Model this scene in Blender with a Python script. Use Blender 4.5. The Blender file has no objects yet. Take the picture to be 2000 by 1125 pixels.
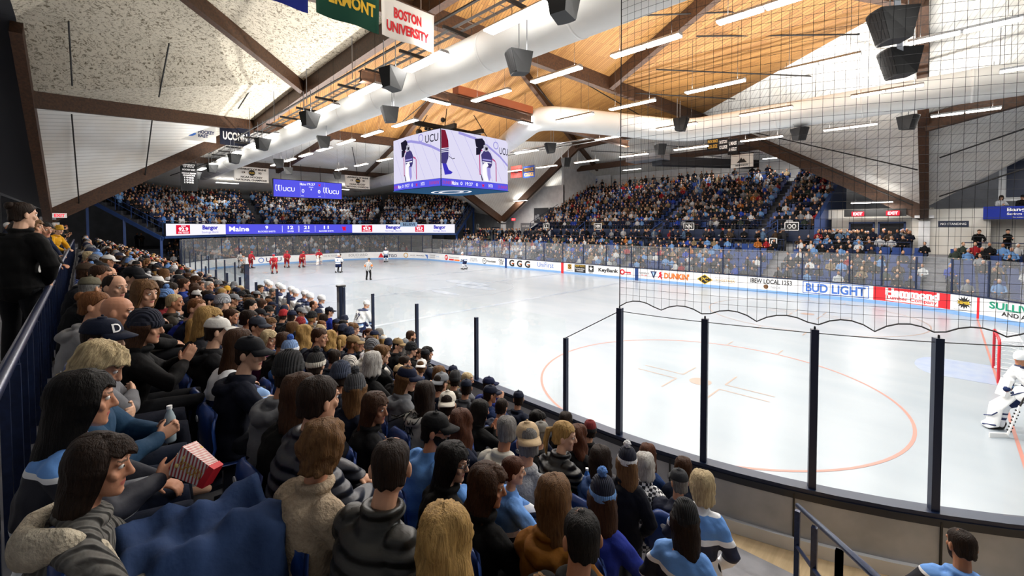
import bpy, bmesh, math, random
import numpy as np
from mathutils import Vector, Matrix, noise
from mathutils.bvhtree import BVHTree
random.seed(7)
SC = bpy.context.scene
COL = SC.collection
PI = math.pi
# ------------------------------------------------------------------ camera, world, exposure
cam = bpy.data.cameras.new('camera')
cam.sensor_width = 36.0
cam.lens = 15.216
cam.shift_x = -0.00806
cam.shift_y = -0.04742
cam.clip_start = 0.05
cam.clip_end = 300
CAM = bpy.data.objects.new('camera', cam)
COL.objects.link(CAM)
_y, _p, _r = 2.34907469, -0.0304992075, -0.00135448551
_F = Vector((math.cos(_p)*math.cos(_y), math.cos(_p)*math.sin(_y), math.sin(_p)))
_R = _F.cross(Vector((0, 0, 1))).normalized()
_U = _R.cross(_F)
_R2 = _R*math.cos(_r) + _U*math.sin(_r)
_U2 = -_R*math.sin(_r) + _U*math.cos(_r)
CAM.matrix_world = Matrix(((_R2.x, _U2.x, -_F.x, 26.003), (_R2.y, _U2.y, -_F.y, -19.139), (_R2.z, _U2.z, -_F.z, 4.480), (0, 0, 0, 1)))
SC.camera = CAM
w = bpy.data.worlds.new('world')
SC.world = w
w.use_nodes = True
w.node_tree.nodes['Background'].inputs[0].default_value = (0.85, 0.9, 1.0, 1)
w.node_tree.nodes['Background'].inputs[1].default_value = 0.09
SC.view_settings.view_transform = 'Standard'
SC.view_settings.look = 'None'
SC.view_settings.gamma = 1.0
SC.view_settings.use_curve_mapping = False
SC.view_settings.exposure = 0.78
SC.cycles.max_bounces = 6
SC.cycles.diffuse_bounces = 3
SC.cycles.glossy_bounces = 2
SC.cycles.transmission_bounces = 2
SC.cycles.transparent_max_bounces = 24
SC.cycles.caustics_reflective = False
SC.cycles.caustics_refractive = False
SC.cycles.sample_clamp_indirect = 6.0
SC.cycles.use_denoising = True
LAMP_W = 150.0       # watts of one two metre fluorescent fixture

UPLIGHT = 1.25      # upward light added above each fixture to brighten ceilings, relative to its watts

# ------------------------------------------------------------------ materials
def lin(h):
    if not isinstance(h, str): return tuple(h)
    h = h.lstrip('#')
    o = []
    for i in (0, 2, 4):
        c = int(h[i:i+2], 16)/255
        o.append(c/12.92 if c <= 0.04045 else ((c+0.055)/1.055)**2.4)
    return tuple(o)

MATS = {}
def mat(name, col='#808080', rough=0.6, metal=0.0, spec=0.5, emit=None, estr=0.0, objcol=False,
        nscale=None, ncol=None, namt=0.5, ndetail=3.0, stretch=None, bump=0.0, bscale=None, coord='Object', attr=None):
    """Principled material: optional colour noise, bump noise, object colour or vertex attribute colour."""
    m = bpy.data.materials.new(name)
    m.use_nodes = True
    nt = m.node_tree
    b = nt.nodes['Principled BSDF']
    b.inputs['Roughness'].default_value = rough
    b.inputs['Metallic'].default_value = metal
    b.inputs['Specular IOR Level'].default_value = spec
    c = lin(col)
    b.inputs['Base Color'].default_value = (*c, 1)
    src = None
    if objcol:
        oi = nt.nodes.new('ShaderNodeObjectInfo'); src = oi.outputs['Color']
    if attr:
        at = nt.nodes.new('ShaderNodeAttribute'); at.attribute_name = attr; src = at.outputs['Color']
    vec = None
    if nscale or bump:
        tc = nt.nodes.new('ShaderNodeTexCoord'); vec = tc.outputs[coord]
        if stretch:
            mp = nt.nodes.new('ShaderNodeMapping'); mp.inputs['Scale'].default_value = stretch
            nt.links.new(vec, mp.inputs['Vector']); vec = mp.outputs['Vector']
    if nscale:
        n = nt.nodes.new('ShaderNodeTexNoise'); n.inputs['Scale'].default_value = nscale; n.inputs['Detail'].default_value = ndetail
        nt.links.new(vec, n.inputs['Vector'])
        r = nt.nodes.new('ShaderNodeMapRange'); r.inputs[1].default_value = 0.35; r.inputs[2].default_value = 0.65
        r.inputs[3].default_value = 0.0; r.inputs[4].default_value = namt
        nt.links.new(n.outputs['Fac'], r.inputs[0])
        mx = nt.nodes.new('ShaderNodeMix'); mx.data_type = 'RGBA'
        nt.links.new(r.outputs[0], mx.inputs[0])
        if src: nt.links.new(src, mx.inputs[6])
        else: mx.inputs[6].default_value = (*c, 1)
        if ncol is None and src:
            ml = nt.nodes.new('ShaderNodeMix'); ml.data_type = 'RGBA'; ml.blend_type = 'MULTIPLY'; ml.inputs[0].default_value = 1
            nt.links.new(src, ml.inputs[6]); ml.inputs[7].default_value = (0.45, 0.42, 0.4, 1)
            nt.links.new(ml.outputs[2], mx.inputs[7])
        else:
            mx.inputs[7].default_value = (*lin(ncol or '#404040'), 1)
        src = mx.outputs[2]
    if src: nt.links.new(src, b.inputs['Base Color'])
    if bump:
        n2 = nt.nodes.new('ShaderNodeTexNoise'); n2.inputs['Scale'].default_value = bscale or 20; n2.inputs['Detail'].default_value = 4
        nt.links.new(vec, n2.inputs['Vector'])
        bp_ = nt.nodes.new('ShaderNodeBump'); bp_.inputs['Strength'].default_value = bump; bp_.inputs['Distance'].default_value = 0.02
        nt.links.new(n2.outputs['Fac'], bp_.inputs['Height']); nt.links.new(bp_.outputs['Normal'], b.inputs['Normal'])
    if emit:
        b.inputs['Emission Color'].default_value = (*lin(emit), 1)
        b.inputs['Emission Strength'].default_value = estr
    MATS[name] = m
    return m

def stripe_bump(name, scale, axis='Z', strength=0.6, **kw):
    """material with regular ridges (quilting, ribs) over its own bump."""
    m = mat(name, **kw); nt = m.node_tree; b = nt.nodes['Principled BSDF']
    tc = nt.nodes.new('ShaderNodeTexCoord'); wv = nt.nodes.new('ShaderNodeTexWave')
    wv.wave_type = 'BANDS'; wv.bands_direction = axis; wv.wave_profile = 'SIN'
    wv.inputs['Scale'].default_value = scale; wv.inputs['Distortion'].default_value = 0.6; wv.inputs['Detail Scale'].default_value = 2
    nt.links.new(tc.outputs['Object'], wv.inputs['Vector'])
    bb = nt.nodes.new('ShaderNodeBump'); bb.inputs['Strength'].default_value = strength; bb.inputs['Distance'].default_value = 0.03
    nt.links.new(wv.outputs['Fac'], bb.inputs['Height']); nt.links.new(bb.outputs['Normal'], b.inputs['Normal'])
    return m

def banded(name, bands, axis=2, base='#ffffff', rough=0.75, objcol=False):
    """cloth whose colour changes at heights along one object axis: bands = [(from, colour), ...] ascending."""
    m = mat(name, base, rough, bump=0.25, bscale=14); nt = m.node_tree; b = nt.nodes['Principled BSDF']
    tc = nt.nodes.new('ShaderNodeTexCoord'); sp = nt.nodes.new('ShaderNodeSeparateXYZ')
    nt.links.new(tc.outputs['Object'], sp.inputs[0])
    mr = nt.nodes.new('ShaderNodeMapRange'); mr.inputs[1].default_value = 0; mr.inputs[2].default_value = 2
    nt.links.new(sp.outputs[axis], mr.inputs[0])
    cr = nt.nodes.new('ShaderNodeValToRGB'); cr.color_ramp.interpolation = 'CONSTANT'
    el = cr.color_ramp.elements
    el[0].position = 0; el[0].color = (*lin(bands[0][1]), 1)
    el[1].position = bands[1][0]/2; el[1].color = (*lin(bands[1][1]), 1)
    for p, c in bands[2:]:
        e = el.new(p/2); e.color = (*lin(c), 1)
    nt.links.new(mr.outputs[0], cr.inputs[0]); nt.links.new(cr.outputs[0], b.inputs['Base Color'])
    return m

def emis(name, col, s):
    m = bpy.data.materials.new(name); m.use_nodes = True
    nt = m.node_tree; nt.nodes.remove(nt.nodes['Principled BSDF'])
    e = nt.nodes.new('ShaderNodeEmission'); e.inputs[0].default_value = (*lin(col), 1); e.inputs[1].default_value = s
    nt.links.new(e.outputs[0], nt.nodes['Material Output'].inputs[0])
    MATS[name] = m
    return m

def glassy(name, tint=(1, 1, 1), gloss=0.08, white=0.0):
    m = bpy.data.materials.new(name); m.use_nodes = True
    nt = m.node_tree; nt.nodes.remove(nt.nodes['Principled BSDF'])
    t = nt.nodes.new('ShaderNodeBsdfTransparent'); t.inputs[0].default_value = (*tint, 1)
    g = nt.nodes.new('ShaderNodeBsdfGlossy'); g.inputs['Roughness'].default_value = 0.03
    fr = nt.nodes.new('ShaderNodeFresnel'); fr.inputs[0].default_value = 1.45
    mu = nt.nodes.new('ShaderNodeMath'); mu.operation = 'MULTIPLY'; mu.inputs[1].default_value = gloss
    nt.links.new(fr.outputs[0], mu.inputs[0])
    mx = nt.nodes.new('ShaderNodeMixShader')
    nt.links.new(mu.outputs[0], mx.inputs[0]); nt.links.new(t.outputs[0], mx.inputs[1]); nt.links.new(g.outputs[0], mx.inputs[2])
    out = mx
    if white:
        d = nt.nodes.new('ShaderNodeBsdfDiffuse'); d.inputs[0].default_value = (0.9, 0.92, 0.95, 1)
        m2 = nt.nodes.new('ShaderNodeMixShader'); m2.inputs[0].default_value = white
        nt.links.new(mx.outputs[0], m2.inputs[1]); nt.links.new(d.outputs[0], m2.inputs[2]); out = m2
    nt.links.new(out.outputs[0], nt.nodes['Material Output'].inputs[0])
    MATS[name] = m
    return m

# ------------------------------------------------------------------ mesh building
class MB:
    def __init__(s): s.v = []; s.f = []; s.m = []
    def add(s, vs, fs, mi=0):
        o = len(s.v); s.v += [tuple(v) for v in vs]
        s.f += [tuple(i+o for i in f) for f in fs]; s.m += [mi]*len(fs)
        return s
    def box(s, c, size, rot=None, mi=0):
        hx, hy, hz = (k/2 for k in size)
        p = [Vector((x*hx, y*hy, z*hz)) for z in (-1, 1) for y in (-1, 1) for x in (-1, 1)]
        if rot is not None: p = [rot @ q for q in p]
        c = Vector(c)
        return s.add([q+c for q in p], [(0, 2, 3, 1), (4, 5, 7, 6), (0, 1, 5, 4), (2, 6, 7, 3), (0, 4, 6, 2), (1, 3, 7, 5)], mi)
    def beam(s, a, b, wid, hgt, up=(0, 0, 1), mi=0):
        a = Vector(a); b = Vector(b); d = (b-a); L = d.length; d.normalize()
        u = Vector(up); x = d.cross(u)
        if x.length < 1e-4: x = d.cross(Vector((1, 0, 0)))
        x.normalize(); z = x.cross(d)
        return s.box((a+b)/2, (wid, L, hgt), Matrix((x, d, z)).transposed(), mi)
    def tube(s, pts, r, n=8, side=(1, 0, 0), mi=0, cap=True, closed=False):
        pts = [Vector(p) for p in pts]; N = len(pts)
        if not isinstance(r, (list, tuple)): r = [r]*N
        r = [(q, q) if not isinstance(q, (list, tuple)) else q for q in r]
        vs = []; fs = []
        rings = []
        sd = Vector(side)
        for i in range(N):
            if closed: t = pts[(i+1) % N]-pts[i-1]
            else: t = pts[min(i+1, N-1)]-pts[max(i-1, 0)]
            t.normalize()
            x = sd - t*sd.dot(t)
            if x.length < 1e-3: x = Vector((0, 0, 1)) - t*t.z
            if x.length < 1e-3: x = Vector((0, 1, 0)) - t*t.y
            x.normalize(); y = t.cross(x)
            rings.append((pts[i], x, y, t, r[i]))
        full = list(rings)
        if cap and not closed:
            p, x, y, t, q = rings[0]
            h = min(q); full = [(p - t*h*0.7, x, y, t, (q[0]*.72, q[1]*.72))] + full
            p, x, y, t, q = rings[-1]
            h = min(q); full = full + [(p + t*h*0.7, x, y, t, (q[0]*.72, q[1]*.72))]
        for p, x, y, t, q in full:
            for k in range(n):
                a = 2*PI*k/n
                vs.append(p + x*(q[0]*math.cos(a)) + y*(q[1]*math.sin(a)))
        M = len(full)
        for i in range(M if closed else M-1):
            for k in range(n):
                j = (i+1) % M
                fs.append((i*n+k, i*n+(k+1) % n, j*n+(k+1) % n, j*n+k))
        if not closed:
            if cap:
                p, x, y, t, q = rings[0]; vs.append(p - t*min(q)); c0 = len(vs)-1
                p, x, y, t, q = rings[-1]; vs.append(p + t*min(q)); c1 = len(vs)-1
                for k in range(n):
                    fs.append((c0, (k+1) % n, k)); fs.append((c1, (M-1)*n+k, (M-1)*n+(k+1) % n))
            else:
                fs.append(tuple(reversed(range(n)))); fs.append(tuple((M-1)*n+k for k in range(n)))
        return s.add(vs, fs, mi)
    def rod(s, a, b, r, n=6, mi=0): return s.tube([a, b], r, n, mi=mi, cap=False)
    def ball(s, c, r, n=10, m=7, rot=None, mi=0):
        if not isinstance(r, (list, tuple)): r = (r, r, r)
        c = Vector(c); vs = []; fs = []
        for i in range(1, m):
            th = PI*i/m
            for k in range(n):
                a = 2*PI*k/n
                q = Vector((r[0]*math.sin(th)*math.cos(a), r[1]*math.sin(th)*math.sin(a), r[2]*math.cos(th)))
                vs.append((rot @ q if rot is not None else q)+c)
        t = Vector((0, 0, r[2])); 
        vs.append((rot @ t if rot is not None else t)+c); vs.append(c-(rot @ t if rot is not None else t))
        T = len(vs)-2; B = T+1
        for i in range(m-2):
            for k in range(n):
                fs.append((i*n+k, (i+1)*n+k, (i+1)*n+(k+1) % n, i*n+(k+1) % n))
        for k in range(n):
            fs.append((T, k, (k+1) % n)); fs.append((B, (m-2)*n+(k+1) % n, (m-2)*n+k))
        return s.add(vs, fs, mi)
    def prism(s, poly, h, M=Matrix(), mi=0):
        """extrude a 2D outline by h along +z of M."""
        n = len(poly)
        vs = [M @ Vector((x, y, 0)) for x, y in poly]+[M @ Vector((x, y, h)) for x, y in poly]
        fs = [tuple(reversed(range(n))), tuple(range(n, 2*n))]+[(i, (i+1) % n, n+(i+1) % n, n+i) for i in range(n)]
        return s.add(vs, fs, mi)
    def lathe(s, prof, n=16, M=Matrix(), mi=0):
        vs = []; fs = []
        for r, z in prof:
            for k in range(n):
                a = 2*PI*k/n; vs.append(M @ Vector((r*math.cos(a), r*math.sin(a), z)))
        for i in range(len(prof)-1):
            for k in range(n):
                fs.append((i*n+k, i*n+(k+1) % n, (i+1)*n+(k+1) % n, (i+1)*n+k))
        fs.append(tuple(reversed(range(n)))); fs.append(tuple((len(prof)-1)*n+k for k in range(n)))
        return s.add(vs, fs, mi)
    def slab(s, pts, th, mi=0):
        """planar facet with thickness th along its upward normal."""
        pts = [Vector(p) for p in pts]
        nrm = (pts[1]-pts[0]).cross(pts[2]-pts[0]).normalized()
        if nrm.z < 0: nrm = -nrm
        n = len(pts)
        return s.add(pts+[p+nrm*th for p in pts], [tuple(range(n)), tuple(reversed(range(n, 2*n)))]+[(i, n+i, n+(i+1) % n, (i+1) % n) for i in range(n)], mi)
    def mesh(s, name, smooth=False, mats=()):
        me = bpy.data.meshes.new(name)
        me.from_pydata(s.v, [], s.f)
        for m in mats: me.materials.append(MATS[m] if isinstance(m, str) else m)
        if any(s.m): me.polygons.foreach_set('material_index', s.m)
        if smooth: me.polygons.foreach_set('use_smooth', [True]*len(me.polygons))
        me.update()
        return me

def tag(o, label=None, cat=None, group=None, kind=None):
    if label: o['label'] = label
    if cat: o['category'] = cat
    if group: o['group'] = group
    if kind: o['kind'] = kind
    return o

def link(name, me, parent=None, loc=None, rz=None, label=None, cat=None, group=None, kind=None, color=None):
    o = bpy.data.objects.new(name, me); COL.objects.link(o)
    if parent: o.parent = parent
    if loc is not None: o.location = loc
    if rz is not None: o.rotation_euler = (0, 0, rz)
    if color is not None: o.color = (*lin(color), 1)
    return tag(o, label, cat, group, kind)

def obj(name, mb, mats, parent=None, smooth=False, **kw):
    if isinstance(mats, str) or not isinstance(mats, (list, tuple)): mats = [mats]
    return link(name, mb.mesh(name, smooth, mats), parent, **kw)

def empty(name, loc=(0, 0, 0), rz=0.0, **kw):
    o = bpy.data.objects.new(name, None); COL.objects.link(o)
    o.location = loc; o.rotation_euler = (0, 0, rz); o.empty_display_size = 0.2
    return tag(o, **kw)

def copy_tree(o, parent=None):
    c = o.copy(); COL.objects.link(c)
    if parent: c.parent = parent
    for ch in list(o.children): copy_tree(ch, c)
    return c

def recolor(o, table):
    """set object colours by part name stem."""
    st = o.name.split('.')[0]
    if st in table: o.color = (*lin(table[st]), 1)
    for ch in o.children: recolor(ch, table)

def text_mesh(txt, w=None, h=None, depth=0.0, bold=0.0, spacing=1.0):
    """lettering as a mesh centred on the origin in its own XY plane, fitted to w x h."""
    cu = bpy.data.curves.new('t', 'FONT'); cu.body = txt; cu.size = 1; cu.align_x = 'CENTER'; cu.extrude = depth
    cu.offset = bold; cu.resolution_u = 3; cu.space_character = spacing; cu.space_line = 0.85
    ob = bpy.data.objects.new('t', cu); COL.objects.link(ob)
    dg = bpy.context.evaluated_depsgraph_get()
    me = bpy.data.meshes.new_from_object(ob.evaluated_get(dg))
    bpy.data.objects.remove(ob); bpy.data.curves.remove(cu)
    n = len(me.vertices); a = np.zeros(n*3); me.vertices.foreach_get('co', a); a = a.reshape(-1, 3)
    lo = a.min(0); hi = a.max(0); a[:, :2] -= ((lo+hi)/2)[:2]
    d = hi-lo
    if w and h: sc = (w/d[0], h/d[1])
    elif w: sc = (w/d[0],)*2
    else: sc = (h/d[1],)*2
    a[:, 0] *= sc[0]; a[:, 1] *= sc[1]
    me.vertices.foreach_set('co', a.ravel()); me.update()
    return me

def frame(origin, xdir, nrm):
    """4x4 whose X runs along xdir, Z along nrm (the way lettering faces)."""
    x = Vector(xdir).normalized(); n = Vector(nrm).normalized(); y = n.cross(x)
    return Matrix(((x.x, y.x, n.x, origin[0]), (x.y, y.y, n.y, origin[1]), (x.z, y.z, n.z, origin[2]), (0, 0, 0, 1)))

def text(name, txt, M, w, h, m, parent=None, bold=0.0, off=0.012, spacing=1.0, label=None):
    me = text_mesh(txt, w, h, 0.0, bold, spacing)
    me.name = name
    me.transform(M @ Matrix.Translation((0, 0, off)))
    me.materials.append(MATS[m])
    return link(name, me, parent, label=label)
# ------------------------------------------------------------------ arena materials
mat('ice', '#9da4ac', 0.25, spec=0.22, nscale=0.55, ncol='#929ba4', namt=0.8, ndetail=8, stretch=(0.35, 1.0, 1), bump=0.04, bscale=6)
mat('ice_red', '#b3776c', 0.4); mat('ice_pale', '#98857c', 0.4); mat('ice_crease', '#8e9bb8', 0.35, nscale=3, ncol='#a3acba', namt=0.7)
mat('ice_smudge', '#818d9e', 0.35, nscale=1.6, ncol='#a2aab3', namt=1.0, ndetail=6)
mat('board_white', '#eef0f2', 0.35, nscale=1.2, ncol='#dfe3e7', namt=0.5)
mat('board_kick', '#7fa9da', 0.4); mat('navy', '#16233f', 0.4, spec=0.4); mat('navy_dark', '#0d1424', 0.45)
mat('rail_navy', '#1c2a4c', 0.3, metal=0.3, nscale=30, ncol='#0e1630', namt=0.5)
mat('board_back', '#b2b4b8', 0.45, nscale=2.5, ncol='#94979b', namt=0.7, bump=0.05)
mat('black', '#0b0b0c', 0.5); mat('black_matte', '#101012', 0.85); mat('charcoal', '#121315', 0.5, nscale=8, ncol='#0c0d0e', namt=0.5)
mat('steel', '#9a9da2', 0.35, metal=0.8); mat('pipe', '#1d1a18', 0.6)
mat('concrete', '#86858a', 0.85, nscale=3, ncol='#636267', namt=0.6, bump=0.1)
mat('concrete_dark', '#45464c', 0.85, nscale=3, ncol='#2f3036', namt=0.6)
mat('tread_tan', '#d0b68f', 0.6, nscale=2, ncol='#ab926f', namt=0.6, stretch=(8, 0.6, 1), bump=0.05)
mat('steel_blue', '#1f3f7a', 0.45); mat('seat_blue', '#1d3a78', 0.35, spec=0.5); mat('seat_plate', '#c9ccd2', 0.4)
mat('wall_white', '#e2e3e5', 0.7, nscale=1.5, ncol='#bdbfc3', namt=0.5)
mat('wall_grey', '#85878c', 0.8, nscale=1, ncol='#6b6d72', namt=0.6)
mat('wall_dark', '#2b2c31', 0.85)
mat('duct', '#f3f3f0', 0.5, nscale=0.8, ncol='#e8e8e4', namt=0.5)
mat('timber', '#4c2f1a', 0.6, nscale=3, ncol='#2b1a0d', namt=0.8, stretch=(3, 3, 3), ndetail=6, bump=0.08)
mat('cloth_white', '#e8e6e1', 0.9, bump=0.2, bscale=3); mat('cloth_green', '#0d4a3a', 0.9, bump=0.2, bscale=3)
mat('cloth_navy', '#10162c', 0.9, bump=0.2, bscale=3); mat('cloth_blue', '#1b2f96', 0.9, bump=0.2, bscale=3)
mat('cloth_black', '#141417', 0.9, bump=0.2, bscale=3); mat('cloth_red', '#c5241f', 0.9); mat('cloth_royal', '#143a86', 0.9)
for n_, c_ in dict(i_black='#17181a', i_grey='#8b8f96', i_red='#d3202c', i_maroon='#9c1f2c', i_orange='#e8762c', i_navy='#1c2c5c', i_blue='#3f6fc4',
                   i_yellow='#f0c63a', i_green='#0f8f6f', i_white='#f4f4f4', i_gold='#c79a3b', i_sky='#9cc3ea', i_brown='#6b4a2a').items():
    mat(n_, c_, 0.6)
glassy('pane', (0.99, 1.0, 0.995), 0.06, 0.0)
glassy('pane_far', (0.95, 0.97, 0.97), 0.3, 0.055)  # diffuse white share stands in for reflections whitening the far glass
emis('lamp', '#fff8ee', 9.0)
emis('led_white', '#f4f2ff', 0.62); emis('led_blue', '#5d5cf0', 0.55); emis('led_text', '#f5f4ff', 0.7); emis('led_red', '#e2173a', 0.6); emis('led_ink', '#3b35b8', 0.6)
emis('led_ice', '#e6e2fb', 0.55); emis('led_lilac', '#a9a2ea', 0.52); emis('led_purple', '#4a4280', 0.5); emis('led_dark', '#262338', 0.45); emis('led_pink', '#b8407a', 0.6); emis('led_grey', '#b9b8c8', 0.6); emis('led_maroon', '#7a1e34', 0.6)
emis('exit_red', '#ff3344', 0.9); emis('led_teal', '#31597f', 0.5)

def planks(name, c1, c2, sx, sy, rotz=0.0, mortar='#5a3d20', msize=0.012, rough=0.65, off=0.5):
    m = mat(name, c1, rough); nt = m.node_tree; b = nt.nodes['Principled BSDF']
    tc = nt.nodes.new('ShaderNodeTexCoord'); mp = nt.nodes.new('ShaderNodeMapping'); mp.inputs['Rotation'].default_value = (0, 0, rotz)
    br = nt.nodes.new('ShaderNodeTexBrick'); br.offset = off
    br.inputs['Color1'].default_value = (*lin(c1), 1); br.inputs['Color2'].default_value = (*lin(c2), 1); br.inputs['Mortar'].default_value = (*lin(mortar), 1)
    br.inputs['Scale'].default_value = 1; br.inputs['Mortar Size'].default_value = msize; br.inputs['Bias'].default_value = -0.2
    br.inputs['Brick Width'].default_value = sx; br.inputs['Row Height'].default_value = sy
    nt.links.new(tc.outputs['Object'], mp.inputs[0]); nt.links.new(mp.outputs[0], br.inputs['Vector'])
    n = nt.nodes.new('ShaderNodeTexNoise'); n.inputs['Scale'].default_value = 0.45; n.inputs['Detail'].default_value = 5
    nt.links.new(tc.outputs['Object'], n.inputs['Vector'])
    r = nt.nodes.new('ShaderNodeMapRange'); r.inputs[1].default_value = 0.3; r.inputs[2].default_value = 0.75; r.inputs[3].default_value = 0.0; r.inputs[4].default_value = 0.5
    nt.links.new(n.outputs['Fac'], r.inputs[0])
    mx = nt.nodes.new('ShaderNodeMix'); mx.data_type = 'RGBA'; mx.blend_type = 'MULTIPLY'
    nt.links.new(r.outputs[0], mx.inputs[0]); nt.links.new(br.outputs['Color'], mx.inputs[6]); mx.inputs[7].default_value = (0.72, 0.6, 0.46, 1)
    nt.links.new(mx.outputs[2], b.inputs['Base Color'])
    return m
planks('ceiling_wood', '#a3773f', '#875b2b', 2.6, 0.16, 0.35)
planks('ceiling_white', '#f1f1ee', '#ebebe8', 30.0, 0.22, 1.05, mortar='#d2d2cf', msize=0.02)
planks('wall_block', '#eceae4', '#e4e2dc', 0.8, 0.4, 0.0, mortar='#b4b2aa', msize=0.02)

def tectum():
    m = mat('ceiling_tectum', '#b5ab98', 0.9); nt = m.node_tree; b = nt.nodes['Principled BSDF']
    tc = nt.nodes.new('ShaderNodeTexCoord')
    n = nt.nodes.new('ShaderNodeTexNoise'); n.inputs['Scale'].default_value = 5.5; n.inputs['Detail'].default_value = 7; n.inputs['Roughness'].default_value = 0.75; n.inputs['Distortion'].default_value = 1.2
    nt.links.new(tc.outputs['Object'], n.inputs['Vector'])
    r = nt.nodes.new('ShaderNodeValToRGB'); e = r.color_ramp.elements
    e[0].position = 0.40; e[0].color = (*lin('#665b49'), 1); e[1].position = 0.50; e[1].color = (*lin('#ccc3b1'), 1)
    nt.links.new(n.outputs['Fac'], r.inputs[0])
    n2 = nt.nodes.new('ShaderNodeTexNoise'); n2.inputs['Scale'].default_value = 0.5; n2.inputs['Detail'].default_value = 3
    nt.links.new(tc.outputs['Object'], n2.inputs['Vector'])
    mx = nt.nodes.new('ShaderNodeMix'); mx.data_type = 'RGBA'; mx.blend_type = 'MULTIPLY'; mx.inputs[0].default_value = 0.5
    nt.links.new(r.outputs[0], mx.inputs[6]); nt.links.new(n2.outputs['Color'], mx.inputs[7])
    nt.links.new(r.outputs[0], b.inputs['Base Color'])
    bb = nt.nodes.new('ShaderNodeBump'); bb.inputs['Strength'].default_value = 0.5; bb.inputs['Distance'].default_value = 0.04
    nt.links.new(n.outputs['Fac'], bb.inputs['Height']); nt.links.new(bb.outputs['Normal'], b.inputs['Normal'])
tectum()

def settle(root):
    inv = Matrix.Translation(root.location) @ Matrix.Rotation(root.rotation_euler.z, 4, 'Z')
    inv = inv.inverted()
    for ch in root.children: ch.matrix_parent_inverse = inv
    return root

# ------------------------------------------------------------------ rink outline
HX, HY, RR = 30.48, 12.95, 8.53
ARC = RR*PI/2; L1 = HX-RR; L2 = 2*(HY-RR); HALF = 2*L1+2*ARC+L2
def bp(s):
    """point of the board line, and its inward normal, at arc length s from the middle of the far side."""
    sg = 1 if s >= 0 else -1; t = abs(s)
    if t <= L1: x, y, nx, ny = t, HY, 0, -1
    elif t <= L1+ARC:
        a = (t-L1)/RR; x, y, nx, ny = L1+RR*math.sin(a), HY-RR+RR*math.cos(a), -math.sin(a), -math.cos(a)
    elif t <= L1+ARC+L2: x, y, nx, ny = HX, HY-RR-(t-L1-ARC), -1, 0
    elif t <= L1+2*ARC+L2:
        a = (t-L1-ARC-L2)/RR; x, y, nx, ny = L1+RR*math.cos(a), -(HY-RR)-RR*math.sin(a), -math.cos(a), math.sin(a)
    else: x, y, nx, ny = L1-(t-L1-2*ARC-L2), -HY, 0, 1
    return sg*x, y, sg*nx, ny
def near_s(x): return HALF - x          # arc length of a point on the near side (x positive end)
def srange(a, b, step=0.55):
    out = {a, b}
    k = math.ceil(a/step)
    while k*step < b: out.add(k*step); k += 1
    for c in (L1, L1+ARC, L1+ARC+L2, L1+2*ARC+L2):
        for q in (c, -c):
            if a < q < b: out.add(q)
    return sorted(out)
def ribbon_mb(a, b, o0, o1, z0, z1, mb=None, mi=0):
    """a wall following the rink line from arc length a to b between inward offsets o0 < o1."""
    mb = mb or MB(); S = srange(a, b); vs = []; fs = []
    for s in S:
        x, y, nx, ny = bp(s)
        for o, z in ((o0, z0), (o1, z0), (o1, z1), (o0, z1)): vs.append((x+nx*o, y+ny*o, z))
    for i in range(len(S)-1):
        for k in range(4):
            fs.append((i*4+k, i*4+(k+1) % 4, i*4+4+(k+1) % 4, i*4+4+k))
    n = len(S)-1
    fs += [(3, 2, 1, 0), (n*4, n*4+1, n*4+2, n*4+3)]
    return mb.add(vs, fs, mi)

# ------------------------------------------------------------------ ice and its markings
ice = MB(); P = [bp(s)[:2] for s in srange(-HALF, HALF-0.01)]
ice.add([(x, y, 0) for x, y in P], [tuple(range(len(P)))])
ICE = obj('floor_ice', ice, 'ice', kind='structure')
def ring(cx, cy, r, wdt, z=0.004, n=96, a0=0, a1=2*PI):
    mb = MB(); vs = []; fs = []
    for i in range(n+1):
        a = a0+(a1-a0)*i/n
        for q in (r-wdt/2, r+wdt/2): vs.append((cx+q*math.cos(a), cy+q*math.sin(a), z))
    for i in range(n): fs.append((2*i, 2*i+1, 2*i+3, 2*i+2))
    return mb.add(vs, fs)
def flat(x0, x1, y0, y1, z=0.004, mb=None):
    mb = mb or MB(); return mb.add([(x0, y0, z), (x1, y0, z), (x1, y1, z), (x0, y1, z)], [(0, 1, 2, 3)])
def disc(cx, cy, rx, ry, z=0.004, n=32):
    return MB().add([(cx+rx*math.cos(2*PI*i/n), cy+ry*math.sin(2*PI*i/n), z) for i in range(n)], [tuple(range(n))])
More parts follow.
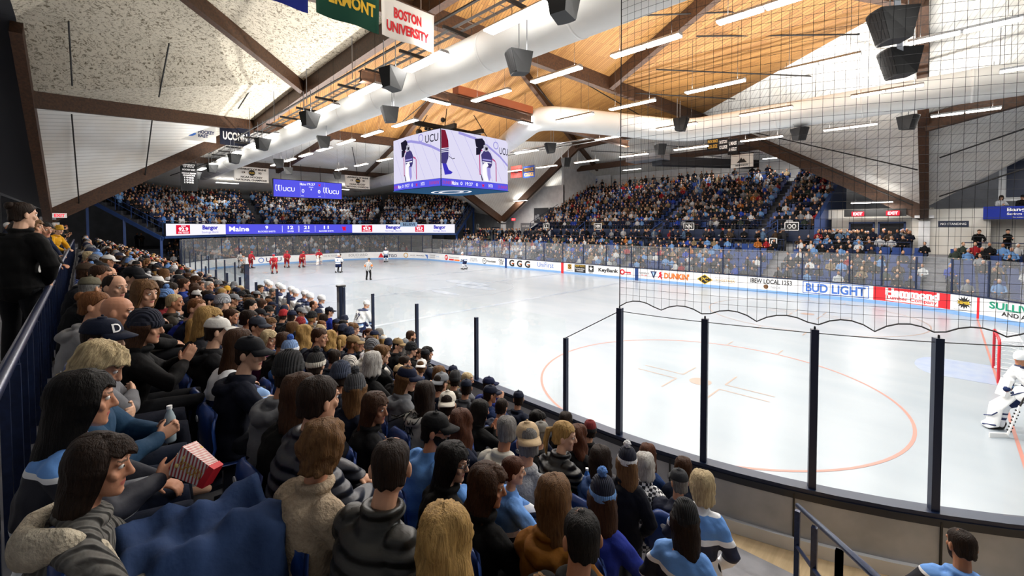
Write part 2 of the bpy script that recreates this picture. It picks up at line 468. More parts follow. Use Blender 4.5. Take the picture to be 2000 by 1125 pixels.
for sx in (1, -1):
    for sy in (1, -1):
        cx, cy = sx*21.03, sy*6.71
        obj('faceoff_circle', ring(cx, cy, 4.572, 0.065 if sx*sy < 0 else 0.05), 'ice_red' if (sx, sy) == (1, -1) else 'ice_pale', ICE)
        obj('faceoff_spot', disc(cx, cy, 0.30, 0.30), 'ice_pale', ICE)
        hm = MB()
        for a in (1, -1):
            for b in (1, -1):
                flat(cx+a*0.61, cx+a*1.85, cy+b*0.23-0.025, cy+b*0.23+0.025, 0.004, hm)
                flat(cx+a*0.61-0.025, cx+a*0.61+0.025, cy+b*0.23, cy+b*1.15, 0.0045, hm)
                flat(cx+a*0.85-0.025, cx+a*0.85+0.025, cy+b*4.6, cy+b*5.2, 0.0045, hm)
        obj('hash_marks', hm, 'ice_pale', ICE)
    gx = 27.13*sx; yy = 11.15
    obj('goal_line', flat(gx-0.03, gx+0.03, -yy, yy, 0.005), 'ice_red', ICE)
    obj('goal_crease', MB().add([(gx, -1.2, 0.003)]+[(gx-sx*(1.25+0.55*math.cos(a)), 1.2*math.sin(a), 0.003) for a in [PI/2*(i/8-1) for i in range(17)]]+[(gx, 1.2, 0.003)], [tuple(range(19))]), 'ice_crease', ICE)
    obj('blue_line', flat(sx*7.77-0.15, sx*7.77+0.15, -HY+0.05, HY-0.05), 'ice_smudge', ICE)
obj('center_line', flat(-0.15, 0.15, -HY+0.05, HY-0.05), 'ice_smudge', ICE)
obj('center_circle', ring(0, 0, 4.572, 0.05), 'ice_smudge', ICE)
for x, y, a, b in ((-1.0, 2.2, 2.6, 0.7), (1.3, 1.2, 2.2, 0.6), (2.0, -2.0, 1.5, 0.35)):
    obj('ice_emblem', disc(x, y, a, b, 0.006), 'ice_smudge', ICE)

# ------------------------------------------------------------------ dasher boards with their adverts
BO = empty('rink_boards', (0, HY, 0), label='white dasher boards with printed adverts running round the ice', cat='boards')
BSEG = [(-HALF+7.9, HALF-11.4)]     # gap left open at the home bench on the near side
for a, b in BSEG:
    obj('board_panel', ribbon_mb(a, b, -0.055, 0.0, 0.0, 1.02), 'board_white', BO)
    obj('kick_strip', ribbon_mb(a, b, 0.0, 0.012, 0.0, 0.2), 'board_kick', BO)
    obj('cap_rail', ribbon_mb(a, b, -0.16, 0.03, 1.02, 1.075), 'navy', BO)
bb = ribbon_mb(24.5, HALF-11.4, -0.16, -0.12, 0.12, 1.0)
obj('outer_panel', bb, 'board_back', BO)
obj('outer_sill', ribbon_mb(24.5, HALF-11.4, -0.22, -0.16, 0.1, 0.42), 'wall_white', BO)
obj('outer_trim', ribbon_mb(24.5, HALF-11.4, -0.175, -0.16, 0.93, 1.02), 'navy_dark', BO)
sm = MB()
for xs in (23.1, 24.6, 25.95, 20.7, 18.3, 15.9):
    s = L1+2*ARC+L2+L1-xs if xs < L1 else None
    if s is None:
        a = math.asin(min(1, (xs-L1)/RR)); s = L1+ARC+L2+(PI/2-a)*RR
    x, y, nx, ny = bp(s)
    sm.box((x-nx*0.168, y-ny*0.168, 0.68), (0.02, 0.02, 0.62), Matrix.Rotation(math.atan2(ny, nx), 3, 'Z'))
obj('panel_seam', sm, 'black', BO)

def on_boards(name, me, s_mid, z_mid, m, off=0.014):
    """wrap a flat mesh (X along the boards, Y up) onto the inner face."""
    n = len(me.vertices); a = np.zeros(n*3); me.vertices.foreach_get('co', a); a = a.reshape(-1, 3)
    for i in range(n):
        x, y, nx, ny = bp(s_mid+a[i, 0]); o = off+a[i, 2]
        a[i] = (x+nx*o, y+ny*o, z_mid+a[i, 1])
    me.vertices.foreach_set('co', a.ravel()); me.materials.append(MATS[m]); me.name = name; me.update()
    return link(name, me, BO)
def ad_text(t, s0, s1, z0, z1, m, bold=0.0, name='advert_lettering', off=0.016):
    return on_boards(name, text_mesh(t, s1-s0, z1-z0, 0, bold), (s0+s1)/2, (z0+z1)/2, m, off)
def ad_patch(s0, s1, z0, z1, m, name='advert_panel', off=0.008):
    mb = MB(); n = max(2, int((s1-s0)/0.3)); w_ = s1-s0; h = z1-z0
    for i in range(n):
        mb.add([(-w_/2+w_*i/n, -h/2, 0), (-w_/2+w_*(i+1)/n, -h/2, 0), (-w_/2+w_*(i+1)/n, h/2, 0), (-w_/2+w_*i/n, h/2, 0)], [(0, 1, 2, 3)])
    return on_boards(name, mb.mesh(name), (s0+s1)/2, (z0+z1)/2, m, off)
def ad_poly(pts, s, z, m, name='advert_emblem', off=0.01):
    return on_boards(name, MB().add([(x, y, 0) for x, y in pts], [tuple(range(len(pts)))]).mesh(name), s, z, m, off)
def circ(r, n=20, ry=None): return [(r*math.cos(2*PI*i/n), (ry or r)*math.sin(2*PI*i/n)) for i in range(n)]
def annulus(r0, r1, n=24):
    mb = MB(); vs = []; fs = []
    for i in range(n):
        a = 2*PI*i/n
        for q in (r0, r1): vs.append((q*math.cos(a), q*math.sin(a), 0))
    for i in range(n): fs.append((2*i, 2*i+1, (2*i+3) % (2*n), (2*i+2) % (2*n)))
    return mb.add(vs, fs)
def ad_ring(r0, r1, s, z, m, off=0.01): return on_boards('advert_emblem', annulus(r0, r1).mesh('e'), s, z, m, off)
def frame_patch(s0, s1, z0, z1, t, m):
    for a, b, c, d in ((s0, s1, z0, z0+t), (s0, s1, z1-t, z1), (s0, s0+t, z0, z1), (s1-t, s1, z0, z1)): ad_patch(a, b, c, d, m, 'advert_border')

ad_ring(0.22, 0.30, -44.35, 0.58, 'i_blue'); ad_text('UCU', -43.85, -42.2, 0.35, 0.85, 'i_navy', 0.01)
ad_text('LIVE IN YOUR', -37.4, -35.6, 0.6, 0.8, 'i_grey')
ad_text('BOUCHARD', -34.1, -31.7, 0.5, 0.82, 'i_grey'); ad_text('COMPANY', -33.4, -32.0, 0.32, 0.42, 'i_grey')
ad_poly([(-0.38, -0.25), (0.38, -0.25), (0, 0.4)], -29.95, 0.5, 'i_red'); ad_text('CITGO', -29.5, -27.8, 0.3, 0.7, 'i_navy', 0.02)
ad_ring(0.24, 0.34, -26.5, 0.56, 'i_gold'); ad_text('BLUE', -25.8, -25.1, 0.5, 0.64, 'i_grey')
ad_text('Black Bears', -24.8, -23.5, 0.5, 0.66, 'i_navy'); ad_poly([(-.3, .3), (-.1, .2), (.2, .25), (.3, 0), (.25, -.3), (.1, -.25), (0, 0), (-.2, .1)], -23.0, 0.5, 'i_blue')
ad_text('TOWNSHIP', -22.3, -21.1, 0.6, 0.8, 'i_grey'); ad_text('ELEMENTARY', -22.3, -21.1, 0.35, 0.52, 'i_grey'); ad_text('energy', -20.8, -20.2, 0.5, 0.66, 'i_sky')
ad_poly(circ(0.34), -18.65, 0.58, 'i_red'); ad_text('W', -18.9, -18.4, 0.4, 0.75, 'i_white', 0.03)
ad_text('WALLACE EVENTS', -18.1, -16.0, 0.58, 0.76, 'i_grey'); ad_patch(-18.1, -17.1, 0.27, 0.45, 'i_red'); ad_patch(-17.0, -15.95, 0.25, 0.43, 'i_orange')
ad_text('BLACK BEAR\nOF 1 PORT CITY', -14.0, -12.5, 0.35, 0.8, 'i_grey')
ad_ring(0.27, 0.34, -11.35, 0.55, 'i_black'); ad_text('W', -11.55, -11.15, 0.42, 0.68, 'i_black'); ad_text('Ware-Butler', -10.95, -9.4, 0.45, 0.68, 'i_black', 0.02)
ad_text('CALL\nJOE', -8.95, -8.1, 0.22, 0.9, 'i_black', 0.02)
for sx_ in (-7.8, 7.85): ad_patch(sx_-0.16, sx_+0.16, 0.0, 1.02, 'steel_blue', 'line_marker', 0.018)
for sx_ in (-6.9, -5.75, -4.6):
    ad_text('G', sx_-0.38, sx_+0.38, 0.22, 0.92, 'i_black', 0.04); ad_patch(sx_, sx_+0.3, 0.5, 0.6, 'i_orange', off=0.02)
ad_text('UniFirst', -3.2, -1.1, 0.42, 0.9, 'i_blue'); ad_text('www.unifirst.com', -3.2, -1.4, 0.26, 0.34, 'i_grey')
ad_patch(-0.15, 0.15, 0.0, 1.02, 'i_red', 'line_marker', 0.018)
ad_patch(0.65, 1.1, 0.45, 0.92, 'i_gold'); ad_text('S', 0.72, 1.03, 0.5, 0.88, 'i_black', 0.03); ad_text('HOMELITE', 0.5, 1.25, 0.28, 0.38, 'i_black')
ad_patch(1.45, 2.7, 0.22, 0.94, 'i_black'); ad_text('ARMY ROTC', 1.52, 2.63, 0.74, 0.9, 'i_yellow', off=0.02); ad_text('Scholarships\nAvailable', 1.55, 2.6, 0.34, 0.66, 'i_white', off=0.02)
ad_patch(3.02, 3.58, 0.38, 0.94, 'i_black')
ad_poly([((0.24 if i % 2 == 0 else 0.1)*math.sin(PI*i/5), (0.24 if i % 2 == 0 else 0.1)*math.cos(PI*i/5)) for i in range(10)], 3.3, 0.66, 'i_white', off=0.02); ad_text('ARMY', 3.08, 3.52, 0.22, 0.34, 'i_black')
ad_text('KeyBank', 4.1, 6.1, 0.38, 0.8, 'i_black', 0.03)
ad_ring(0.12, 0.24, 6.5, 0.6, 'i_red'); ad_patch(6.7, 7.3, 0.55, 0.65, 'i_red'); ad_patch(7.0, 7.08, 0.42, 0.58, 'i_red'); ad_patch(7.2, 7.28, 0.42, 0.58, 'i_red')
ad_text('hannaford', 8.1, 8.95, 0.58, 0.76, 'i_black'); ad_text('to go', 8.25, 8.8, 0.4, 0.54, 'i_red')
ad_poly([(-.28, .28), (.28, .28), (0, -.3)], 9.35, 0.58, 'i_navy'); ad_poly([(-.12, .18), (.12, .18), (0, -.1)], 9.35, 0.6, 'i_sky', off=0.02)
ad_poly([(-.05, .28), (.07, .28), (.05, .1), (.2, .05), (.05, -.02), (.15, -.3), (.05, -.3), (-.05, -.1), (-.2, -.25), (-.22, -.18), (-.08, .05), (-.15, .15)], 9.95, 0.58, 'i_red')
ad_text("DUNKIN'", 10.25, 12.25, 0.36, 0.84, 'i_orange', 0.05)
ad_poly([(-.58, 0), (0, -.38), (.58, 0), (0, .38)], 13.4, 0.56, 'i_yellow'); ad_poly([(-.5, 0), (0, -.32), (.5, 0), (0, .32)], 13.4, 0.56, 'i_black', off=0.013); ad_text('PC', 13.17, 13.63, 0.42, 0.7, 'i_yellow', 0.02, off=0.02)
ad_text('BUILDING STRONGER', 14.15, 15.5, 0.72, 0.82, 'i_grey'); ad_text('TOGETHER', 14.15, 15.5, 0.5, 0.66, 'i_gold'); ad_patch(14.15, 15.5, 0.42, 0.44, 'i_grey')
ad_text('IBEW LOCAL 1253', 16.5, 18.95, 0.62, 0.92, 'i_black', 0.02); ad_poly(circ(0.15), 17.45, 0.42, 'i_brown'); ad_text('NECA', 17.75, 18.3, 0.34, 0.48, 'i_grey')
frame_patch(19.55, 22.85, 0.24, 0.98, 0.045, 'i_blue'); ad_text('BUD LIGHT', 19.72, 22.7, 0.34, 0.88, 'i_blue', 0.03)
ad_patch(23.05, 26.4, 0.22, 1.0, 'i_red'); ad_patch(23.62, 25.9, 0.26, 0.58, 'i_white', off=0.012); ad_text('Hammond', 23.6, 25.95, 0.58, 0.97, 'i_white', 0.06, off=0.02); ad_text('Lumber Company', 23.68, 25.85, 0.29, 0.55, 'i_red', 0.02, off=0.02)
ad_poly([((0.33 if i % 2 else 0.19)*math.cos(2*PI*i/28), (0.33 if i % 2 else 0.19)*math.sin(2*PI*i/28)) for i in range(28)], 26.97, 0.66, 'i_black'); ad_text('FISHER', 26.72, 27.22, 0.58, 0.74, 'i_yellow', 0.03, off=0.02); ad_text('www.fisherplows.com', 26.55, 27.38, 0.26, 0.32, 'i_black')
ad_patch(27.5, 27.6, 0.0, 1.02, 'i_red', 'line_marker', 0.018)
ad_text('SULLIVAN', 28.0, 30.4, 0.58, 0.92, 'i_green', 0.03); ad_text('AND AUTO', 28.5, 30.2, 0.32, 0.52, 'i_black', 0.02)
settle(BO)

# ------------------------------------------------------------------ glass and posts on the boards
def glass_run(name, label, stops, z1, postz, pane, offs=-0.075, postm='navy', pw=0.07, z0=1.06):
    root = empty(name, (*bp(stops[0])[:2], 1.05), label=label, cat='rink glass')
    for i, s in enumerate(stops):
        x, y, nx, ny = bp(s)
        if postz: obj('glass_post', MB().box((x+nx*offs, y+ny*offs, (z0+postz)/2), (pw, pw, postz-z0), Matrix.Rotation(math.atan2(ny, nx), 3, 'Z')), postm, root)
        if i: obj('glass_pane', ribbon_mb(stops[i-1], s, offs-0.006, offs+0.006, z0, z1), pane, root)
    return settle(root)
NS = lambda x: HALF-x
def arc_s(x): return L1+ARC+L2+(PI/2-math.asin((x-L1)/RR))*RR
glass_run('rink_glass', 'clear side glass on dark posts beside the near corner of the ice', [NS(21.13), NS(18.6), NS(16.17), NS(13.74), NS(11.7)], 2.80, 2.46, 'pane')
glass_run('rink_glass', 'taller corner glass with thick black posts below the safety net', [arc_s(29.0), arc_s(28.2), arc_s(27.1), arc_s(25.92), arc_s(24.79), arc_s(23.54), arc_s(22.24)], 3.1, 3.15, 'pane', pw=0.085)
glass_run('rink_glass', 'side glass between the red and far blue line on the near boards', [NS(x)-2*HALF for x in (-0.5, -2.9, -5.4, -7.8, -10.2, -12.7, -15.1, -17.5, -20.0, -21.9)], 2.8, 2.45, 'pane_far')
far_st = [-21.9, -19.5, -17.1, -14.6, -12.2, -9.75, -7.3, -4.9, -2.4, 0, 2.4, 4.85, 7.3, 9.75, 12.2, 14.65, 17.1, 19.5, 21.9, 23.4, 24.9, 26.4, 27.9, 29.4, 30.9]
glass_run('rink_glass', 'far side glass with navy posts in front of the seated crowd', far_st, 2.85, 2.8, 'pane_far')
end_st = [-21.9-1.9*i for i in range(0, 20)]
glass_run('rink_glass', 'tall glass around the far end behind the visitors goal', end_st, 3.3, 3.2, 'pane_far')
# bench glass and thick end posts on the near side
BG = empty('bench_glass', (8, -14.8, 1.05), label='glass screen on dark posts behind the home players bench', cat='bench glass')
bx = [-0.4, 1.9, 4.1, 6.25, 8.48, 10.82, 11.9]
for i, x in enumerate(bx):
    obj('glass_post', MB().box((x, -14.8, 1.55), (0.07, 0.07, 1.9)), 'navy', BG)
    if i: obj('glass_pane', MB().box(((bx[i-1]+x)/2, -14.8, 1.9), (x-bx[i-1], 0.012, 1.85)), 'pane', BG)
obj('knee_wall', MB().box((5.75, -14.86, 0.7), (12.3, 0.08, 0.75)), 'board_back', BG)
settle(BG)
for x, lab in ((11.45, 'thick dark blue end post where the near glass meets the home bench'), (-0.45, 'blue end post of the near glass at the far end of the home bench')):
    r = empty('end_post', (x, -12.99, 0.0), label=lab, cat='post')
    obj('post_shaft', MB().box((x, -13.02, 1.3), (0.2, 0.2, 2.3)), 'navy', r); obj('post_cap', MB().box((x, -13.02, 2.47), (0.24, 0.24, 0.05)), 'black', r)
    settle(r)

# ------------------------------------------------------------------ goals
mat('goal_red', '#c8202c', 0.35); mat('net_white', '#e3e6ea', 0.8)
def goal(gx, sx, lab):
    g = empty('hockey_goal', (gx, 0, 0), label=lab, cat='goal')
    f = MB()
    f.tube([(gx, -0.915, 0), (gx, -0.915, 1.16), (gx, -0.86, 1.22), (gx, 0.86, 1.22), (gx, 0.915, 1.16), (gx, 0.915, 0)], 0.035, 8)
    obj('goal_frame', f, 'goal_red', g, smooth=True)
    f = MB(); f.tube([(gx+sx*0.03, -0.9, 0.04), (gx+sx*0.6, -0.9, 0.04), (gx+sx*0.95, -0.5, 0.04), (gx+sx*0.95, 0.5, 0.04), (gx+sx*0.6, 0.9, 0.04), (gx+sx*0.03, 0.9, 0.04)], 0.03, 8)
    f.tube([(gx, -0.87, 1.21), (gx+sx*0.45, -0.7, 1.2), (gx+sx*0.45, 0.7, 1.2), (gx, 0.87, 1.21)], 0.02, 6)
    obj('base_frame', f, 'net_white', g, smooth=True)
    n = MB()
    for i in range(19):
        y = -0.9+0.1*i; d = 0.95 if abs(y) < 0.55 else 0.95-(abs(y)-0.55)*1.0
        n.tube([(gx+sx*0.02, y, 1.2), (gx+sx*0.44, y*0.8, 1.17), (gx+sx*d, y, 0.06)], 0.006, 4, cap=False)
    for k in range(9):
        z = 0.1+0.125*k; t = 1-z/1.2; q = 0.45+0.5*t
        n.tube([(gx+sx*0.02, -0.9, z), (gx+sx*(q-0.3), -0.88, z), (gx+sx*q, -0.5, z), (gx+sx*q, 0.5, z), (gx+sx*(q-0.3), 0.88, z), (gx+sx*0.02, 0.9, z)], 0.006, 4, cap=False)
    obj('goal_net', n, 'net_white', g)
    return settle(g)
goal(27.13, 1, 'red framed goal with white net by the blue crease at right')
goal(-27.13, -1, 'distant red framed goal in front of the far end boards')

# ------------------------------------------------------------------ safety net above the corner glass
mat('net_cord', '#2e2e31', 0.8)
NET = empty('safety_net', (22.24, -13.0, 3.2), label='black mesh safety net hanging above the tall corner glass', cat='net')
sa, sb = arc_s(22.24), arc_s(30.2)      # sb < sa : toward the near end of the ice
ss = np.linspace(sa, sb, 96); ZN0, ZN1 = 3.28, 13.6
knots = [arc_s(x) for x in (22.24, 22.9, 23.54, 24.17, 24.79, 25.36, 25.92, 26.5, 27.1, 27.65, 28.2, 28.6, 29.0, 29.6, 30.2)]
def net_bottom(s):
    for a, b in zip(knots[:-1], knots[1:]):
        if b <= s <= a:
            t = (s-b)/(a-b); return ZN0-0.1+0.12*math.sin(PI*t)**0.8
    return ZN0
def npt(s, z, o=-0.08):
    x, y, nx, ny = bp(s); wob = 0.03*math.sin(s*2.3)*math.sin(z*0.9)
    return (x+nx*(o+wob), y+ny*(o+wob), z)
vb = MB()
for s in ss:
    zb = net_bottom(s); vb.tube([npt(s, zb+(ZN1-zb)*(k/7)**1.3) for k in range(8)], 0.0026, 3, cap=False)
for k in range(96):
    z = ZN0+0.1+0.108*k
    if z > ZN1: break
    pts = [npt(s, z) for s in ss[::2]]
    vb.tube(pts, 0.0026, 3, side=(0, 0, 1), cap=False)
obj('net_mesh', vb, 'net_cord', NET)
eb = MB(); eb.tube([npt(s, net_bottom(s)) for s in ss], 0.009, 5, side=(0, 0, 1), cap=False)
eb.tube([npt(sa, z) for z in (ZN0-0.12, 6, 9, ZN1)], 0.008, 5, cap=False)
for kx in knots[::2]: eb.tube([npt(kx, ZN0-0.1), npt(kx, ZN0-0.18)], 0.012, 5)
obj('net_border', eb, 'net_cord', NET)
cb = MB(); cb.tube([npt(s, 3.1) for s in ss], 0.006, 5, side=(0, 0, 1), cap=False)
x0, y0, _, _ = bp(NS(21.13)); cb.tube([(x0, y0-0.08, 2.46), (22.24, -13.03, 3.1)], 0.008, 5, cap=False)
obj('support_cable', cb, 'net_cord', NET)
settle(NET)
# ------------------------------------------------------------------ stands: stepped concrete
def stepped(name, rows, x0, x1, depth, m='concrete', foot=0.9):
    """straight terrace along x; rows = [(y centre, z tread)]; each step is a solid."""
    mb = MB()
    for y, z in rows: mb.box(((x0+x1)/2, y, z-foot/2), (x1-x0, depth, foot))
    return obj(name, mb, m, kind='structure')
NROW = [(-19.0+0.76*k, 2.45-0.3*k) for k in range(8)]
FROW = [(14.0+0.76*j, 0.35+0.3*j) for j in range(7)]
UROW = [(21.3+0.8*j, 3.95+0.39*j) for j in range(14)]
stepped('floor_near_stand', NROW[:6], -30.0, 24.95, 0.76)
stepped('floor_near_stand', NROW[6:], 11.95, 24.95, 0.76)
stepped('floor_near_stand', NROW[6:], -30.0, -0.6, 0.76)
obj('floor_near_concourse', MB().box((-3, -22.2, 2.3), (76, 5.62, 1.0)), 'concrete', kind='structure')
stepped('floor_near_stand', NROW, 25.95, 34.0, 0.76)
ais = MB()
for k in range(16):
    ais.box((25.45, -19.19+0.38*k, 2.3-0.15*k), (1.0, 0.39, 0.6))
obj('floor_aisle', ais, 'tread_tan', kind='structure')
wk = MB(); wk.box((24.0, -12.6, 0.1), (22.5, 1.45, 0.3)); wk.box((5.6, -13.9, 0.05), (12.4, 1.9, 0.5))
obj('floor_walkway', wk, 'tread_tan', kind='structure')
stepped('floor_far_stand', FROW, -23.0, 36.0, 0.76)
obj('floor_far_concourse', MB().box((8, 20.3, 2.0), (66, 2.7, 0.9)), 'concrete', kind='structure')
obj('floor_far_lobby', MB().box((29, 23, 2.0), (22, 2.8, 0.9)), 'concrete', kind='structure')
stepped('floor_upper_stand', UROW, -11.6, 18.6, 0.8, 'concrete_dark', 0.8)
ELROW = [(-31.5-0.76*j, 0.35+0.3*j) for j in range(6)]
eb = MB()
for x, z in ELROW: eb.box((x, 0.6, z-0.45), (0.76, 30, 0.9))
obj('floor_end_stand', eb, 'concrete_dark', kind='structure')
obj('floor_end_concourse', MB().box((-41, 0, 1.6), (11, 60, 0.9)), 'concrete_dark', kind='structure')
obj('floor_base', MB().box((0, 0, -0.35), (120, 100, 0.3)), 'concrete_dark', kind='structure')

# upper deck at the far end: three facets behind the ribbon board
RB = [Vector(p) for p in ((-29.2, -13.3), (-35.5, -7.0), (-35.5, 8.5), (-22.0, 16.9))]
def miter(d):
    """ribbon polyline moved outward (away from the ice) by d."""
    nr = []
    for i in range(3):
        t = (RB[i+1]-RB[i]).normalized(); n = Vector((-t.y, t.x))
        if n.dot(Vector((-30, 0))-Vector((0, 0))) < 0: n = -n
        nr.append(n)
    out = [RB[0]+nr[0]*d]
    for i in (1, 2):
        b = (nr[i-1]+nr[i]).normalized(); out.append(RB[i]+b*(d/b.dot(nr[i])))
    out.append(RB[3]+nr[2]*d)
    return out
EROWS = 10
ed = MB()
for j in range(EROWS):
    a = miter(0.35+0.78*j); b = miter(0.35+0.78*(j+1)); z = 3.95+0.42*j
    for i in range(3):
        q = [a[i], a[i+1], b[i+1], b[i]]
        ed.prism([(v.x, v.y) for v in q], 0.55, Matrix.Translation((0, 0, z-0.55)))
obj('floor_upper_deck', ed, 'concrete_dark', kind='structure')
sk = MB()
for i in range(3):
    for d0, d1, z0, z1 in ((0.0, 0.35, 3.3, 3.6),):
        a = miter(d0); b = miter(d1)
        sk.prism([(v.x, v.y) for v in (a[i], a[i+1], b[i+1], b[i])], z1-z0, Matrix.Translation((0, 0, z0)))
for e in (0, 3):
    a = miter(0.2)[e]; b = miter(8.2)[e]
    sk.beam((a.x, a.y, 3.25), (b.x, b.y, 7.55), 0.22, 0.35)
    for d in (0.4, 4.0, 7.6):
        c = miter(d)[e]; sk.box((c.x, c.y, 1.6+d*0.26), (0.2, 0.2, 3.2+d*0.5))
for f in (0.2, 0.5, 0.8):
    c = RB[1].lerp(RB[2], f); sk.box((c.x-0.5, c.y, 1.7), (0.22, 0.22, 3.3))
obj('trim_deck_steel', sk, 'steel_blue', kind='structure')
for e, lab in ((0, 'blue stair rail on the left flank of the upper student deck'), (3, 'blue stair rail on the right flank of the upper student deck')):
    rl = MB(); r_ = empty('stair_rail', (*miter(0.2)[e], 3.9), label=lab, cat='railing')
    for h in (0.45, 0.95):
        a = miter(0.2)[e]; b = miter(7.9)[e]; rl.rod((a.x, a.y, 3.9+h), (b.x, b.y, 8.0+h), 0.03)
    obj('handrail', rl, 'steel_blue', r_)
    for k in range(6):
        c = miter(0.2+1.54*k)[e]; obj('rail_post', MB().rod((c.x, c.y, 3.7+0.82*k), (c.x, c.y, 4.9+0.82*k), 0.03), 'steel_blue', r_)
    settle(r_)

# ------------------------------------------------------------------ walls
obj('wall_end', MB().box((-46.2, 0, 5.5), (0.3, 64, 13)), 'wall_grey', kind='structure')
wf = MB(); wf.box((16.0, 34.6, 8.5), (60, 0.3, 18)); wf.box((-15.5, 26.5, 5.0), (9.5, 0.3, 10)); wf.box((-10.9, 30.4, 6.5), (0.3, 8, 13)); wf.box((-30, 31, 6), (29, .3, 12))
obj('wall_far', wf, 'wall_white', kind='structure')
wn = MB(); wn.box((27.5, 24.3, 3.9), (16.5, 0.25, 3.6)); wn.box((22.0, 24.35, 5.4), (6.6, 0.2, 0.8))
wn.box((26.1, 23.5, 4.05), (3.9, 0.9, 3.2)); obj('wall_far_lobby', wn, 'wall_block', kind='structure')
obj('wall_near', MB().box((-8, -25.2, 5), (76, 0.3, 9)), 'wall_white', kind='structure')
uw = MB().prism([(20.6, 2.45), (33.0, 2.45), (33.0, 10.0), (20.6, 5.0)], 0.3, Matrix(((0, 0, 1, 18.7), (1, 0, 0, 0), (0, 1, 0, 0), (0, 0, 0, 1))))
obj('wall_stand_flank', uw, 'steel_blue', kind='structure')
uw = MB().prism([(20.9, 3.4), (33.0, 3.4), (33.0, 9.2), (20.9, 4.2)], 0.25, Matrix(((0, 0, 1, -11.9), (1, 0, 0, 0), (0, 1, 0, 0), (0, 0, 0, 1))))
obj('wall_stand_flank', uw, 'navy', kind='structure')
obj('wall_upper_front', MB().box((4.2, 20.75, 3.72), (29.0, 0.25, 0.95)), 'navy', kind='structure')
obj('wall_under_stand', MB().box((4.2, 21.4, 2.9), (29.5, 0.2, 0.9)), 'wall_white', kind='structure')

# ------------------------------------------------------------------ roof: folded plates on four low piers
nA = (-20.5, -20.8, 5.6); nB = (-20.5, 24.18, 5.75); nC = (24.85, 22.6, 5.75)
nN0 = (-7.5, -21.2, 15.0); nP = (-11.4, -21.05, 12.2); nN1 = (-20.5, -7.4, 14.4); nN4 = (-20.5, 7.6, 14.8)
nM1 = (-6.6, 24.0, 14.8); nN5 = (8.55, 24.0, 15.5); nI1 = (-7.5, -7.5, 14.9); nI4 = (7.5, -7.5, 15.3); nI3 = (8.6, 7.6, 15.0)
nN6 = (25, 7.5, 15.0); nQ = (0, -17, 17); nQ2 = (19, 3, 17); nO = (2.3, 1.65, 19.3); nI5 = (24, -8, 15.3); nN7 = (7.5, -21.2, 15.0); nD = (25, -21, 5.7); nN8 = (25, -7.5, 15)
def roof(name, tris, m):
    mb = MB()
    for t in tris: mb.slab(t, 0.15)
    return obj(name, mb, m, kind='structure')
roof('ceiling_timber', [(nN1, nI1, nO), (nN1, nN4, nO), (nN4, nM1, nO), (nM1, nN5, nO), (nN5, nI3, nO), (nI3, nI4, nO), (nI1, nI4, nO), (nN5, nN6, nI3), (nI3, nN6, nQ2), (nI3, nQ2, nI4), (nQ2, nN6, nN8), (nQ2, nN8, nI4), (nI4, nN8, nN7)], 'ceiling_wood')
roof('ceiling_panels', [(nP, nN0, nI1), (nP, nI1, nN1), (nN0, nQ, nI1), (nQ, nI4, nI1), (nN0, nN7, nQ), (nQ, nN7, nI4)], 'ceiling_tectum')
roof('ceiling_white_slope', [(nA, nP, nN1), (nB, nN4, nM1), (nC, nN5, nN6), (nD, nN7, nN8)], 'ceiling_white')
e1 = (-46.3, -26, 9.0); e4 = (-46.3, 28, 9.0); f1 = (-12, 34.5, 11.7); f5 = (25, 34.5, 11.9); k1 = (-30, 33, 8)
roof('ceiling_end', [(nN1, nN4, e4), (nN1, e4, e1), (nA, nN1, e1), (nB, nN4, e4), (nB, e4, k1)], 'ceiling_white')
roof('ceiling_far', [(nM1, nN5, f5), (nM1, f5, f1), (nB, nM1, f1), (nC, nN5, f5)], 'ceiling_white')
roof('ceiling_right', [(nC, nN6, (42, 7.5, 17)), (nC, (42, 7.5, 17), (42, 22.6, 17.0)), (nN6, nN8, (42, 7.5, 17)), (nN8, (42, -8, 17), (42, 7.5, 17))], 'ceiling_white')
roof('ceiling_left', [(nA, nN0, (-7.5, -38, 15.5)), (nA, (-7.5, -38, 15.5), (-21, -38, 14.0)), (nN0, nN7, (-7.5, -38, 15.5))], 'wall_dark')  # dark colour put in for the unlit side of the roof
BM = [(nA, nN0, .45, 1.0), (nA, nN1, .42, 0.95), (nP, nN1, .42, .95), (nN1, nN4, .42, .9), (nN1, nI1, .42, 1.05), (nI1, nI4, .42, 1.05), (nI1, nQ, .4, .9), (nI4, nQ, .4, .9), (nN4, nO, .4, .8), (nM1, nO, .4, .8),
      (nB, nN4, .42, .95), (nB, nM1, .42, .95), (nM1, nN5, .42, .9), (nC, nN5, .42, 1.0), (nN5, nI3, .42, .95), (nI3, nI4, .42, .95), (nI3, nQ2, .4, .9), (nC, nN6, .45, .95), (nN6, nQ2, .4, .9), (nI4, (22, -7.5, 15.4), .42, 1.0),
      ((-32, -20, 12.0), (-32, 24, 12.2), .35, .7), (nN4, (-32, 9.0, 12.1), .3, .5), ((-20.5, 0, 14.5), (-33, -2, 11.6), .35, .6), ((-14, 29.5, 12.7), (22, 29.5, 13.0), .35, .7), (nM1, (-8.5, 31, 12.6), .3, .6), (nN5, (9.5, 33, 12.2), .35, .7),
      ((25.0, 14.2, 10.6), (36, 12.0, 12.6), .4, .9)]
for a, b, w_, h_ in BM:
    a = Vector(a)-Vector((0, 0, h_*0.45)); b = Vector(b)-Vector((0, 0, h_*0.45))
    obj('trim_roof_beam', MB().beam(a, b, w_, h_), 'timber', kind='structure')
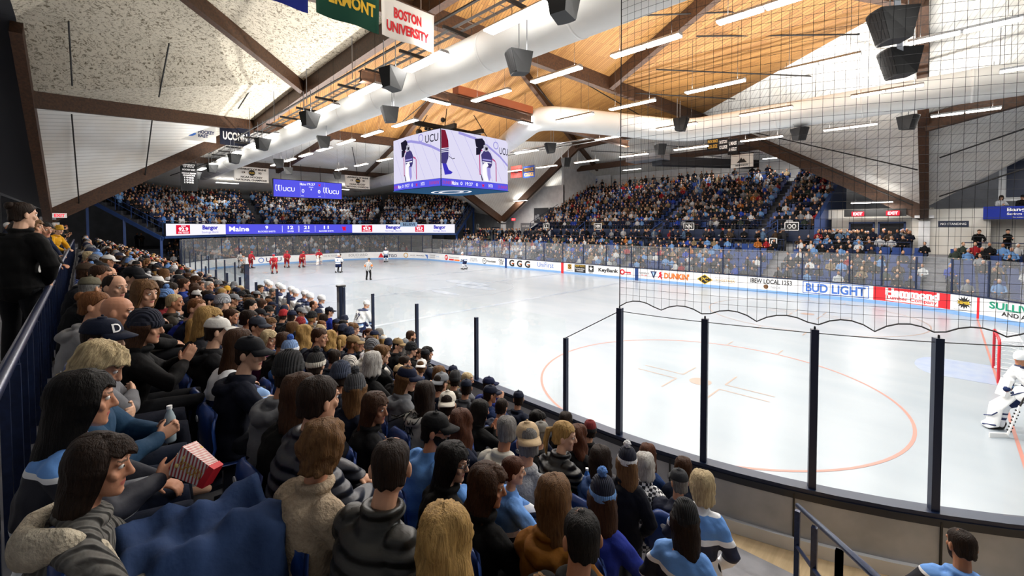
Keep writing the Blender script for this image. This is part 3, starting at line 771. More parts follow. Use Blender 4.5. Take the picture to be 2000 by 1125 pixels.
for n_ in (nA, nB, nC):
    pm = MB(); pm.box((n_[0], n_[1]+.3, 2.4), (0.6, 0.5, 4.8)); pm.box((n_[0], n_[1], 5.1), (1.0, 0.8, 0.2))
    obj('trim_roof_pier', pm, 'wall_white', kind='structure')
obj('wall_right', MB().box((46, 8, 8.5), (0.3, 54, 18)), 'wall_white', kind='structure')
PIPES = [((-6.56, -19.35, 15.1), (-10.02, -19.31, 12.6)), ((-6.37, -15.31, 15.1), (-10.6, -15.4, 12.9)), ((-5.5, -10.2, 15.5), (-13.2, -10.4, 13.6)), ((-13.1, -19.39, 11.5), (-20.3, -19.2, 6.25)),
         ((-15.3, -15.3, 12.5), (-20.4, -15.4, 8.6)), ((-11.6, -20.7, 11.6), (-19.6, -9.2, 13.2)), ((-3.0, 3.0, 17.0), (-14, 4, 15.0)), ((0.5, 8.0, 17.0), (-3.2, 19, 14.9)), ((4.2, 9, 16.6), (4.6, 21, 15.0)), ((8.0, 10, 14.7), (14, 17, 14.4)),
         ((12, 8, 14.9), (20, 15, 14.2)), ((15.5, 6, 15.4), (22.5, 10, 14.6)), ((-23, 3, 13.6), (-40, 12, 9.9)), ((-23, -5, 13.3), (-36, -12, 10.2)), ((-6, 26, 13.9), (8, 31, 12.2)), ((18.5, 2.2, 16.6), (23.5, 6.8, 15.1)), ((14, 2.5, 15.9), (19, 6.7, 15.9)),
         ((24.3, 21.4, 5.9), (10.5, 22.8, 14.2)), ((24.6, 18, 8.0), (11, 22.8, 13.8)), ((25.6, 20.5, 6.4), (33, 16.5, 9.2)), ((25.6, 17.5, 8.6), (34, 13.5, 11.2))]
for a, b in PIPES:
    obj('trim_sprinkler_pipe', MB().rod(a, b, 0.045), 'pipe', kind='structure')

# ------------------------------------------------------------------ ducts
def duct(label, pts, r):
    d = empty('air_duct', pts[0], label=label, cat='duct')
    P = []
    for i, p in enumerate(pts):                         # rounded elbows
        p = Vector(p)
        if 0 < i < len(pts)-1:
            a = (Vector(pts[i-1])-p).normalized(); b = (Vector(pts[i+1])-p).normalized()
            for t in (0, .25, .5, .75, 1): P.append(p+a*1.6*(1-t)**2+b*1.6*t**2)
        else: P.append(p)
    obj('duct_tube', MB().tube(P, r, 32, side=(0, 0, 1), cap=False), 'duct', d, smooth=True)
    bd = MB(); L = 0
    for i in range(len(P)-1):
        a, b = P[i], P[i+1]; n = int((b-a).length/4.2)
        for k in range(1, n+1):
            c = a.lerp(b, k/(n+1)); t = (b-a).normalized()*0.05
            bd.tube([c-t, c+t], r+0.015, 32, side=(0, 0, 1), cap=False)
    obj('duct_seam', bd, 'duct', d, smooth=True)
    st = MB()
    for i in range(len(P)-1):
        a, b = P[i], P[i+1]; n = int((b-a).length/2.2)
        for k in range(n):
            c = a.lerp(b, (k+.5)/n); st.rod((c.x, c.y, c.z+r-0.03), (c.x, c.y, c.z+r+1.6), 0.012, 5)
    obj('duct_hanger', st, 'pipe', d)
    return settle(d)
duct('long white fabric duct over the near half of the ice', [(34, -8.3, 11.0), (-8, -8.3, 11.0), (-41.5, -8.3, 11.0)], 0.75)
duct('white duct over the far half of the ice with an angled elbow', [(42, 8.9, 10.7), (13.6, 8.9, 10.7), (8.3, 0.4, 11.1), (-3.5, 7.2, 10.9), (-40, 11.2, 10.6)], 0.72)

# ------------------------------------------------------------------ cable trays and pipe rack beside the near duct
CT = empty('cable_tray', (0, -9.6, 11.4), label='dark pipes and cable tray running beside the long white duct', cat='cable tray')
for yy_, zz_, rr_ in ((-9.1, 12.5, 0.06), (-8.85, 12.7, 0.05), (-9.35, 12.3, 0.05)):
    obj('pipe', MB().rod((30, yy_, zz_), (-40, yy_, zz_), rr_), 'pipe', CT)
tr = MB()
for q in (-8.65, -9.05): tr.box((-5, q, 12.0), (70, 0.03, 0.1))
for k in range(120): tr.box((29-0.58*k, -8.85, 11.97), (0.03, 0.4, 0.03))
obj('tray_rungs', tr, 'steel', CT)
for k in range(22):
    x = 25-3.1*k; obj('hanger_bar', MB().beam((x, -9.6, 11.85), (x, -8.3, 11.85), 0.1, 0.12), 'pipe', CT)
for k in range(10):
    x = 23.4-6.2*k; obj('hanger_rod', MB().rod((x, -9.5, 11.8), (x, -9.5, 13.9), 0.02), 'steel', CT)
settle(CT)
CR = empty('cross_beam', (7.78, -10, 11), label='dark brown steel beam hanging across the rink over the scoreboard', cat='beam')
obj('beam_web', MB().box((7.78, 0.5, 11.0), (0.12, 22, 0.42)), 'timber', CR)
fl = MB(); fl.box((7.78, 0.5, 10.78), (0.36, 22, 0.05)); fl.box((7.78, 0.5, 11.22), (0.36, 22, 0.05)); obj('beam_flange', fl, 'timber', CR)
mat('rust', '#8a4522', 0.5); obj('winch_housing', MB().box((7.78, -2.6, 11.5), (0.5, 5.6, 0.42)), 'rust', CR)
settle(CR)
FT = empty('pipe_rack', (0, 10.3, 11.5), label='bundle of grey pipes running beside the far white duct', cat='pipe rack')
for k, (yy_, zz_) in enumerate(((10.2, 11.6), (10.5, 11.75), (10.8, 11.5), (11.1, 11.9))):
    obj('pipe', MB().rod((36, yy_, zz_), (-20, yy_, zz_), 0.05), 'steel' if k % 2 else 'pipe', FT)
settle(FT)

# ------------------------------------------------------------------ fluorescent lights
ORD = ['first', 'second', 'third', 'fourth', 'fifth', 'sixth', 'seventh', 'eighth', 'ninth', 'tenth', 'eleventh', 'twelfth', 'thirteenth', 'fourteenth', 'fifteenth', 'sixteenth', 'seventeenth', 'eighteenth', 'nineteenth', 'twentieth']
def ordn(k):
    if k < 20: return ORD[k]
    t = {2: 'twenty', 3: 'thirty', 4: 'forty', 5: 'fifty'}[(k+1)//10]; u = (k+1) % 10
    return (t[:-1]+'ieth') if u == 0 else t+'-'+ORD[u-1]
def fixture(x, y, z, rot, wid, label, power=1.0, hang=2.2):
    f = empty('ceiling_light', (x, y, z), rot, label=label, cat='ceiling light', group='fluorescent lights under the roof')
    hs = MB(); L = 2.42
    hs.add([(-L/2, -wid/2, 0), (L/2, -wid/2, 0), (L/2, wid/2, 0), (-L/2, wid/2, 0), (-L/2, -wid*.32, .09), (L/2, -wid*.32, .09), (L/2, wid*.32, .09), (-L/2, wid*.32, .09)],
           [(0, 1, 5, 4), (1, 2, 6, 5), (2, 3, 7, 6), (3, 0, 4, 7), (4, 5, 6, 7), (3, 2, 1, 0)])
    obj('light_housing', hs, 'steel', f)
    dm = MB(); dm.box((-L/4-.01, 0, -0.02), (L/2-.06, wid*.92, 0.045)); dm.box((L/4+.01, 0, -0.02), (L/2-.06, wid*.92, 0.045))
    obj('diffuser', dm, 'lamp', f)
    for q in (-L*.38, L*.38): obj('suspension_wire', MB().rod((q, 0, .08), (q, 0, hang), 0.008, 4), 'pipe', f)
    ld = bpy.data.lights.new('tube_glow', 'AREA'); ld.shape = 'RECTANGLE'; ld.size = 2.3; ld.size_y = wid*.9; ld.energy = LAMP_W*power; ld.color = (1.0, 0.97, 0.92)
    lo = bpy.data.objects.new('tube_glow', ld); COL.objects.link(lo); lo.parent = f; lo.location = (0, 0, -0.06)
    lu = bpy.data.lights.new('ceiling_fill', 'AREA'); lu.shape = 'RECTANGLE'; lu.size = 2.3; lu.size_y = wid*.5; lu.energy = LAMP_W*power*UPLIGHT; lu.color = (1.0, 0.97, 0.92)  # added fill lamp pointing up at the ceiling
    if hang == 0.5: lu.energy *= .12
    elif x > 25: lu.energy *= .4
    elif y < -10: lu.energy *= .4
    l2 = bpy.data.objects.new('ceiling_fill', lu); COL.objects.link(l2); l2.parent = f; l2.location = (0, 0, 0.11); l2.rotation_euler = (PI, 0, 0)
    return f
for y, xs, lab, wd in ((-10.45, (31.0, 26.5, 21.9, 17.3, 12.7, 8.1, 3.9, -0.6, -5.1, -9.6, -14.1, -18.6, -23.1, -27.6), 'left of the long near duct', .42),
                       (-6.2, (26.6, 22.4, 18.9, 15.15, 11.4, 4.1, 0.2, -3.6, -7.4, -11.2, -15, -18.8), 'right of the long near duct', .32),
                       (-0.45, (26.2, 22.6, 18.95, 15.1, 11.65, -4.5, -9, -13.5, -18), 'along the middle of the rink roof', .3),
                       (5.4, (28.5, 24, 19.3, 14.6, 10.2, 2.5, -2, -6.5, -11, -15.5), 'between the rink middle and far duct', .3),
                       (11.2, (26.5, 22, 17.5, 13, 8.5, 4, -0.5, -5, -9.5, -14, -18.5), 'beyond the far white duct', .3)):
    for k, x in enumerate(xs): fixture(x, y, 10.3 if y < 10 else 10.0, 0, wd, 'hanging fluorescent light %s, %s from the near end' % (lab, ordn(k)), 1.0)  # nearest ones in most rows are unseen, added to light the right corner
fixture(7.78, -7.0, 10.7, PI/2, .3, 'fluorescent light fixed under the near end of the cross beam', 1.0, 0.2)
fixture(7.78, 0.5, 10.7, PI/2, .3, 'fluorescent light under the cross beam right of the scoreboard', 1.0, 0.2)
for x, y, z, r_, lab in ((-2, 29, 11.5, 0, 'left light above the upper far stand'), (6, 30.5, 11.4, 0, 'middle light above the upper far stand'), (13.5, 30.5, 11.4, 0, 'right light above the upper far stand'), (-12.5, 27.5, 9.5, 0, 'light on the grey wall by the far corner'), (-16, 23.5, 8.0, 0, 'low light above the far corner photos'),
                         (-39, -6, 10.0, PI/2, 'left added light over the student deck'), (-39, 1, 10.0, PI/2, 'middle added light over the student deck'), (-38, 8, 10.0, PI/2, 'right added light over the student deck'), (-22, -22.0, 4.9, 0, 'light under the deck at the far left concourse'), (22, 21.8, 6.2, 0, 'added light over the right lobby'), (31, 19.5, 8.5, 0, 'added light above the right balcony')):
    fixture(x, y, z, r_, .3, 'fluorescent fixture, ' + lab, 0.6, 0.5)  # student deck, lobby and balcony lights are added to brighten those areas
# ------------------------------------------------------------------ centre-hung scoreboard
SB = empty('scoreboard', (0, 0, 7.0), label='four sided video scoreboard hanging over centre ice', cat='scoreboard')
SH, Z0, Z1 = 2.95, 7.06, 10.72
def face_pt(f, a, h, o):
    """point on face f: a across (left to right seen from outside), h height, o outward; the faces bow out a little."""
    bow = 0.16*(1-(a/SH)**2); d = SH+bow+o
    return {0: (a, -d, h), 1: (d, a, h), 2: (-a, d, h), 3: (-d, -a, h)}[f]
def on_face(f, me, a0, h0, m, off, name='screen_picture'):
    n = len(me.vertices); c = np.zeros(n*3); me.vertices.foreach_get('co', c); c = c.reshape(-1, 3)
    for i in range(n): c[i] = face_pt(f, a0+c[i, 0], h0+c[i, 1], off)
    me.vertices.foreach_set('co', c.ravel()); me.update(); me.materials.append(MATS[m]); me.name = name
    return link(name, me, SB)
def fgrid(w_, h_, n=8):
    mb = MB()
    for i in range(n):
        x0, x1 = -w_/2+w_*i/n, -w_/2+w_*(i+1)/n
        mb.add([(x0, -h_/2, 0), (x1, -h_/2, 0), (x1, h_/2, 0), (x0, h_/2, 0)], [(0, 1, 2, 3)])
    return mb
core = MB(); core.box((0, 0, (Z0+Z1)/2), (5.86, 5.86, Z1-Z0)); obj('cabinet', core, 'black', SB)
un = MB(); un.box((0, 0, Z0-0.03), (6.0, 6.0, 0.06)); obj('underside', un, 'led_teal', SB)
ug = MB().add([(x, y, Z0-0.065) for x, y in circ(2.0, 28, 1.3)], [tuple(range(28))]); 
rg = annulus(0.86, 1.0, 32); rg.v = [(x*1.9, y*1.2, Z0-0.07) for x, y, z in rg.v]; obj('underside_emblem', rg, 'led_text', SB)
rg = annulus(0.45, 0.62, 32); rg.v = [(x*1.9, y*1.2, Z0-0.07) for x, y, z in rg.v]; obj('underside_emblem', rg, 'led_text', SB)
for f in range(4):
    ex = MB(); on_face(f, fgrid(5.86, 3.14).mesh('s'), 0, 9.13, 'led_ice', 0.02, 'video_screen')
    on_face(f, fgrid(5.86, 0.47).mesh('s'), 0, 7.31, 'led_blue', 0.02, 'score_strip')
def fp(f, pts, m, off=0.03):
    """polygon given in screen fractions (x right, y down) on the main screen; cut in a fan so it follows the bow."""
    me = MB().add([((x-.5)*5.86, (.5-y)*3.14, 0) for x, y in pts], [tuple(range(len(pts)))]).mesh('p')
    return on_face(f, me, 0, 9.13, m, off)
def fband(f, pts, wd, m, off=0.028):
    mb = MB()
    for (x0, y0), (x1, y1) in zip(pts[:-1], pts[1:]):
        mb.add([((x0-.5)*5.86, (.5-y0)*3.14, 0), ((x1-.5)*5.86, (.5-y1)*3.14, 0), ((x1-.5)*5.86, (.5-y1-wd)*3.14, 0), ((x0-.5)*5.86, (.5-y0-wd)*3.14, 0)], [(0, 1, 2, 3)])
    return on_face(f, mb.mesh('b'), 0, 9.13, m, off)
def goalie_pic(f, x, k):
    P_ = lambda pts: [(x+k*a, b) for a, b in pts]
    fp(f, P_([(-.12, .10), (0, .06), (.04, .12), (.05, .24), (-.02, .30), (-.10, .26)]), 'led_dark', .032); fp(f, P_([(-.10, .28), (.0, .26), (-.04, .42), (-.10, .44)]), 'led_dark', .033)
    fp(f, P_([(.02, .33), (.09, .30), (.14, .36), (.17, .46), (.16, .62), (.13, .70), (.02, .68), (-.01, .56), (-.02, .42)]), 'led_purple', .036)
    fp(f, P_([(.02, .20), (.06, .18), (.10, .22), (.10, .31), (.05, .34), (.02, .30)]), 'led_grey', .04); fp(f, P_([(.045, .24), (.09, .24), (.085, .30), (.05, .31)]), 'led_dark', .043)
    fp(f, P_([(.02, .60), (.08, .58), (.10, .64), (.06, .70), (.0, .68)]), 'led_text', .043)
    fp(f, P_([(.0, .68), (.06, .68), (.07, .84), (.10, .98), (.03, .98), (.0, .84)]), 'led_text', .04); fp(f, P_([(.075, .68), (.13, .68), (.14, .9), (.11, .98), (.085, .86)]), 'led_lilac', .04)
    fp(f, P_([(-.03, .84), (-.02, .84), (.01, .98), (-.01, .98)]), 'led_dark', .041); fp(f, P_([(.0, .50), (.15, .50), (.15, .53), (.0, .53)]), 'led_lilac', .045); fp(f, P_([(.0, .56), (.15, .56), (.15, .58), (.0, .58)]), 'led_text', .045)
    fband(f, P_([(.17, .46), (.22, .50), (.235, .56)]), .035, 'led_pink', .034); fp(f, P_([(.225, .54), (.24, .54), (.245, .97), (.23, .97)]), 'led_pink', .034)
    fband(f, P_([(-.05, .34), (.0, .30)]), .03, 'led_pink', .031); fp(f, P_([(-.055, .34), (-.04, .34), (-.03, .86), (-.045, .86)]), 'led_pink', .031)
fband(0, [(.28, .08), (.45, .10), (.65, .18), (.85, .30), (1.0, .42)], .055, 'led_lilac')
fband(1, [(.22, .0), (.45, .06), (.65, .18), (.85, .36), (1.0, .55)], .055, 'led_lilac')
for f in (0, 1):
    for k in range(9):
        x = -.2+.16*k
        fband(f, [(max(0, min(1, x+.3*t)), t) for t in (0, .33, .66, .97) if 0 <= x+.3*t <= 1], .011, 'led_lilac', .024)
    for k in range(7): fband(f, [(0, .15+.13*k), (1, .05+.15*k)], .012, 'led_lilac', .024)
goalie_pic(0, .33, 1.0); goalie_pic(1, .56, .95)
fp(1, [(0, .02), (.05, .02), (.085, .22), (.09, .36), (.0, .40)], 'led_maroon', .036); fp(1, [(0, .40), (.09, .36), (.085, .58), (.06, .70), (.0, .70)], 'led_purple', .036)
fp(1, [(.01, .70), (.06, .70), (.09, .82), (.14, .86), (.12, .90), (.04, .93), (.03, .84)], 'led_ink', .037); fband(1, [(.09, .53), (.14, .58), (.17, .56)], .014, 'led_dark')
for k in range(3): fp(1, [(0, .40+.035*k), (.09, .365+.035*k), (.09, .378+.035*k), (0, .413+.035*k)], 'led_text', .04)
def f_text(f, t, x, y, w_, h_, m, off=.045, z0=9.13, hh=3.14): return on_face(f, text_mesh(t, w_, h_, 0, 0.01), (x-.5)*5.86, z0+(.5-y)*hh, m, off, 'screen_lettering')
f_text(0, 'UCU', .86, .16, 1.35, .5, 'led_dark'); f_text(1, 'UCU', .92, .26, .9, .5, 'led_dark')
on_face(0, annulus(.2, .27).mesh('e'), (.66-.5)*5.86, 10.35, 'led_lilac', .04); on_face(1, annulus(.2, .27).mesh('e'), (.78-.5)*5.86, 10.2, 'led_lilac', .04)
for f in range(4):
    for t, x, w_, m in (("DUNKIN'", .08, .78, 'led_pink'), ('0', .255, .16, 'led_text'), ('19:27', .36, .62, 'led_text'), ('0', .475, .16, 'led_text'), ('SHOTS 0', .69, .42, 'led_text'), ("DUNKIN'", .9, 1.0, 'led_pink')):
        f_text(f, t, x, .5, w_, .22, m, .04, 7.31, .47)
    on_face(f, MB().add([(x, y, 0) for x, y in ((-.16, .1), (0, .03), (.16, .1), (.06, 0), (.1, -.14), (0, -.06), (-.1, -.14), (-.06, 0))], [tuple(range(8))]).mesh('e'), (.57-.5)*5.86, 7.31, 'led_red', .04)
    f_text(f, 'Maine', .17, .5, .5, .26, 'led_text', .04, 7.31, .47)
rig = MB()
for x in (-2.0, 2.0):
    for y in (-2.0, 2.0): rig.rod((x, y, Z1), (x*.6, y*.6, 12.6), 0.03)
rig.beam((-2.2, -1.2, 11.3), (2.2, -1.2, 11.3), 0.2, 0.3); rig.beam((-2.2, 1.2, 11.3), (2.2, 1.2, 11.3), 0.2, 0.3); rig.beam((0.2, -3.2, 11.5), (0.2, 2.6, 11.5), 0.25, 0.3)
for k in range(12): rig.ball((random.uniform(-2, 2), random.uniform(-2.2, 1.5), 11.15+random.uniform(0, .5)), random.uniform(.12, .28), 8, 5)
obj('hoist_rig', rig, 'black', SB)
settle(SB)

# ------------------------------------------------------------------ ribbon board on the student deck
RBD = empty('ribbon_board', (-35.4, 0.7, 3.55), label='long LED ribbon board under the student deck at the far end', cat='LED board')
RZ0, RZ1 = 3.52, 4.82
RL = [(RB[i+1]-RB[i]).length for i in range(3)]
def rib_pt(i, a, z, o):
    t = (RB[i+1]-RB[i]).normalized(); n = Vector((t.y, -t.x))
    if n.dot(Vector((-RB[i].x, -RB[i].y))) < 0: n = -n
    p = RB[i]+t*a+n*o; return Vector((p.x, p.y, z)), Vector((t.x, t.y, 0)), Vector((n.x, n.y, 0))
def rib_panel(i, a0, a1, m, off=0.02, z0=RZ0+.05, z1=RZ1-.05, name='led_panel'):
    p, t, n = rib_pt(i, a0, z0, off); q, _, _ = rib_pt(i, a1, z0, off); h = Vector((0, 0, z1-z0))
    return obj(name, MB().add([p, q, q+h, p+h], [(0, 1, 2, 3)]), m, RBD)
def rib_text(i, a, z, w_, h_, t_, m, off=.03, bold=0.02):
    p, t, n = rib_pt(i, a, z, off); return text('led_lettering', t_, frame(p, t, n), w_, h_, m, RBD, bold)
for i in range(3):
    p, t, n = rib_pt(i, 0, (RZ0+RZ1)/2, -.12); q, _, _ = rib_pt(i, RL[i], (RZ0+RZ1)/2, -.12)
    obj('cabinet', MB().beam(p, q, .24, RZ1-RZ0), 'navy_dark', RBD)
rib_panel(0, .1, RL[0], 'led_white'); rib_panel(1, 0, RL[1], 'led_blue'); rib_panel(2, 0, RL[2]-.1, 'led_white')
def badge(i, a, s=1.0):
    rib_panel(i, a-.95*s, a+.95*s, 'led_red', .03, RZ0+.2, RZ1-.18, 'led_badge'); rib_text(i, a, 4.2, 1.3*s, .42, '92.9', 'led_text', .05, .04); rib_text(i, a, 3.86, 1.5*s, .18, 'THE TICKET', 'led_text', .05); rib_text(i, a, 4.54, .6*s, .14, 'MAINE', 'led_text', .05)
def bangor(i, a, s=1.0):
    rib_text(i, a, 4.32, 2.5*s, .62, 'Bangor', 'led_ink', .03, .05); rib_text(i, a, 3.83, 2.7*s, .3, 'Savings Bank', 'led_lilac', .03, .01)
badge(0, 2.3); bangor(0, 6.3)
rib_text(1, 1.4, 4.2, 2.1, .62, 'Maine', 'led_text', .03, .03)
for a, nb, cp in ((4.4, '9', 'BLOCKED SHOTS'), (7.2, '12', 'SAVES'), (9.2, '21', 'SAVES'), (11.8, '11', 'BLOCKED SHOTS')):
    rib_text(1, a, 4.36, .34*len(nb), .46, nb, 'led_text', .03, .03); rib_text(1, a, 3.86, .15*len(cp), .2, cp, 'led_text', .03, .02)
for a in (6.2, 8.15, 8.25, 10.3): rib_panel(1, a-.02, a+.02, 'led_text', .03, 3.75, 4.6, 'led_divider')
p, t, n = rib_pt(1, 14.3, 4.17, .03)
em = MB().prism([(-.34, .36), (-.1, .2), (0, .36), (.1, .2), (.34, .36), (.2, .05), (.3, -.36), (.08, -.2), (-.08, -.36), (-.2, -.1)], .02, frame(p, t, n)); obj('led_emblem', em, 'led_red', RBD)
badge(2, 2.4, .9); bangor(2, 6.6, .95); badge(2, 10.6, .7); bangor(2, 13.6, .7)
settle(RBD)

UB = empty('video_board', (-30, .7, 7.97), label='blue video board showing the score hung over the far end', cat='scoreboard')
M = frame((-30, .7, 9.02), (0, 1, 0), (1, 0, 0))
obj('cabinet', MB().box((-30.12, .7, 9.02), (.2, 8.1, 2.14)), 'black', UB)
obj('led_panel', MB().box((-30, .7, 9.02), (.03, 7.96, 2.0)), 'led_blue', UB)
for t, a, h, w_, hh in (('UCU', -2.35, -.1, 1.3, .5), ('UCU', 3.0, -.15, 1.25, .5), ('0', -.75, -.2, .3, .45), ('0', 1.15, -.2, .3, .45), ('19:27', .2, .65, .95, .3), ('PERIOD', .2, .3, .5, .12), ('1', .2, .02, .1, .2), ('Maine', -.75, .62, .7, .3), ('FOL', -.8, -.8, .3, .1), ('FOL', 1.2, -.8, .3, .1)):
    text('led_lettering', t, M @ Matrix.Translation((a, h, .02)), w_, hh, 'led_text', UB, .015)
for a in (-3.45, 2.0):
    rg = MB()
    for dx in (-.17, .17): 
        for (x0, y0, x1, y1) in ((-.13, .36, -.13, -.2), (-.13, -.2, .0, -.36), (.13, .36, .13, -.28), (-.13, .36, 0, .3)):
            rg.beam(M @ Vector((a+dx+x0, y0, .03)), M @ Vector((a+dx+x1, y1, .03)), .05, .05)
    obj('led_emblem', rg, 'led_text', UB)
obj('led_emblem', MB().prism([(-.16, .16), (0, .05), (.16, .16), (.08, -.02), (.12, -.18), (0, -.08), (-.12, -.18), (-.08, -.02)], .02, M @ Matrix.Translation((1.2, .62, .02))), 'led_red', UB)
for a in (-1.05, 1.85): obj('led_divider', MB().box((-29.975, .7+a, 9.02), (.02, .03, 1.9)), 'led_lilac', UB)
hw = MB()
for a in (-3.5, -1, 1.5, 4): hw.rod((-30.1, .7+a*.9, 10.0), (-30.1, .7+a*.9, 12.0), .025)
obj('hanger_rod', hw, 'pipe', UB)
settle(UB)

# ------------------------------------------------------------------ banners
def banner(label, org, xdir, nrm, w_, h_, m, lines=(), wave=.05, rod=True):
    """hanging cloth with folds; lines = [(text, x, y, w, h, material)] in metres from its centre."""
    b = empty('banner', org, label=label, cat='banner')
    M = frame(org, xdir, nrm)
    n = 14; vs = []; fs = []
    def dz(x, y): return wave*(.5-y/h_)*math.sin(x/w_*9+.7)
    for k in range(7):
        for i in range(n+1):
            x = -w_/2+w_*i/n; y = h_/2-h_*k/6; vs.append(M @ Vector((x, y, dz(x, y))))
    N = len(vs)
    for k in range(7):
        for i in range(n+1):
            x = -w_/2+w_*i/n; y = h_/2-h_*k/6; vs.append(M @ Vector((x, y, dz(x, y)-.012)))
    for k in range(6):
        for i in range(n):
            a = k*(n+1)+i; fs += [(a, a+n+1, a+n+2, a+1), (N+a, N+a+1, N+a+n+2, N+a+n+1)]
    for k in range(6):
        for a in (k*(n+1), k*(n+1)+n): fs.append((a, a+n+1, N+a+n+1, N+a))
    obj('cloth', MB().add(vs, fs), m, b, smooth=True)
    if rod: obj('banner_rod', MB().rod(M @ Vector((-w_/2-.05, h_/2+.02, 0)), M @ Vector((w_/2+.05, h_/2+.02, 0)), .025), 'timber', b)
    for s in (-.4, .4): obj('hanging_wire', MB().rod(M @ Vector((w_*s, h_/2, 0)), M @ Vector((w_*s, h_/2+.8, 0)), .008, 4), 'pipe', b)
    for t, x, y, tw, th, tm in lines:
        me = text_mesh(t, tw, th, 0, .04); c = np.zeros(len(me.vertices)*3); me.vertices.foreach_get('co', c); c = c.reshape(-1, 3)
        for q in c: q[:] = M @ Vector((q[0]+x, q[1]+y, dz(q[0]+x, q[1]+y)+.014))
        me.vertices.foreach_set('co', c.ravel()); me.update(); me.materials.append(MATS[tm]); me.name = 'banner_lettering'
        link('banner_lettering', me, b)
    return settle(b), M
XP = (0, 1, 0); NP = (1, 0, 0)
banner('white banner with two lines of dark red lettering', (13, -11.25, 11.25), XP, NP, 2.0, 1.27, 'cloth_white', [('BOSTON', -.04, .22, 1.02, .34, 'i_red'), ('UNIVERSITY', -.02, -.25, 1.6, .34, 'i_red')])
banner('dark green banner with yellow lettering at the top of the picture', (13, -13.3, 11.28), XP, NP, 1.95, 1.34, 'cloth_green', [('VERMONT', 0, -.02, 1.7, .4, 'i_yellow')])
banner('royal blue banner at the top left of the banner row', (13, -15.45, 11.24), XP, NP, 1.95, 1.42, 'cloth_blue')
b_, M = banner('white league banner with a blue swirl emblem', (-19, -12.0, 12.48), XP, NP, 2.42, 1.6, 'cloth_white', [('HOCKEY', .52, .0, 1.15, .3, 'i_navy'), ('EAST', .3, -.33, .7, .28, 'i_navy')])
M = b_.matrix_basis.inverted() @ M
e = MB(); e.prism(circ(.5), .012, M @ Matrix.Translation((-.6, .05, .03))); e2 = MB()
for k in range(3): e2.prism([(-.75+.16*k, .5), (-.67+.16*k, .5), (-.3+.12*k, -.02), (.1, -.1-.07*k+.05), (.1, -.15-.07*k+.05), (-.4+.12*k, -.1)], .012, M @ Matrix.Translation((-.2, 0, .043)))
o1 = obj('banner_emblem', e, 'i_blue', b_); o2 = obj('banner_emblem', e2, 'i_white', b_)
banner('dark navy banner with large white letters beside the swirl banner', (-19, -9.38, 12.44), XP, NP, 2.3, 1.62, 'cloth_navy', [('UCONN', 0, 0, 1.85, .72, 'i_white')])
banner('white 1993 national champions banner left of the video board', (-26, -6.45, 9.92), XP, NP, 3.2, 1.55, 'cloth_white', [('UNIVERSITY OF MAINE', 0, .55, 2.7, .2, 'i_black'), ('19', -.75, .18, .3, .22, 'i_black'), ('93', .75, .18, .3, .22, 'i_black'), ('NCAA HOCKEY', 0, -.28, 2.0, .2, 'i_black'), ('NATIONAL CHAMPIONS', 0, -.58, 2.8, .2, 'i_black')], wave=.03)
banner('white 1999 national champions banner right of the video board', (-26, 5.0, 9.95), XP, NP, 3.2, 1.55, 'cloth_white', [('UNIVERSITY OF MAINE', 0, .55, 2.7, .2, 'i_black'), ('19', -.75, .18, .3, .22, 'i_black'), ('99', .75, .18, .3, .22, 'i_black'), ('NCAA HOCKEY', 0, -.28, 2.0, .2, 'i_black'), ('NATIONAL CHAMPIONS', 0, -.58, 2.8, .2, 'i_black')], wave=.03)
for y in (-6.45, 5.0):
    rb_ = [o for o in COL.objects if o.name.startswith('banner') and o.get('label') and abs(o.location.y-y) < .01 and abs(o.location.x+26) < .1][0]
    inv = Matrix.Translation(rb_.location).inverted()
    obj('banner_emblem', MB().prism(circ(.3), .01, inv @ frame((-25.95, y, 10.1), XP, NP)), 'i_black', rb_)
    me = text_mesh('NCAA', .46, .16, 0, .02); me.transform(inv @ frame((-25.93, y, 10.1), XP, NP)); me.materials.append(MATS['i_yellow']); link('banner_lettering', me, rb_)
banner('tall black league champions banner listing years in white', (-27, -11.6, 9.35), XP, NP, 1.35, 2.75, 'cloth_black', [('UNIVERSITY\nOF MAINE', 0, 1.08, 1.0, .34, 'i_white'), ('HOCKEY EAST', 0, .7, 1.0, .16, 'i_white'), ('REGULAR SEASON', 0, .36, 1.1, .14, 'i_white'), ('CHAMPIONS', 0, .15, .95, .17, 'i_white'), ('1988', 0, -.08, .75, .17, 'i_white'), ('1993', 0, -.31, .75, .17, 'i_white'), ('1995', 0, -.54, .75, .17, 'i_white')], wave=.02)
banner('red banner with black letters right of the scoreboard', (-5.25, 12, 10.0), (1, 0, 0), (0, -1, 0), 1.5, 1.15, 'cloth_red', [('LOWELL', 0, -.1, 1.2, .36, 'i_black')])
banner('royal blue banner with gold letters beside the red banner', (-3.5, 12, 9.85), (1, 0, 0), (0, -1, 0), 1.5, 1.15, 'cloth_royal', [('MERRIMACK', 0, .22, 1.3, .36, 'i_gold'), ('COLLEGE', 0, -.26, 1.2, .36, 'i_gold')])
banner('black banner with gold letters, left of three under the far duct', (12.7, 16, 10.95), (1, 0, 0), (0, -1, 0), .85, .95, 'cloth_black', [('PROVIDENCE', 0, .2, .75, .25, 'i_gold'), ('COLLEGE', 0, -.2, .7, .28, 'i_gold')])
banner('black banner with white letters, middle of three under the far duct', (13.5, 16, 10.8), (1, 0, 0), (0, -1, 0), .7, .95, 'cloth_black', [('BOSTON', 0, .2, .55, .25, 'i_white'), ('COLLEGE', 0, -.2, .58, .28, 'i_white')])
banner('taller black banner with white letters, right of three under the far duct', (14.2, 16, 10.55), (1, 0, 0), (0, -1, 0), .7, 1.2, 'cloth_black', [('UMASS', 0, .25, .55, .28, 'i_white'), ('AMHERST', 0, -.2, .58, .28, 'i_white')])
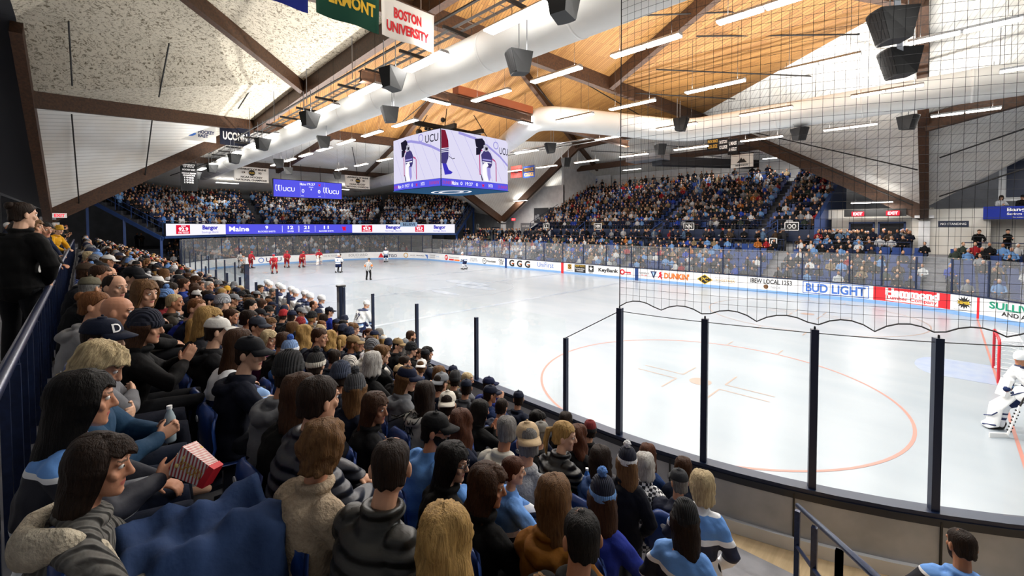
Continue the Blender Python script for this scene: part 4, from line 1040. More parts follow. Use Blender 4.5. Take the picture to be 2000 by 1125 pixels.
b_, M = banner('white banner with a black mountain emblem over the upper stand', (13.6, 20, 9.95), (1, 0, 0), (0, -1, 0), 1.75, 1.1, 'cloth_white', [('NORTHEAST', 0, -.36, 1.0, .13, 'i_black')])
M = b_.matrix_basis.inverted() @ M
obj('banner_emblem', MB().prism([(-.4, -.15), (-.15, .1), (-.05, .3), (.05, .1), (.15, .18), (.4, -.15)], .01, M @ Matrix.Translation((0, 0, .035))), 'i_black', b_)

# ------------------------------------------------------------------ loudspeakers
def loudspeaker(p, rz, s, label):
    o = empty('loudspeaker', p, rz, label=label, cat='loudspeaker', group='black loudspeakers under the roof')
    prof = [(-.36, .30), (.36, .30), (.45, .1), (.45, -.16), (.2, -.3), (-.36, -.3)]   # side outline: front bulges
    n = 6; mb = MB(); top = []; bot = []
    for i in range(n+1):
        a = -.62+1.24*i/n; top.append((.48*math.sin(a)*1.05, .2+.28*math.cos(a), .36)); bot.append((.42*math.sin(a), .02+.24*math.cos(a), -.36))
    tb = [(.3, -.34, .36), (-.3, -.34, .36)]; bb_ = [(.2, -.26, -.30), (-.2, -.26, -.30)]
    vs = [Vector(v)*s for v in list(reversed(top))+[tb[1], tb[0]]]+[Vector(v)*s for v in list(reversed(bot))+[bb_[1], bb_[0]]]
    k = len(vs)//2
    mb.add(vs, [tuple(reversed(range(k))), tuple(range(k, 2*k))]+[(i, (i+1) % k, k+(i+1) % k, k+i) for i in range(k)])
    obj('speaker_cabinet', mb, 'charcoal', o)
    g = MB()
    for i in range(n):
        a, b = vs[i], vs[i+1]; c, d = vs[k+i+1], vs[k+i]; q = Vector((0, .012, 0)); g.add([a.lerp(c, .05)+q, b.lerp(d, .05)+q, c.lerp(a, .05)+q, d.lerp(b, .05)+q], [(0, 1, 2, 3)])
    obj('speaker_grille', g, 'black_matte', o)
    br = MB(); br.rod((-.3*s, -.1, .36*s), (-.3*s, -.1, 1.4), .015); br.rod((.3*s, -.1, .36*s), (.3*s, -.1, 1.4), .015); obj('mounting_rod', br, 'steel', o)
    return o
for k, (x, y, z) in enumerate(((19.4, -11.0, 9.75), (12.1, -11.4, 9.6), (4.0, -11.3, 9.6), (-4.5, -11.1, 9.6), (-12.5, -10.9, 9.6), (-20.5, -10.9, 9.6), (-28, -10.9, 9.6))):
    loudspeaker((x, y, z), .2, 1.0, 'black loudspeaker left of the near duct, %s from the near end' % ordn(k))
for k, (x, y, z) in enumerate(((16.4, -9.4, 9.55), (8.0, -9.2, 9.5), (-.6, -8.8, 9.5), (-12, -7.9, 9.5))):
    loudspeaker((x, y, z), -.35+PI, .95, 'black loudspeaker just below the near duct, %s from the near end' % ordn(k))
for x, y, z, r_, lab in ((6.2, 4.0, 9.9, 2.6, 'right of the scoreboard screen'), (4.4, 7.9, 9.5, -2.0, 'above the red and blue banners'), (12.4, 7.8, 9.5, -2.2, 'below the middle of the far duct'), (15.5, 4.0, 10.0, -1.4, 'just above the far duct bend'), (20.1, 8.7, 9.5, -2.2, 'below the far duct left of the roof rafter'), (24.5, 9.4, 9.5, -2.0, 'below the far duct on the roof rafter'),
                       (-17, -1.2, 9.5, 2.8, 'above the video board'), (-17.5, -5.5, 9.6, 2.8, 'between the white banner and video board'), (-17.5, 7.0, 9.6, 2.8, 'left of the second white banner')):
    loudspeaker((x, y, z), r_, .95, 'black loudspeaker '+lab)
for x, y, z, lab in ((24.9, -4.0, 9.7, 'upper of the two loudspeakers on a silver strut at upper right'), (24.9, -1.5, 9.4, 'lower of the two loudspeakers on a silver strut at upper right')): loudspeaker((x, y, z), 2.2, 1.15, lab)
r_ = empty('truss_strut', (24.9, -3, 10), label='silver truss strut holding two loudspeakers at upper right', cat='strut'); obj('strut_bar', MB().beam((24.9, -4.6, 11.6), (24.9, -1.0, 9.2), .14, .14), 'steel', r_); settle(r_)

# ------------------------------------------------------------------ signs
def sign(name, label, org, xdir, nrm, w_, h_, m, lines=(), cat='sign', th=.05, frame_m=None):
    s = empty(name, org, label=label, cat=cat); M = frame((0, 0, 0), xdir, nrm)
    mb = MB(); mb.prism([(-w_/2, -h_/2), (w_/2, -h_/2), (w_/2, h_/2), (-w_/2, h_/2)], th, M @ Matrix.Translation((0, 0, -th))); obj('sign_board', mb, m, s)
    if frame_m:
        f = MB()
        for a, b in (((-w_/2, -h_/2), (w_/2, -h_/2)), ((w_/2, -h_/2), (w_/2, h_/2)), ((w_/2, h_/2), (-w_/2, h_/2)), ((-w_/2, h_/2), (-w_/2, -h_/2))): f.beam(M @ Vector((*a, .01)), M @ Vector((*b, .01)), .05, .05)
        obj('sign_frame', f, frame_m, s)
    for t, x, y, tw, th_, tm in lines:
        me = text_mesh(t, tw, th_, 0, .02); me.transform(M @ Matrix.Translation((x, y, .012))); me.materials.append(MATS[tm]); me.name = 'sign_lettering'; link('sign_lettering', me, s)
    return s
FX = (1, 0, 0); FN = (0, -1, 0)
for t, x in (('LL', -8.7), ('MM', -1.2), ('NN', 8.9), ('OO', 17.2)):
    sign('section_sign', 'black section sign reading %s on the upper far stand front' % t, (x, 20.56, 4.45), FX, FN, .95, .62, 'i_black', [(t, 0, 0, .62, .38, 'i_white')], frame_m='i_white')
sign('section_sign', 'black section sign reading O below the OO sign', (16.3, 19.0, 3.2), FX, FN, .5, .62, 'i_black', [('O', 0, 0, .3, .4, 'i_white')], frame_m='i_white')
sign('section_sign', 'black section sign reading L on the far corner wall', (-26.0, 24.2, 4.4), FX, FN, .45, .8, 'i_black', [('L', 0, 0, .25, .5, 'i_white')], frame_m='i_white')
sign('warning_sign', 'dark blue sign reading NO STANDING on white block wall at right', (26.3, 23.02, 4.6), FX, FN, 1.5, .42, 'navy', [('NO STANDING', 0, 0, 1.25, .17, 'i_white')])
sign('warning_sign', 'small dark blue NO STANDING sign by the far corner', (-22.8, 25.0, 4.1), FX, FN, 1.7, .42, 'navy', [('NO STANDING', 0, 0, 1.4, .18, 'i_white')])
for x in (1.3, 12.0): sign('warning_sign', 'small white lettering NO STANDING on navy stand front, %s' % ('left' if x < 5 else 'right'), (x, 20.6, 3.6), FX, FN, 1.3, .3, 'navy', [('NO STANDING\nIN AISLES', 0, 0, .95, .22, 'i_white')])
sign('bank_sign', 'royal blue bank sign with white letters on the balcony at right edge', (29.6, 21.9, 5.3), FX, FN, 3.9, .8, 'cloth_blue', [('Bangor', -.35, .16, 1.15, .28, 'i_white'), ('Savings Bank', -.35, -.1, 1.15, .18, 'i_white'), ('You matter more.', -.35, -.3, .7, .08, 'i_white')])
for p, lab, n_ in (((-19.5, -20.2, 5.3), 'red EXIT sign over the left concourse', (.95, .3, 0)), ((21.15, 22.3, 5.38), 'left red EXIT sign over the right lobby doors', FN), ((23.17, 22.3, 5.4), 'right red EXIT sign over the right lobby doors', FN), ((-17.9, 24.0, 5.45), 'small red EXIT sign at the far corner pier', FN)):
    xd = Vector((0, 0, 1)).cross(Vector(n_)) ; sign('exit_sign', lab, p, xd, n_, .75, .34, 'i_white' if p[0] < -19 else 'exit_red', [('EXIT', 0, 0, .55, .22, 'exit_red' if p[0] < -19 else 'i_white')])
s = sign('team_emblem_sign', 'white wall panel with a blue triangular emblem above the upper stand', (-11.0, 33.9, 10.65), FX, FN, 5.6, 2.3, 'wall_white', [('ALFOND ARENA', 0, -.72, 1.7, .2, 'i_navy'), ('MAINE', 0, .62, 1.1, .24, 'i_blue')])
obj('sign_emblem', MB().prism([(-.6, .42), (.6, .42), (0, -.5)], .02, frame((0, 0, 0), FX, FN) @ Matrix.Translation((0, 0, .01))), 'i_navy', s); obj('sign_emblem', MB().prism([(-.3, .3), (.3, .3), (0, -.2)], .02, frame((0, 0, 0), FX, FN) @ Matrix.Translation((0, 0, .03))), 'i_sky', s)
for x, lab in ((-14.3, 'left framed grey photo on the far corner wall'), (-11.4, 'right framed grey photo on the far corner wall')):
    s = sign('framed_photo', lab, (x, 25.9, 6.0), FX, FN, 2.6, 2.0, 'wall_dark', cat='picture', frame_m='black')
    ph = MB()
    for k in range(5): ph.box((-1+.45*k, -.03, -.35+.2*math.sin(k*2)), (.4, .02, .5+.2*math.cos(k)))
    obj('photo_print', ph, 'wall_grey', s)
sign('mural_panel', 'grey mural panel with a dark figure on the far corner wall', (-17.3, 26.2, 4.0), FX, FN, 2.6, 1.9, 'wall_grey', [('BLACK BEARS', -.3, .5, 1.4, .25, 'i_white')], cat='picture')
sign('cheer_sign', 'light blue BELIEVE banner held over the ribbon board', (-27.6, 13.0, 4.75), (.849, .528, 0), (.528, -.849, 0), 2.6, .62, 'i_sky', [('BELIEVE', .1, 0, 1.9, .36, 'i_navy')])
lob = MB(); lob.box((22.1, 22.55, 5.45), (3.6, .3, .55)); obj('wall_door_header', lob, 'black', kind='structure')
for n_, x in ((1, 21.2), (2, 23.0)):
    d = empty('door_%d' % n_, (x, 24.1, 2.45), kind='structure'); obj('door_leaf', MB().box((x, 24.12, 3.55), (1.4, .08, 2.2)), 'wall_dark', d)
    f = MB(); f.box((x-.75, 24.08, 3.6), (.12, .12, 2.3)); f.box((x+.75, 24.08, 3.6), (.12, .12, 2.3)); f.box((x, 24.08, 4.72), (1.6, .12, .12)); obj('door_frame', f, 'steel_blue', d); settle(d)
# balcony with dark window at the right edge
bal = MB(); bal.box((31.5, 23.2, 4.95), (7.6, 2.4, .2)); obj('floor_balcony', bal, 'concrete', kind='structure')
w1 = empty('window_1', (31, 24.1, 6), kind='structure'); obj('window_frame', MB().box((31.0, 24.1, 7.6), (5.2, .15, 3.0)), 'wall_white', w1); obj('window_pane', MB().box((31.05, 24.0, 7.65), (4.6, .06, 2.6)), 'navy', w1); settle(w1)

# ------------------------------------------------------------------ railings
def railing(label, pts, h, mid=(), step=1.2, r=.025, bars=None, m='rail_navy', base=0.0):
    R_ = empty('railing', pts[0], label=label, cat='railing')
    top = MB(); top.tube([Vector(p)+Vector((0, 0, h)) for p in pts], r, 10); obj('handrail', top, m, R_, smooth=True)
    for q in mid:
        mm = MB(); mm.tube([Vector(p)+Vector((0, 0, q)) for p in pts], r*.8, 8); obj('middle_rail', mm, m, R_, smooth=True)
    for a, b in zip(pts[:-1], pts[1:]):
        a = Vector(a); b = Vector(b); n = max(1, int((b-a).length/step))
        for k in range(n+1):
            c = a.lerp(b, k/n); obj('rail_post', MB().box((c.x, c.y, c.z+h/2-.05+base/2), (.05, .05, h-.02-base)), m, R_)
    if bars:
        for a, b in zip(pts[:-1], pts[1:]):
            a = Vector(a); b = Vector(b); n = int((b-a).length/bars)
            for k in range(n): c = a.lerp(b, (k+.5)/n); obj('rail_bar', MB().box((c.x, c.y, c.z+h/2+.03), (.035, .035, h-.1)), m, R_)
    return settle(R_)
railing('dark blue barred railing between the left concourse and the top row', [(25.4, -19.43, 2.76), (17.3, -19.43, 2.76)], .98, (), 1.5, .03, .5)
railing('farther stretch of dark blue barred railing along the left concourse', [(17.1, -19.43, 2.76), (-8, -19.43, 2.76)], 1.02, (), 2.1, .03, .34)
railing('dark blue stair handrail at the bottom right aisle', [(24.85, -13.45, .25), (25.45, -15.0, .95), (25.8, -16.0, 1.42)], 1.03, (.55,), .8, .026)
railing('navy railing along the far concourse below the upper stand', [(-12, 19.15, 2.42), (17.0, 19.15, 2.42)], 1.0, (.5,), 2.4, .03)
railing('navy railing on the front of the upper far stand', [(-10.2, 20.75, 4.15), (18.4, 20.75, 4.15)], .85, (.42,), 2.4, .03)
railing('navy railing in front of the lobby people at right', [(17.6, 19.3, 2.42), (24.3, 19.3, 2.42)], .95, (.5,), 1.6, .03)
railing('navy railing in front of the standing men at right', [(26.8, 21.6, 2.42), (33, 21.6, 2.42)], .95, (.5,), 1.6, .03)
for x, k in ((-4.6, 'left'), (4.7, 'middle'), (14.6, 'right')):
    railing('blue stair railing up the %s aisle of the upper far stand' % k, [(x, 20.6, 2.9), (x+1.6, 20.6, 4.0)], .95, (.45,), 1.2, .03, m='steel_blue')
railing('blue sloping railing beside the left edge of the upper far stand', [(-11.7, 21.0, 4.0), (-11.7, 32, 9.0)], 1.0, (.5,), 2.0, .03)
railing('blue camera platform railing above the upper far stand', [(8.0, 32.2, 9.3), (12.5, 32.2, 9.3)], .9, (.45,), 1.5, .04, m='steel_blue')
cp = MB(); cp.box((10.2, 32.7, 9.2), (4.8, 1.2, .2)); obj('floor_camera_platform', cp, 'steel_blue', kind='structure')
cat_ = empty('catwalk', (9, 13, 10), label='dark hanging catwalk box over the far stand', cat='catwalk'); obj('catwalk_floor', MB().box((7.9, 14.5, 10.2), (3.2, 1.6, .5)), 'wall_grey', cat_)
obj('catwalk_arm', MB().beam((8.6, 14.8, 9.9), (12.6, 26.5, 10.4), 1.1, .7), 'wall_dark', cat_); obj('catwalk_rail', MB().beam((9.4, 14.8, 11.1), (13.4, 26.5, 11.4), .05, .05), 'black', cat_); settle(cat_)

# ------------------------------------------------------------------ seats
def seat_meshes():
    sh = MB(); n = 9
    for back in (0, 1):
        pass
    prof = [(-.20, .90), (-.225, .86), (-.235, .74), (-.225, .60), (-.20, .48), (-.14, .43), (0, .415), (.12, .42), (.2, .44), (.225, .425)]
    vs = []; fs = []; W = [(.15), (.195), (.215), (.22), (.22), (.22), (.22), (.22), (.21), (.19)]
    for off in (0, 1):
        for (y, z), w_ in zip(prof, W):
            for i in range(n):
                t = -1+2*i/(n-1); cz = .035*t*t if z < .5 else 0; cy = .05*t*t if z >= .5 else 0
                dz_ = -.06*abs(t)**3 if z > .85 else 0
                vs.append((w_*t, y+cy-(.022 if off and z > .46 else 0), z+cz+dz_-(.022 if off and z <= .46 else 0)))
    m = len(prof); N = n*m
    for k in range(m-1):
        for i in range(n-1):
            a = k*n+i; fs += [(a, a+1, a+n+1, a+n), (N+a, N+a+n, N+a+n+1, N+a+1)]
    for k in range(m-1):
        for i in (0, n-1): a = k*n+i; fs.append((a, a+n, N+a+n, N+a))
    for i in range(n-1):
        for k in (0, m-1): a = k*n+i; fs.append((a, N+a, N+a+1, a+1))
    sh.add(vs, fs)
    leg = MB(); leg.box((0, -.05, .2), (.06, .1, .42)); leg.box((0, -.08, .02), (.3, .12, .04))
    pl = MB().prism([(.035*math.cos(2*PI*i/16), .025*math.sin(2*PI*i/16)) for i in range(16)], .006, frame((0, -.262+.0, .80), (-1, 0, 0), (0, -1, 0)))
    return sh.mesh('seat_shell', True, ['seat_blue']), leg.mesh('seat_pedestal', False, ['navy_dark']), pl.mesh('number_plate', False, ['seat_plate'])
SM = seat_meshes()
def seat(x, y, z, label, group, rz=0):
    o = link('stadium_seat', SM[0], loc=(x, y, z), rz=rz, label=label, cat='seat', group=group)
    link('seat_pedestal', SM[1], o); link('number_plate', SM[2], o)
    return o
# ------------------------------------------------------------------ people: bodies, clothes, hair
mat('skin', '#d9a78a', 0.55, objcol=True, spec=0.35, bump=0.06, bscale=60)
mat('lips', '#a85b52', 0.5); mat('eye_white', '#e8e4de', 0.3); mat('iris', '#2a1d16', 0.25); mat('brow', '#5a4130', 0.8)
mat('hair', '#3a2618', 0.6, objcol=True, spec=0.18, nscale=9, namt=0.85, stretch=(9, 9, 1.0), ndetail=4, bump=0.55, bscale=16)
mat('fabric', '#333333', 0.85, objcol=True, spec=0.2, nscale=5, namt=0.35, bump=0.55, bscale=9)
mat('fleece', '#b9a58c', 0.95, objcol=True, spec=0.1, nscale=26, namt=0.4, bump=0.7, bscale=60)
stripe_bump('puffer', 5.1, 'Z', 0.5, col='#222222', rough=0.45, objcol=True, nscale=5, namt=0.3)
stripe_bump('cable_knit', 9.0, 'X', 0.9, col='#777777', rough=0.95, objcol=True, nscale=30, namt=0.6)
stripe_bump('rib_knit', 22.0, 'X', 0.5, col='#333333', rough=0.9, objcol=True, nscale=40, namt=0.3)
mat('denim', '#2a3a5c', 0.85, objcol=True, spec=0.2, nscale=6, namt=0.35, bump=0.3, bscale=12)
mat('cap_cloth', '#222222', 0.8, objcol=True, spec=0.25, bump=0.2, bscale=40)
mat('pom', '#dddddd', 0.95, objcol=True, bump=1.0, bscale=60)
mat('fur', '#8a6a45', 0.95, nscale=30, ncol='#4e3820', namt=0.9, bump=1.0, bscale=45)
banded('jersey_white', [(0, '#20305e'), (.60, '#eceef2'), (.66, '#8fb4e4'), (.72, '#20305e'), (.78, '#eceef2'), (1.18, '#20305e')])
banded('jersey_navy', [(0, '#e9ebef'), (.60, '#141d38'), (.66, '#e9ebef'), (.72, '#141d38'), (1.14, '#e9ebef'), (1.17, '#6f9fdc')])
banded('jersey_sky', [(0, '#eceef2'), (.62, '#141d38'), (.68, '#eceef2'), (.74, '#5f92d6'), (1.9, '#eceef2')])
banded('jersey_yoke', [(0, '#e9ebef'), (.62, '#0e1222'), (.66, '#e9ebef'), (.70, '#0e1222'), (.93, '#e6e8ec'), (.96, '#5f92d6')])
banded('jersey_yoke_up', [(0, '#e9ebef'), (1.0, '#0e1222'), (1.06, '#e9ebef'), (1.10, '#0e1222'), (1.26, '#e6e8ec'), (1.30, '#5f92d6')]); banded('jersey_sky_up', [(0, '#eceef2'), (1.06, '#141d38'), (1.2, '#eceef2'), (1.25, '#5f92d6'), (1.42, '#eceef2')])
m_ = mat('plaid', '#24334f', 0.85, objcol=True); nt = m_.node_tree; tc = nt.nodes.new('ShaderNodeTexCoord'); ck = nt.nodes.new('ShaderNodeTexChecker')
ck.inputs['Scale'].default_value = 26; ck.inputs['Color1'].default_value = (.9, .9, .9, 1); ck.inputs['Color2'].default_value = (.02, .02, .025, 1)
nt.links.new(tc.outputs['Object'], ck.inputs['Vector']); nt.links.new(ck.outputs['Color'], nt.nodes['Principled BSDF'].inputs['Base Color'])

def voxel(mb, size, smooth=4, name='body', fac=0.5):
    me = mb.mesh(name); ob = bpy.data.objects.new('tmp', me); COL.objects.link(ob)
    r = ob.modifiers.new('r', 'REMESH'); r.mode = 'VOXEL'; r.voxel_size = size; r.use_smooth_shade = True
    if smooth: s = ob.modifiers.new('s', 'SMOOTH'); s.factor = fac; s.iterations = smooth
    dg = bpy.context.evaluated_depsgraph_get(); out = bpy.data.meshes.new_from_object(ob.evaluated_get(dg))
    bpy.data.objects.remove(ob); bpy.data.meshes.remove(me); out.name = name
    out.polygons.foreach_set('use_smooth', [True]*len(out.polygons))
    return out

def ik(S, W, l1, l2, hint):
    S = Vector(S); W = Vector(W); d = W-S; L = min(d.length, (l1+l2)*.995); d.normalize(); W = S+d*L
    a = (l1*l1-l2*l2+L*L)/(2*L); h = math.sqrt(max(0, l1*l1-a*a)); v = Vector(hint); v -= d*v.dot(d)
    v.normalize() if v.length > 1e-4 else None
    return S+d*a+v*h, W

HEADR = [(-.122, .062, .020, .022), (-.108, .048, .043, .040), (-.085, .024, .070, .054), (-.055, .008, .086, .063), (-.02, -.002, .093, .069), (.012, -.006, .097, .073), (.042, -.007, .099, .075), (.072, -.009, .092, .071), (.096, -.011, .075, .058), (.112, -.012, .050, .040)]
def head_prims(mb, M, child=1.0):
    n = 20; vs = []; fs = []
    for z, cy, ry, rx in HEADR:
        for k in range(n):
            a = 2*PI*k/n; vs.append(M @ Vector((rx*math.cos(a), cy+ry*math.sin(a), z)))
    m = len(HEADR)
    for i in range(m-1):
        for k in range(n): fs.append((i*n+k, i*n+(k+1) % n, (i+1)*n+(k+1) % n, (i+1)*n+k))
    vs += [M @ Vector((0, .062, -.128)), M @ Vector((0, -.012, .121))]
    for k in range(n): fs.append((len(vs)-2, (k+1) % n, k)); fs.append((len(vs)-1, (m-1)*n+k, (m-1)*n+(k+1) % n))
    mb.add(vs, fs)
    T = lambda pts, r, s=(1, 0, 0): mb.tube([M @ Vector(p) for p in pts], r, 8, side=M.to_3x3() @ Vector(s))
    T([(0, .088, .030), (0, .099, .0), (0, .112, -.030)], [.008, .011, .016]); T([(-.012, .098, -.036), (.012, .098, -.036)], .009)
    T([(-.05, .076, .028), (-.02, .092, .034), (.02, .092, .034), (.05, .076, .028)], .010)
    T([(-.022, .082, -.068), (0, .092, -.066), (.022, .082, -.068)], .009); T([(-.012, .078, -.108), (.012, .078, -.108)], .018)
    T([(-.052, .060, -.015), (-.045, .068, -.03)], .017); T([(.052, .060, -.015), (.045, .068, -.03)], .017)
    for s in (1, -1):
        R_ = Matrix.Rotation(s*.35, 3, 'Z'); mb.ball(M @ Vector((s*.079, -.012, -.008)), (.012, .022, .034), 8, 6, M.to_3x3() @ R_)

def hand_prims(mb, W, d, nrm, s=1, curl=.6):
    W = Vector(W); d = Vector(d).normalized(); nrm = Vector(nrm); nrm -= d*nrm.dot(d); nrm.normalize(); sd = d.cross(nrm)*s
    mb.tube([W-d*.02, W+d*.02, W+d*.055, W+d*.09], [(.028, .022), (.034, .017), (.041, .016), (.039, .014)], 10, side=sd)
    for k, (o, L) in enumerate(((.031, .066), (.011, .078), (-.010, .072), (-.030, .056))):
        p = W+d*.088+sd*o; q1 = p+d*(L*.45)*math.cos(curl*.5)+nrm*(L*.45)*math.sin(curl*.5); q2 = q1+d*(L*.32)*math.cos(curl*1.2)+nrm*(L*.32)*math.sin(curl*1.2); q3 = q2+d*(L*.26)*math.cos(curl*1.8)+nrm*(L*.26)*math.sin(curl*1.8)
        mb.tube([p-d*.02, p, q1, q2, q3], [.010, .0098, .0092, .0085, .0072], 7)
    p = W+d*.02+sd*.030; mb.tube([p, p+d*.03+sd*.026+nrm*.006, p+d*.06+sd*.032+nrm*.016], [.013, .011, .009], 7)

POSES = {}
def make_pose(key, sit=True, lean=6, yaw=0, pitch=6, arms='lap', fem=False, tilt=0, child=False, stance=0.0, stride=0.0, bulk=1.0, voxb=.0065):
    """a whole body as one surface, plus the places where clothes and hair go."""
    P = dict(key=key, sit=sit, fem=fem, bulk=bulk)
    hz = .52 if sit else .93
    sw = .145 if fem else .18
    ln = math.radians(lean); Rl = Matrix.Rotation(-ln, 3, 'X'); H = Vector((0, -.06 if sit else 0, hz))
    up = lambda x, y, z: H+Rl @ Vector((x, y, z))
    tor = [up(0, -.0, -.05), up(0, -.02, .10), up(0, -.015, .24), up(0, 0, .36), up(0, .01, .44), up(0, .02, .50)]
    f = .92 if fem else 1.0
    tr = [(.165*(1.04 if fem else 1), .125), (.142*f, .105), (.155*f, .118), (.165*f, .118), (.150*f, .09), (.075, .065)]
    nk = [up(0, .02, .49), up(0, .03, .56), up(0, .045, .62)]
    hc = up(0, .055, .70); HM = Matrix.Translation(hc) @ Matrix.Rotation(math.radians(yaw), 4, 'Z') @ Matrix.Rotation(math.radians(tilt), 4, 'Y') @ Matrix.Rotation(-math.radians(pitch+lean*.35), 4, 'X') @ Matrix.Scale(1.06, 4)
    P['HM'] = HM; P['tor'] = tor; P['tr'] = tr; P['up'] = up; P['Rl'] = Rl
    A = []
    for s in (1, -1):
        S = up(s*sw, 0, .43)
        if arms == 'lap': W, hint, d, n = Vector((s*.10, .30, hz+.13)), (s, -.4, -.3), (-s*.5, .8, -.3), (0, 0, -1)
        elif arms == 'knees': W, hint, d, n = Vector((s*.13, .36, hz+.11)), (s, -.2, .2), (-s*.2, .9, -.4), (0, 0, -1)
        elif arms == 'cross': W, hint, d, n = up(-s*.10, .20, .24+s*.02), (s, .2, -.8), (-s, .1, .1), (0, -1, 0)
        elif arms == 'clap': W, hint, d, n = up(s*.035, .33, .38), (s, .2, -.8), (-s*.05, .5, .85), (-s, 0, 0)
        elif arms == 'chin':
            if s > 0: W, hint, d, n = up(.05, .16, .52), (.6, .6, -.6), (-.2, -.2, .9), (-.3, -1, 0)
            else: W, hint, d, n = up(.06, .22, .20), (-1, .3, -.6), (1, .2, .1), (0, -1, 0)
        elif arms == 'hold':
            if s > 0: W, hint, d, n = up(.12, .34, .26), (1, -.2, -.6), (-.3, .8, .35), (-1, 0, 0)
            else: W, hint, d, n = Vector((-.10, .30, hz+.14)), (-1, -.4, -.3), (.5, .8, -.3), (0, 0, -1)
        elif arms == 'two': W, hint, d, n = up(s*.06, .34, .24), (s, -.2, -.6), (-s*.4, .8, .3), (-s, 0, 0)
        elif arms == 'down': W, hint, d, n = up(s*.25, .04, -.10), (s*.3, -1, 0), (0, .1, -1), (-s, 0, 0)
        elif arms == 'rail': W, hint, d, n = up(s*.16, .34, .10), (s, -.3, -.3), (-s*.5, .8, -.1), (0, 0, -1)
        elif arms == 'pocket': W, hint, d, n = up(s*.17, .14, -.02), (s, -.5, 0), (-s*.3, .5, -.8), (-s, 0, 0)
        elif arms == 'skate': W, hint, d, n = up(s*.16+.05, .36, .10), (s, -.3, -.2), (-s*.3, .6, -.7), (-s*.4, 0, -1)
        E_, W = ik(S, W, .29, .255, hint); A.append((s, S, E_, W, d, n))
    P['arms'] = A
    LG = []
    for s in (1, -1):
        if sit:
            h0 = Vector((s*.09, -.05, hz)); k_ = Vector((s*(.10 if fem else .15), .40, hz+.01)); a_ = Vector((s*.12, .40, .09)); t_ = Vector((s*.14, .55, .035))
        else:
            h0 = Vector((s*.09, 0, hz)); k_ = Vector((s*(.11+stance*.6), .05+.12*abs(stance)*3, .50)); a_ = Vector((s*(.11+stance), s*stride, .09)); t_ = Vector((s*(.13+stance), .15+s*stride, .035)); k_.y += max(-.1, s*stride*.75)
        LG.append((s, h0, k_, a_, t_))
    P['legs'] = LG
    mb = MB()
    mb.tube(tor, tr, 14); mb.tube(nk, [.060, .056, .055] if not fem else [.05, .047, .047], 12)
    head_prims(mb, HM)
    for s, S, E_, W, d, n in A:
        mb.tube([S, S.lerp(E_, .5), E_, E_.lerp(W, .45), W], [.050*f, .046*f, .040*f, .038*f, .027*f], 10); hand_prims(mb, W, d, n, s if True else 1, .7 if arms != 'clap' else .15)
    for s, h0, k_, a_, t_ in LG:
        mb.tube([h0, h0.lerp(k_, .5), k_, k_.lerp(a_, .35), a_], [.088, .076, .056, .054, .036], 10); mb.tube([a_-Vector((0, .03, .03)), t_], [(.036, .034), (.038, .026)], 8)
    body = voxel(mb, voxb, 3, 'spectator')
    # face detail: lips and brows by region, eyes as small inset balls
    inv = HM.inverted(); nv = len(body.vertices); co = np.zeros(nv*3); body.vertices.foreach_get('co', co); co = co.reshape(-1, 3)
    npoly = len(body.polygons); cen = np.zeros(npoly*3); body.polygons.foreach_get('center', cen); cen = cen.reshape(-1, 3)
    I = np.array(inv); lc = cen @ I[:3, :3].T + I[:3, 3]
    mi = np.zeros(npoly, dtype=np.int32)
    front = (lc[:, 1] > .05)
    mi[front & (abs(lc[:, 0]) < .026) & (abs(lc[:, 2]+.067) < .0085)] = 1
    mi[front & (abs(lc[:, 0]) > .012) & (abs(lc[:, 0]) < .05) & (abs(lc[:, 2]-.036) < .0042)] = 2
    bm = bmesh.new(); bm.from_mesh(body)
    bm.faces.ensure_lookup_table()
    for i in np.nonzero(mi)[0]: bm.faces[int(i)].material_index = int(mi[i])
    for s in (1, -1):
        for r, y, k in ((.0125, .079, 3), (.0065, .0868, 4)):
            g = bmesh.ops.create_uvsphere(bm, u_segments=10, v_segments=6, radius=r, matrix=HM @ Matrix.Translation((s*.031, y, .012)))
            for f_ in {f for v in g['verts'] for f in v.link_faces}: f_.material_index = k; f_.smooth = True
    bm.to_mesh(body); bm.free()
    for q in ('skin', 'lips', 'brow', 'eye_white', 'iris'): body.materials.append(MATS[q])
    P['body'] = body; P['tops'] = {}; P['pants'] = None
    POSES[key] = P
    return P

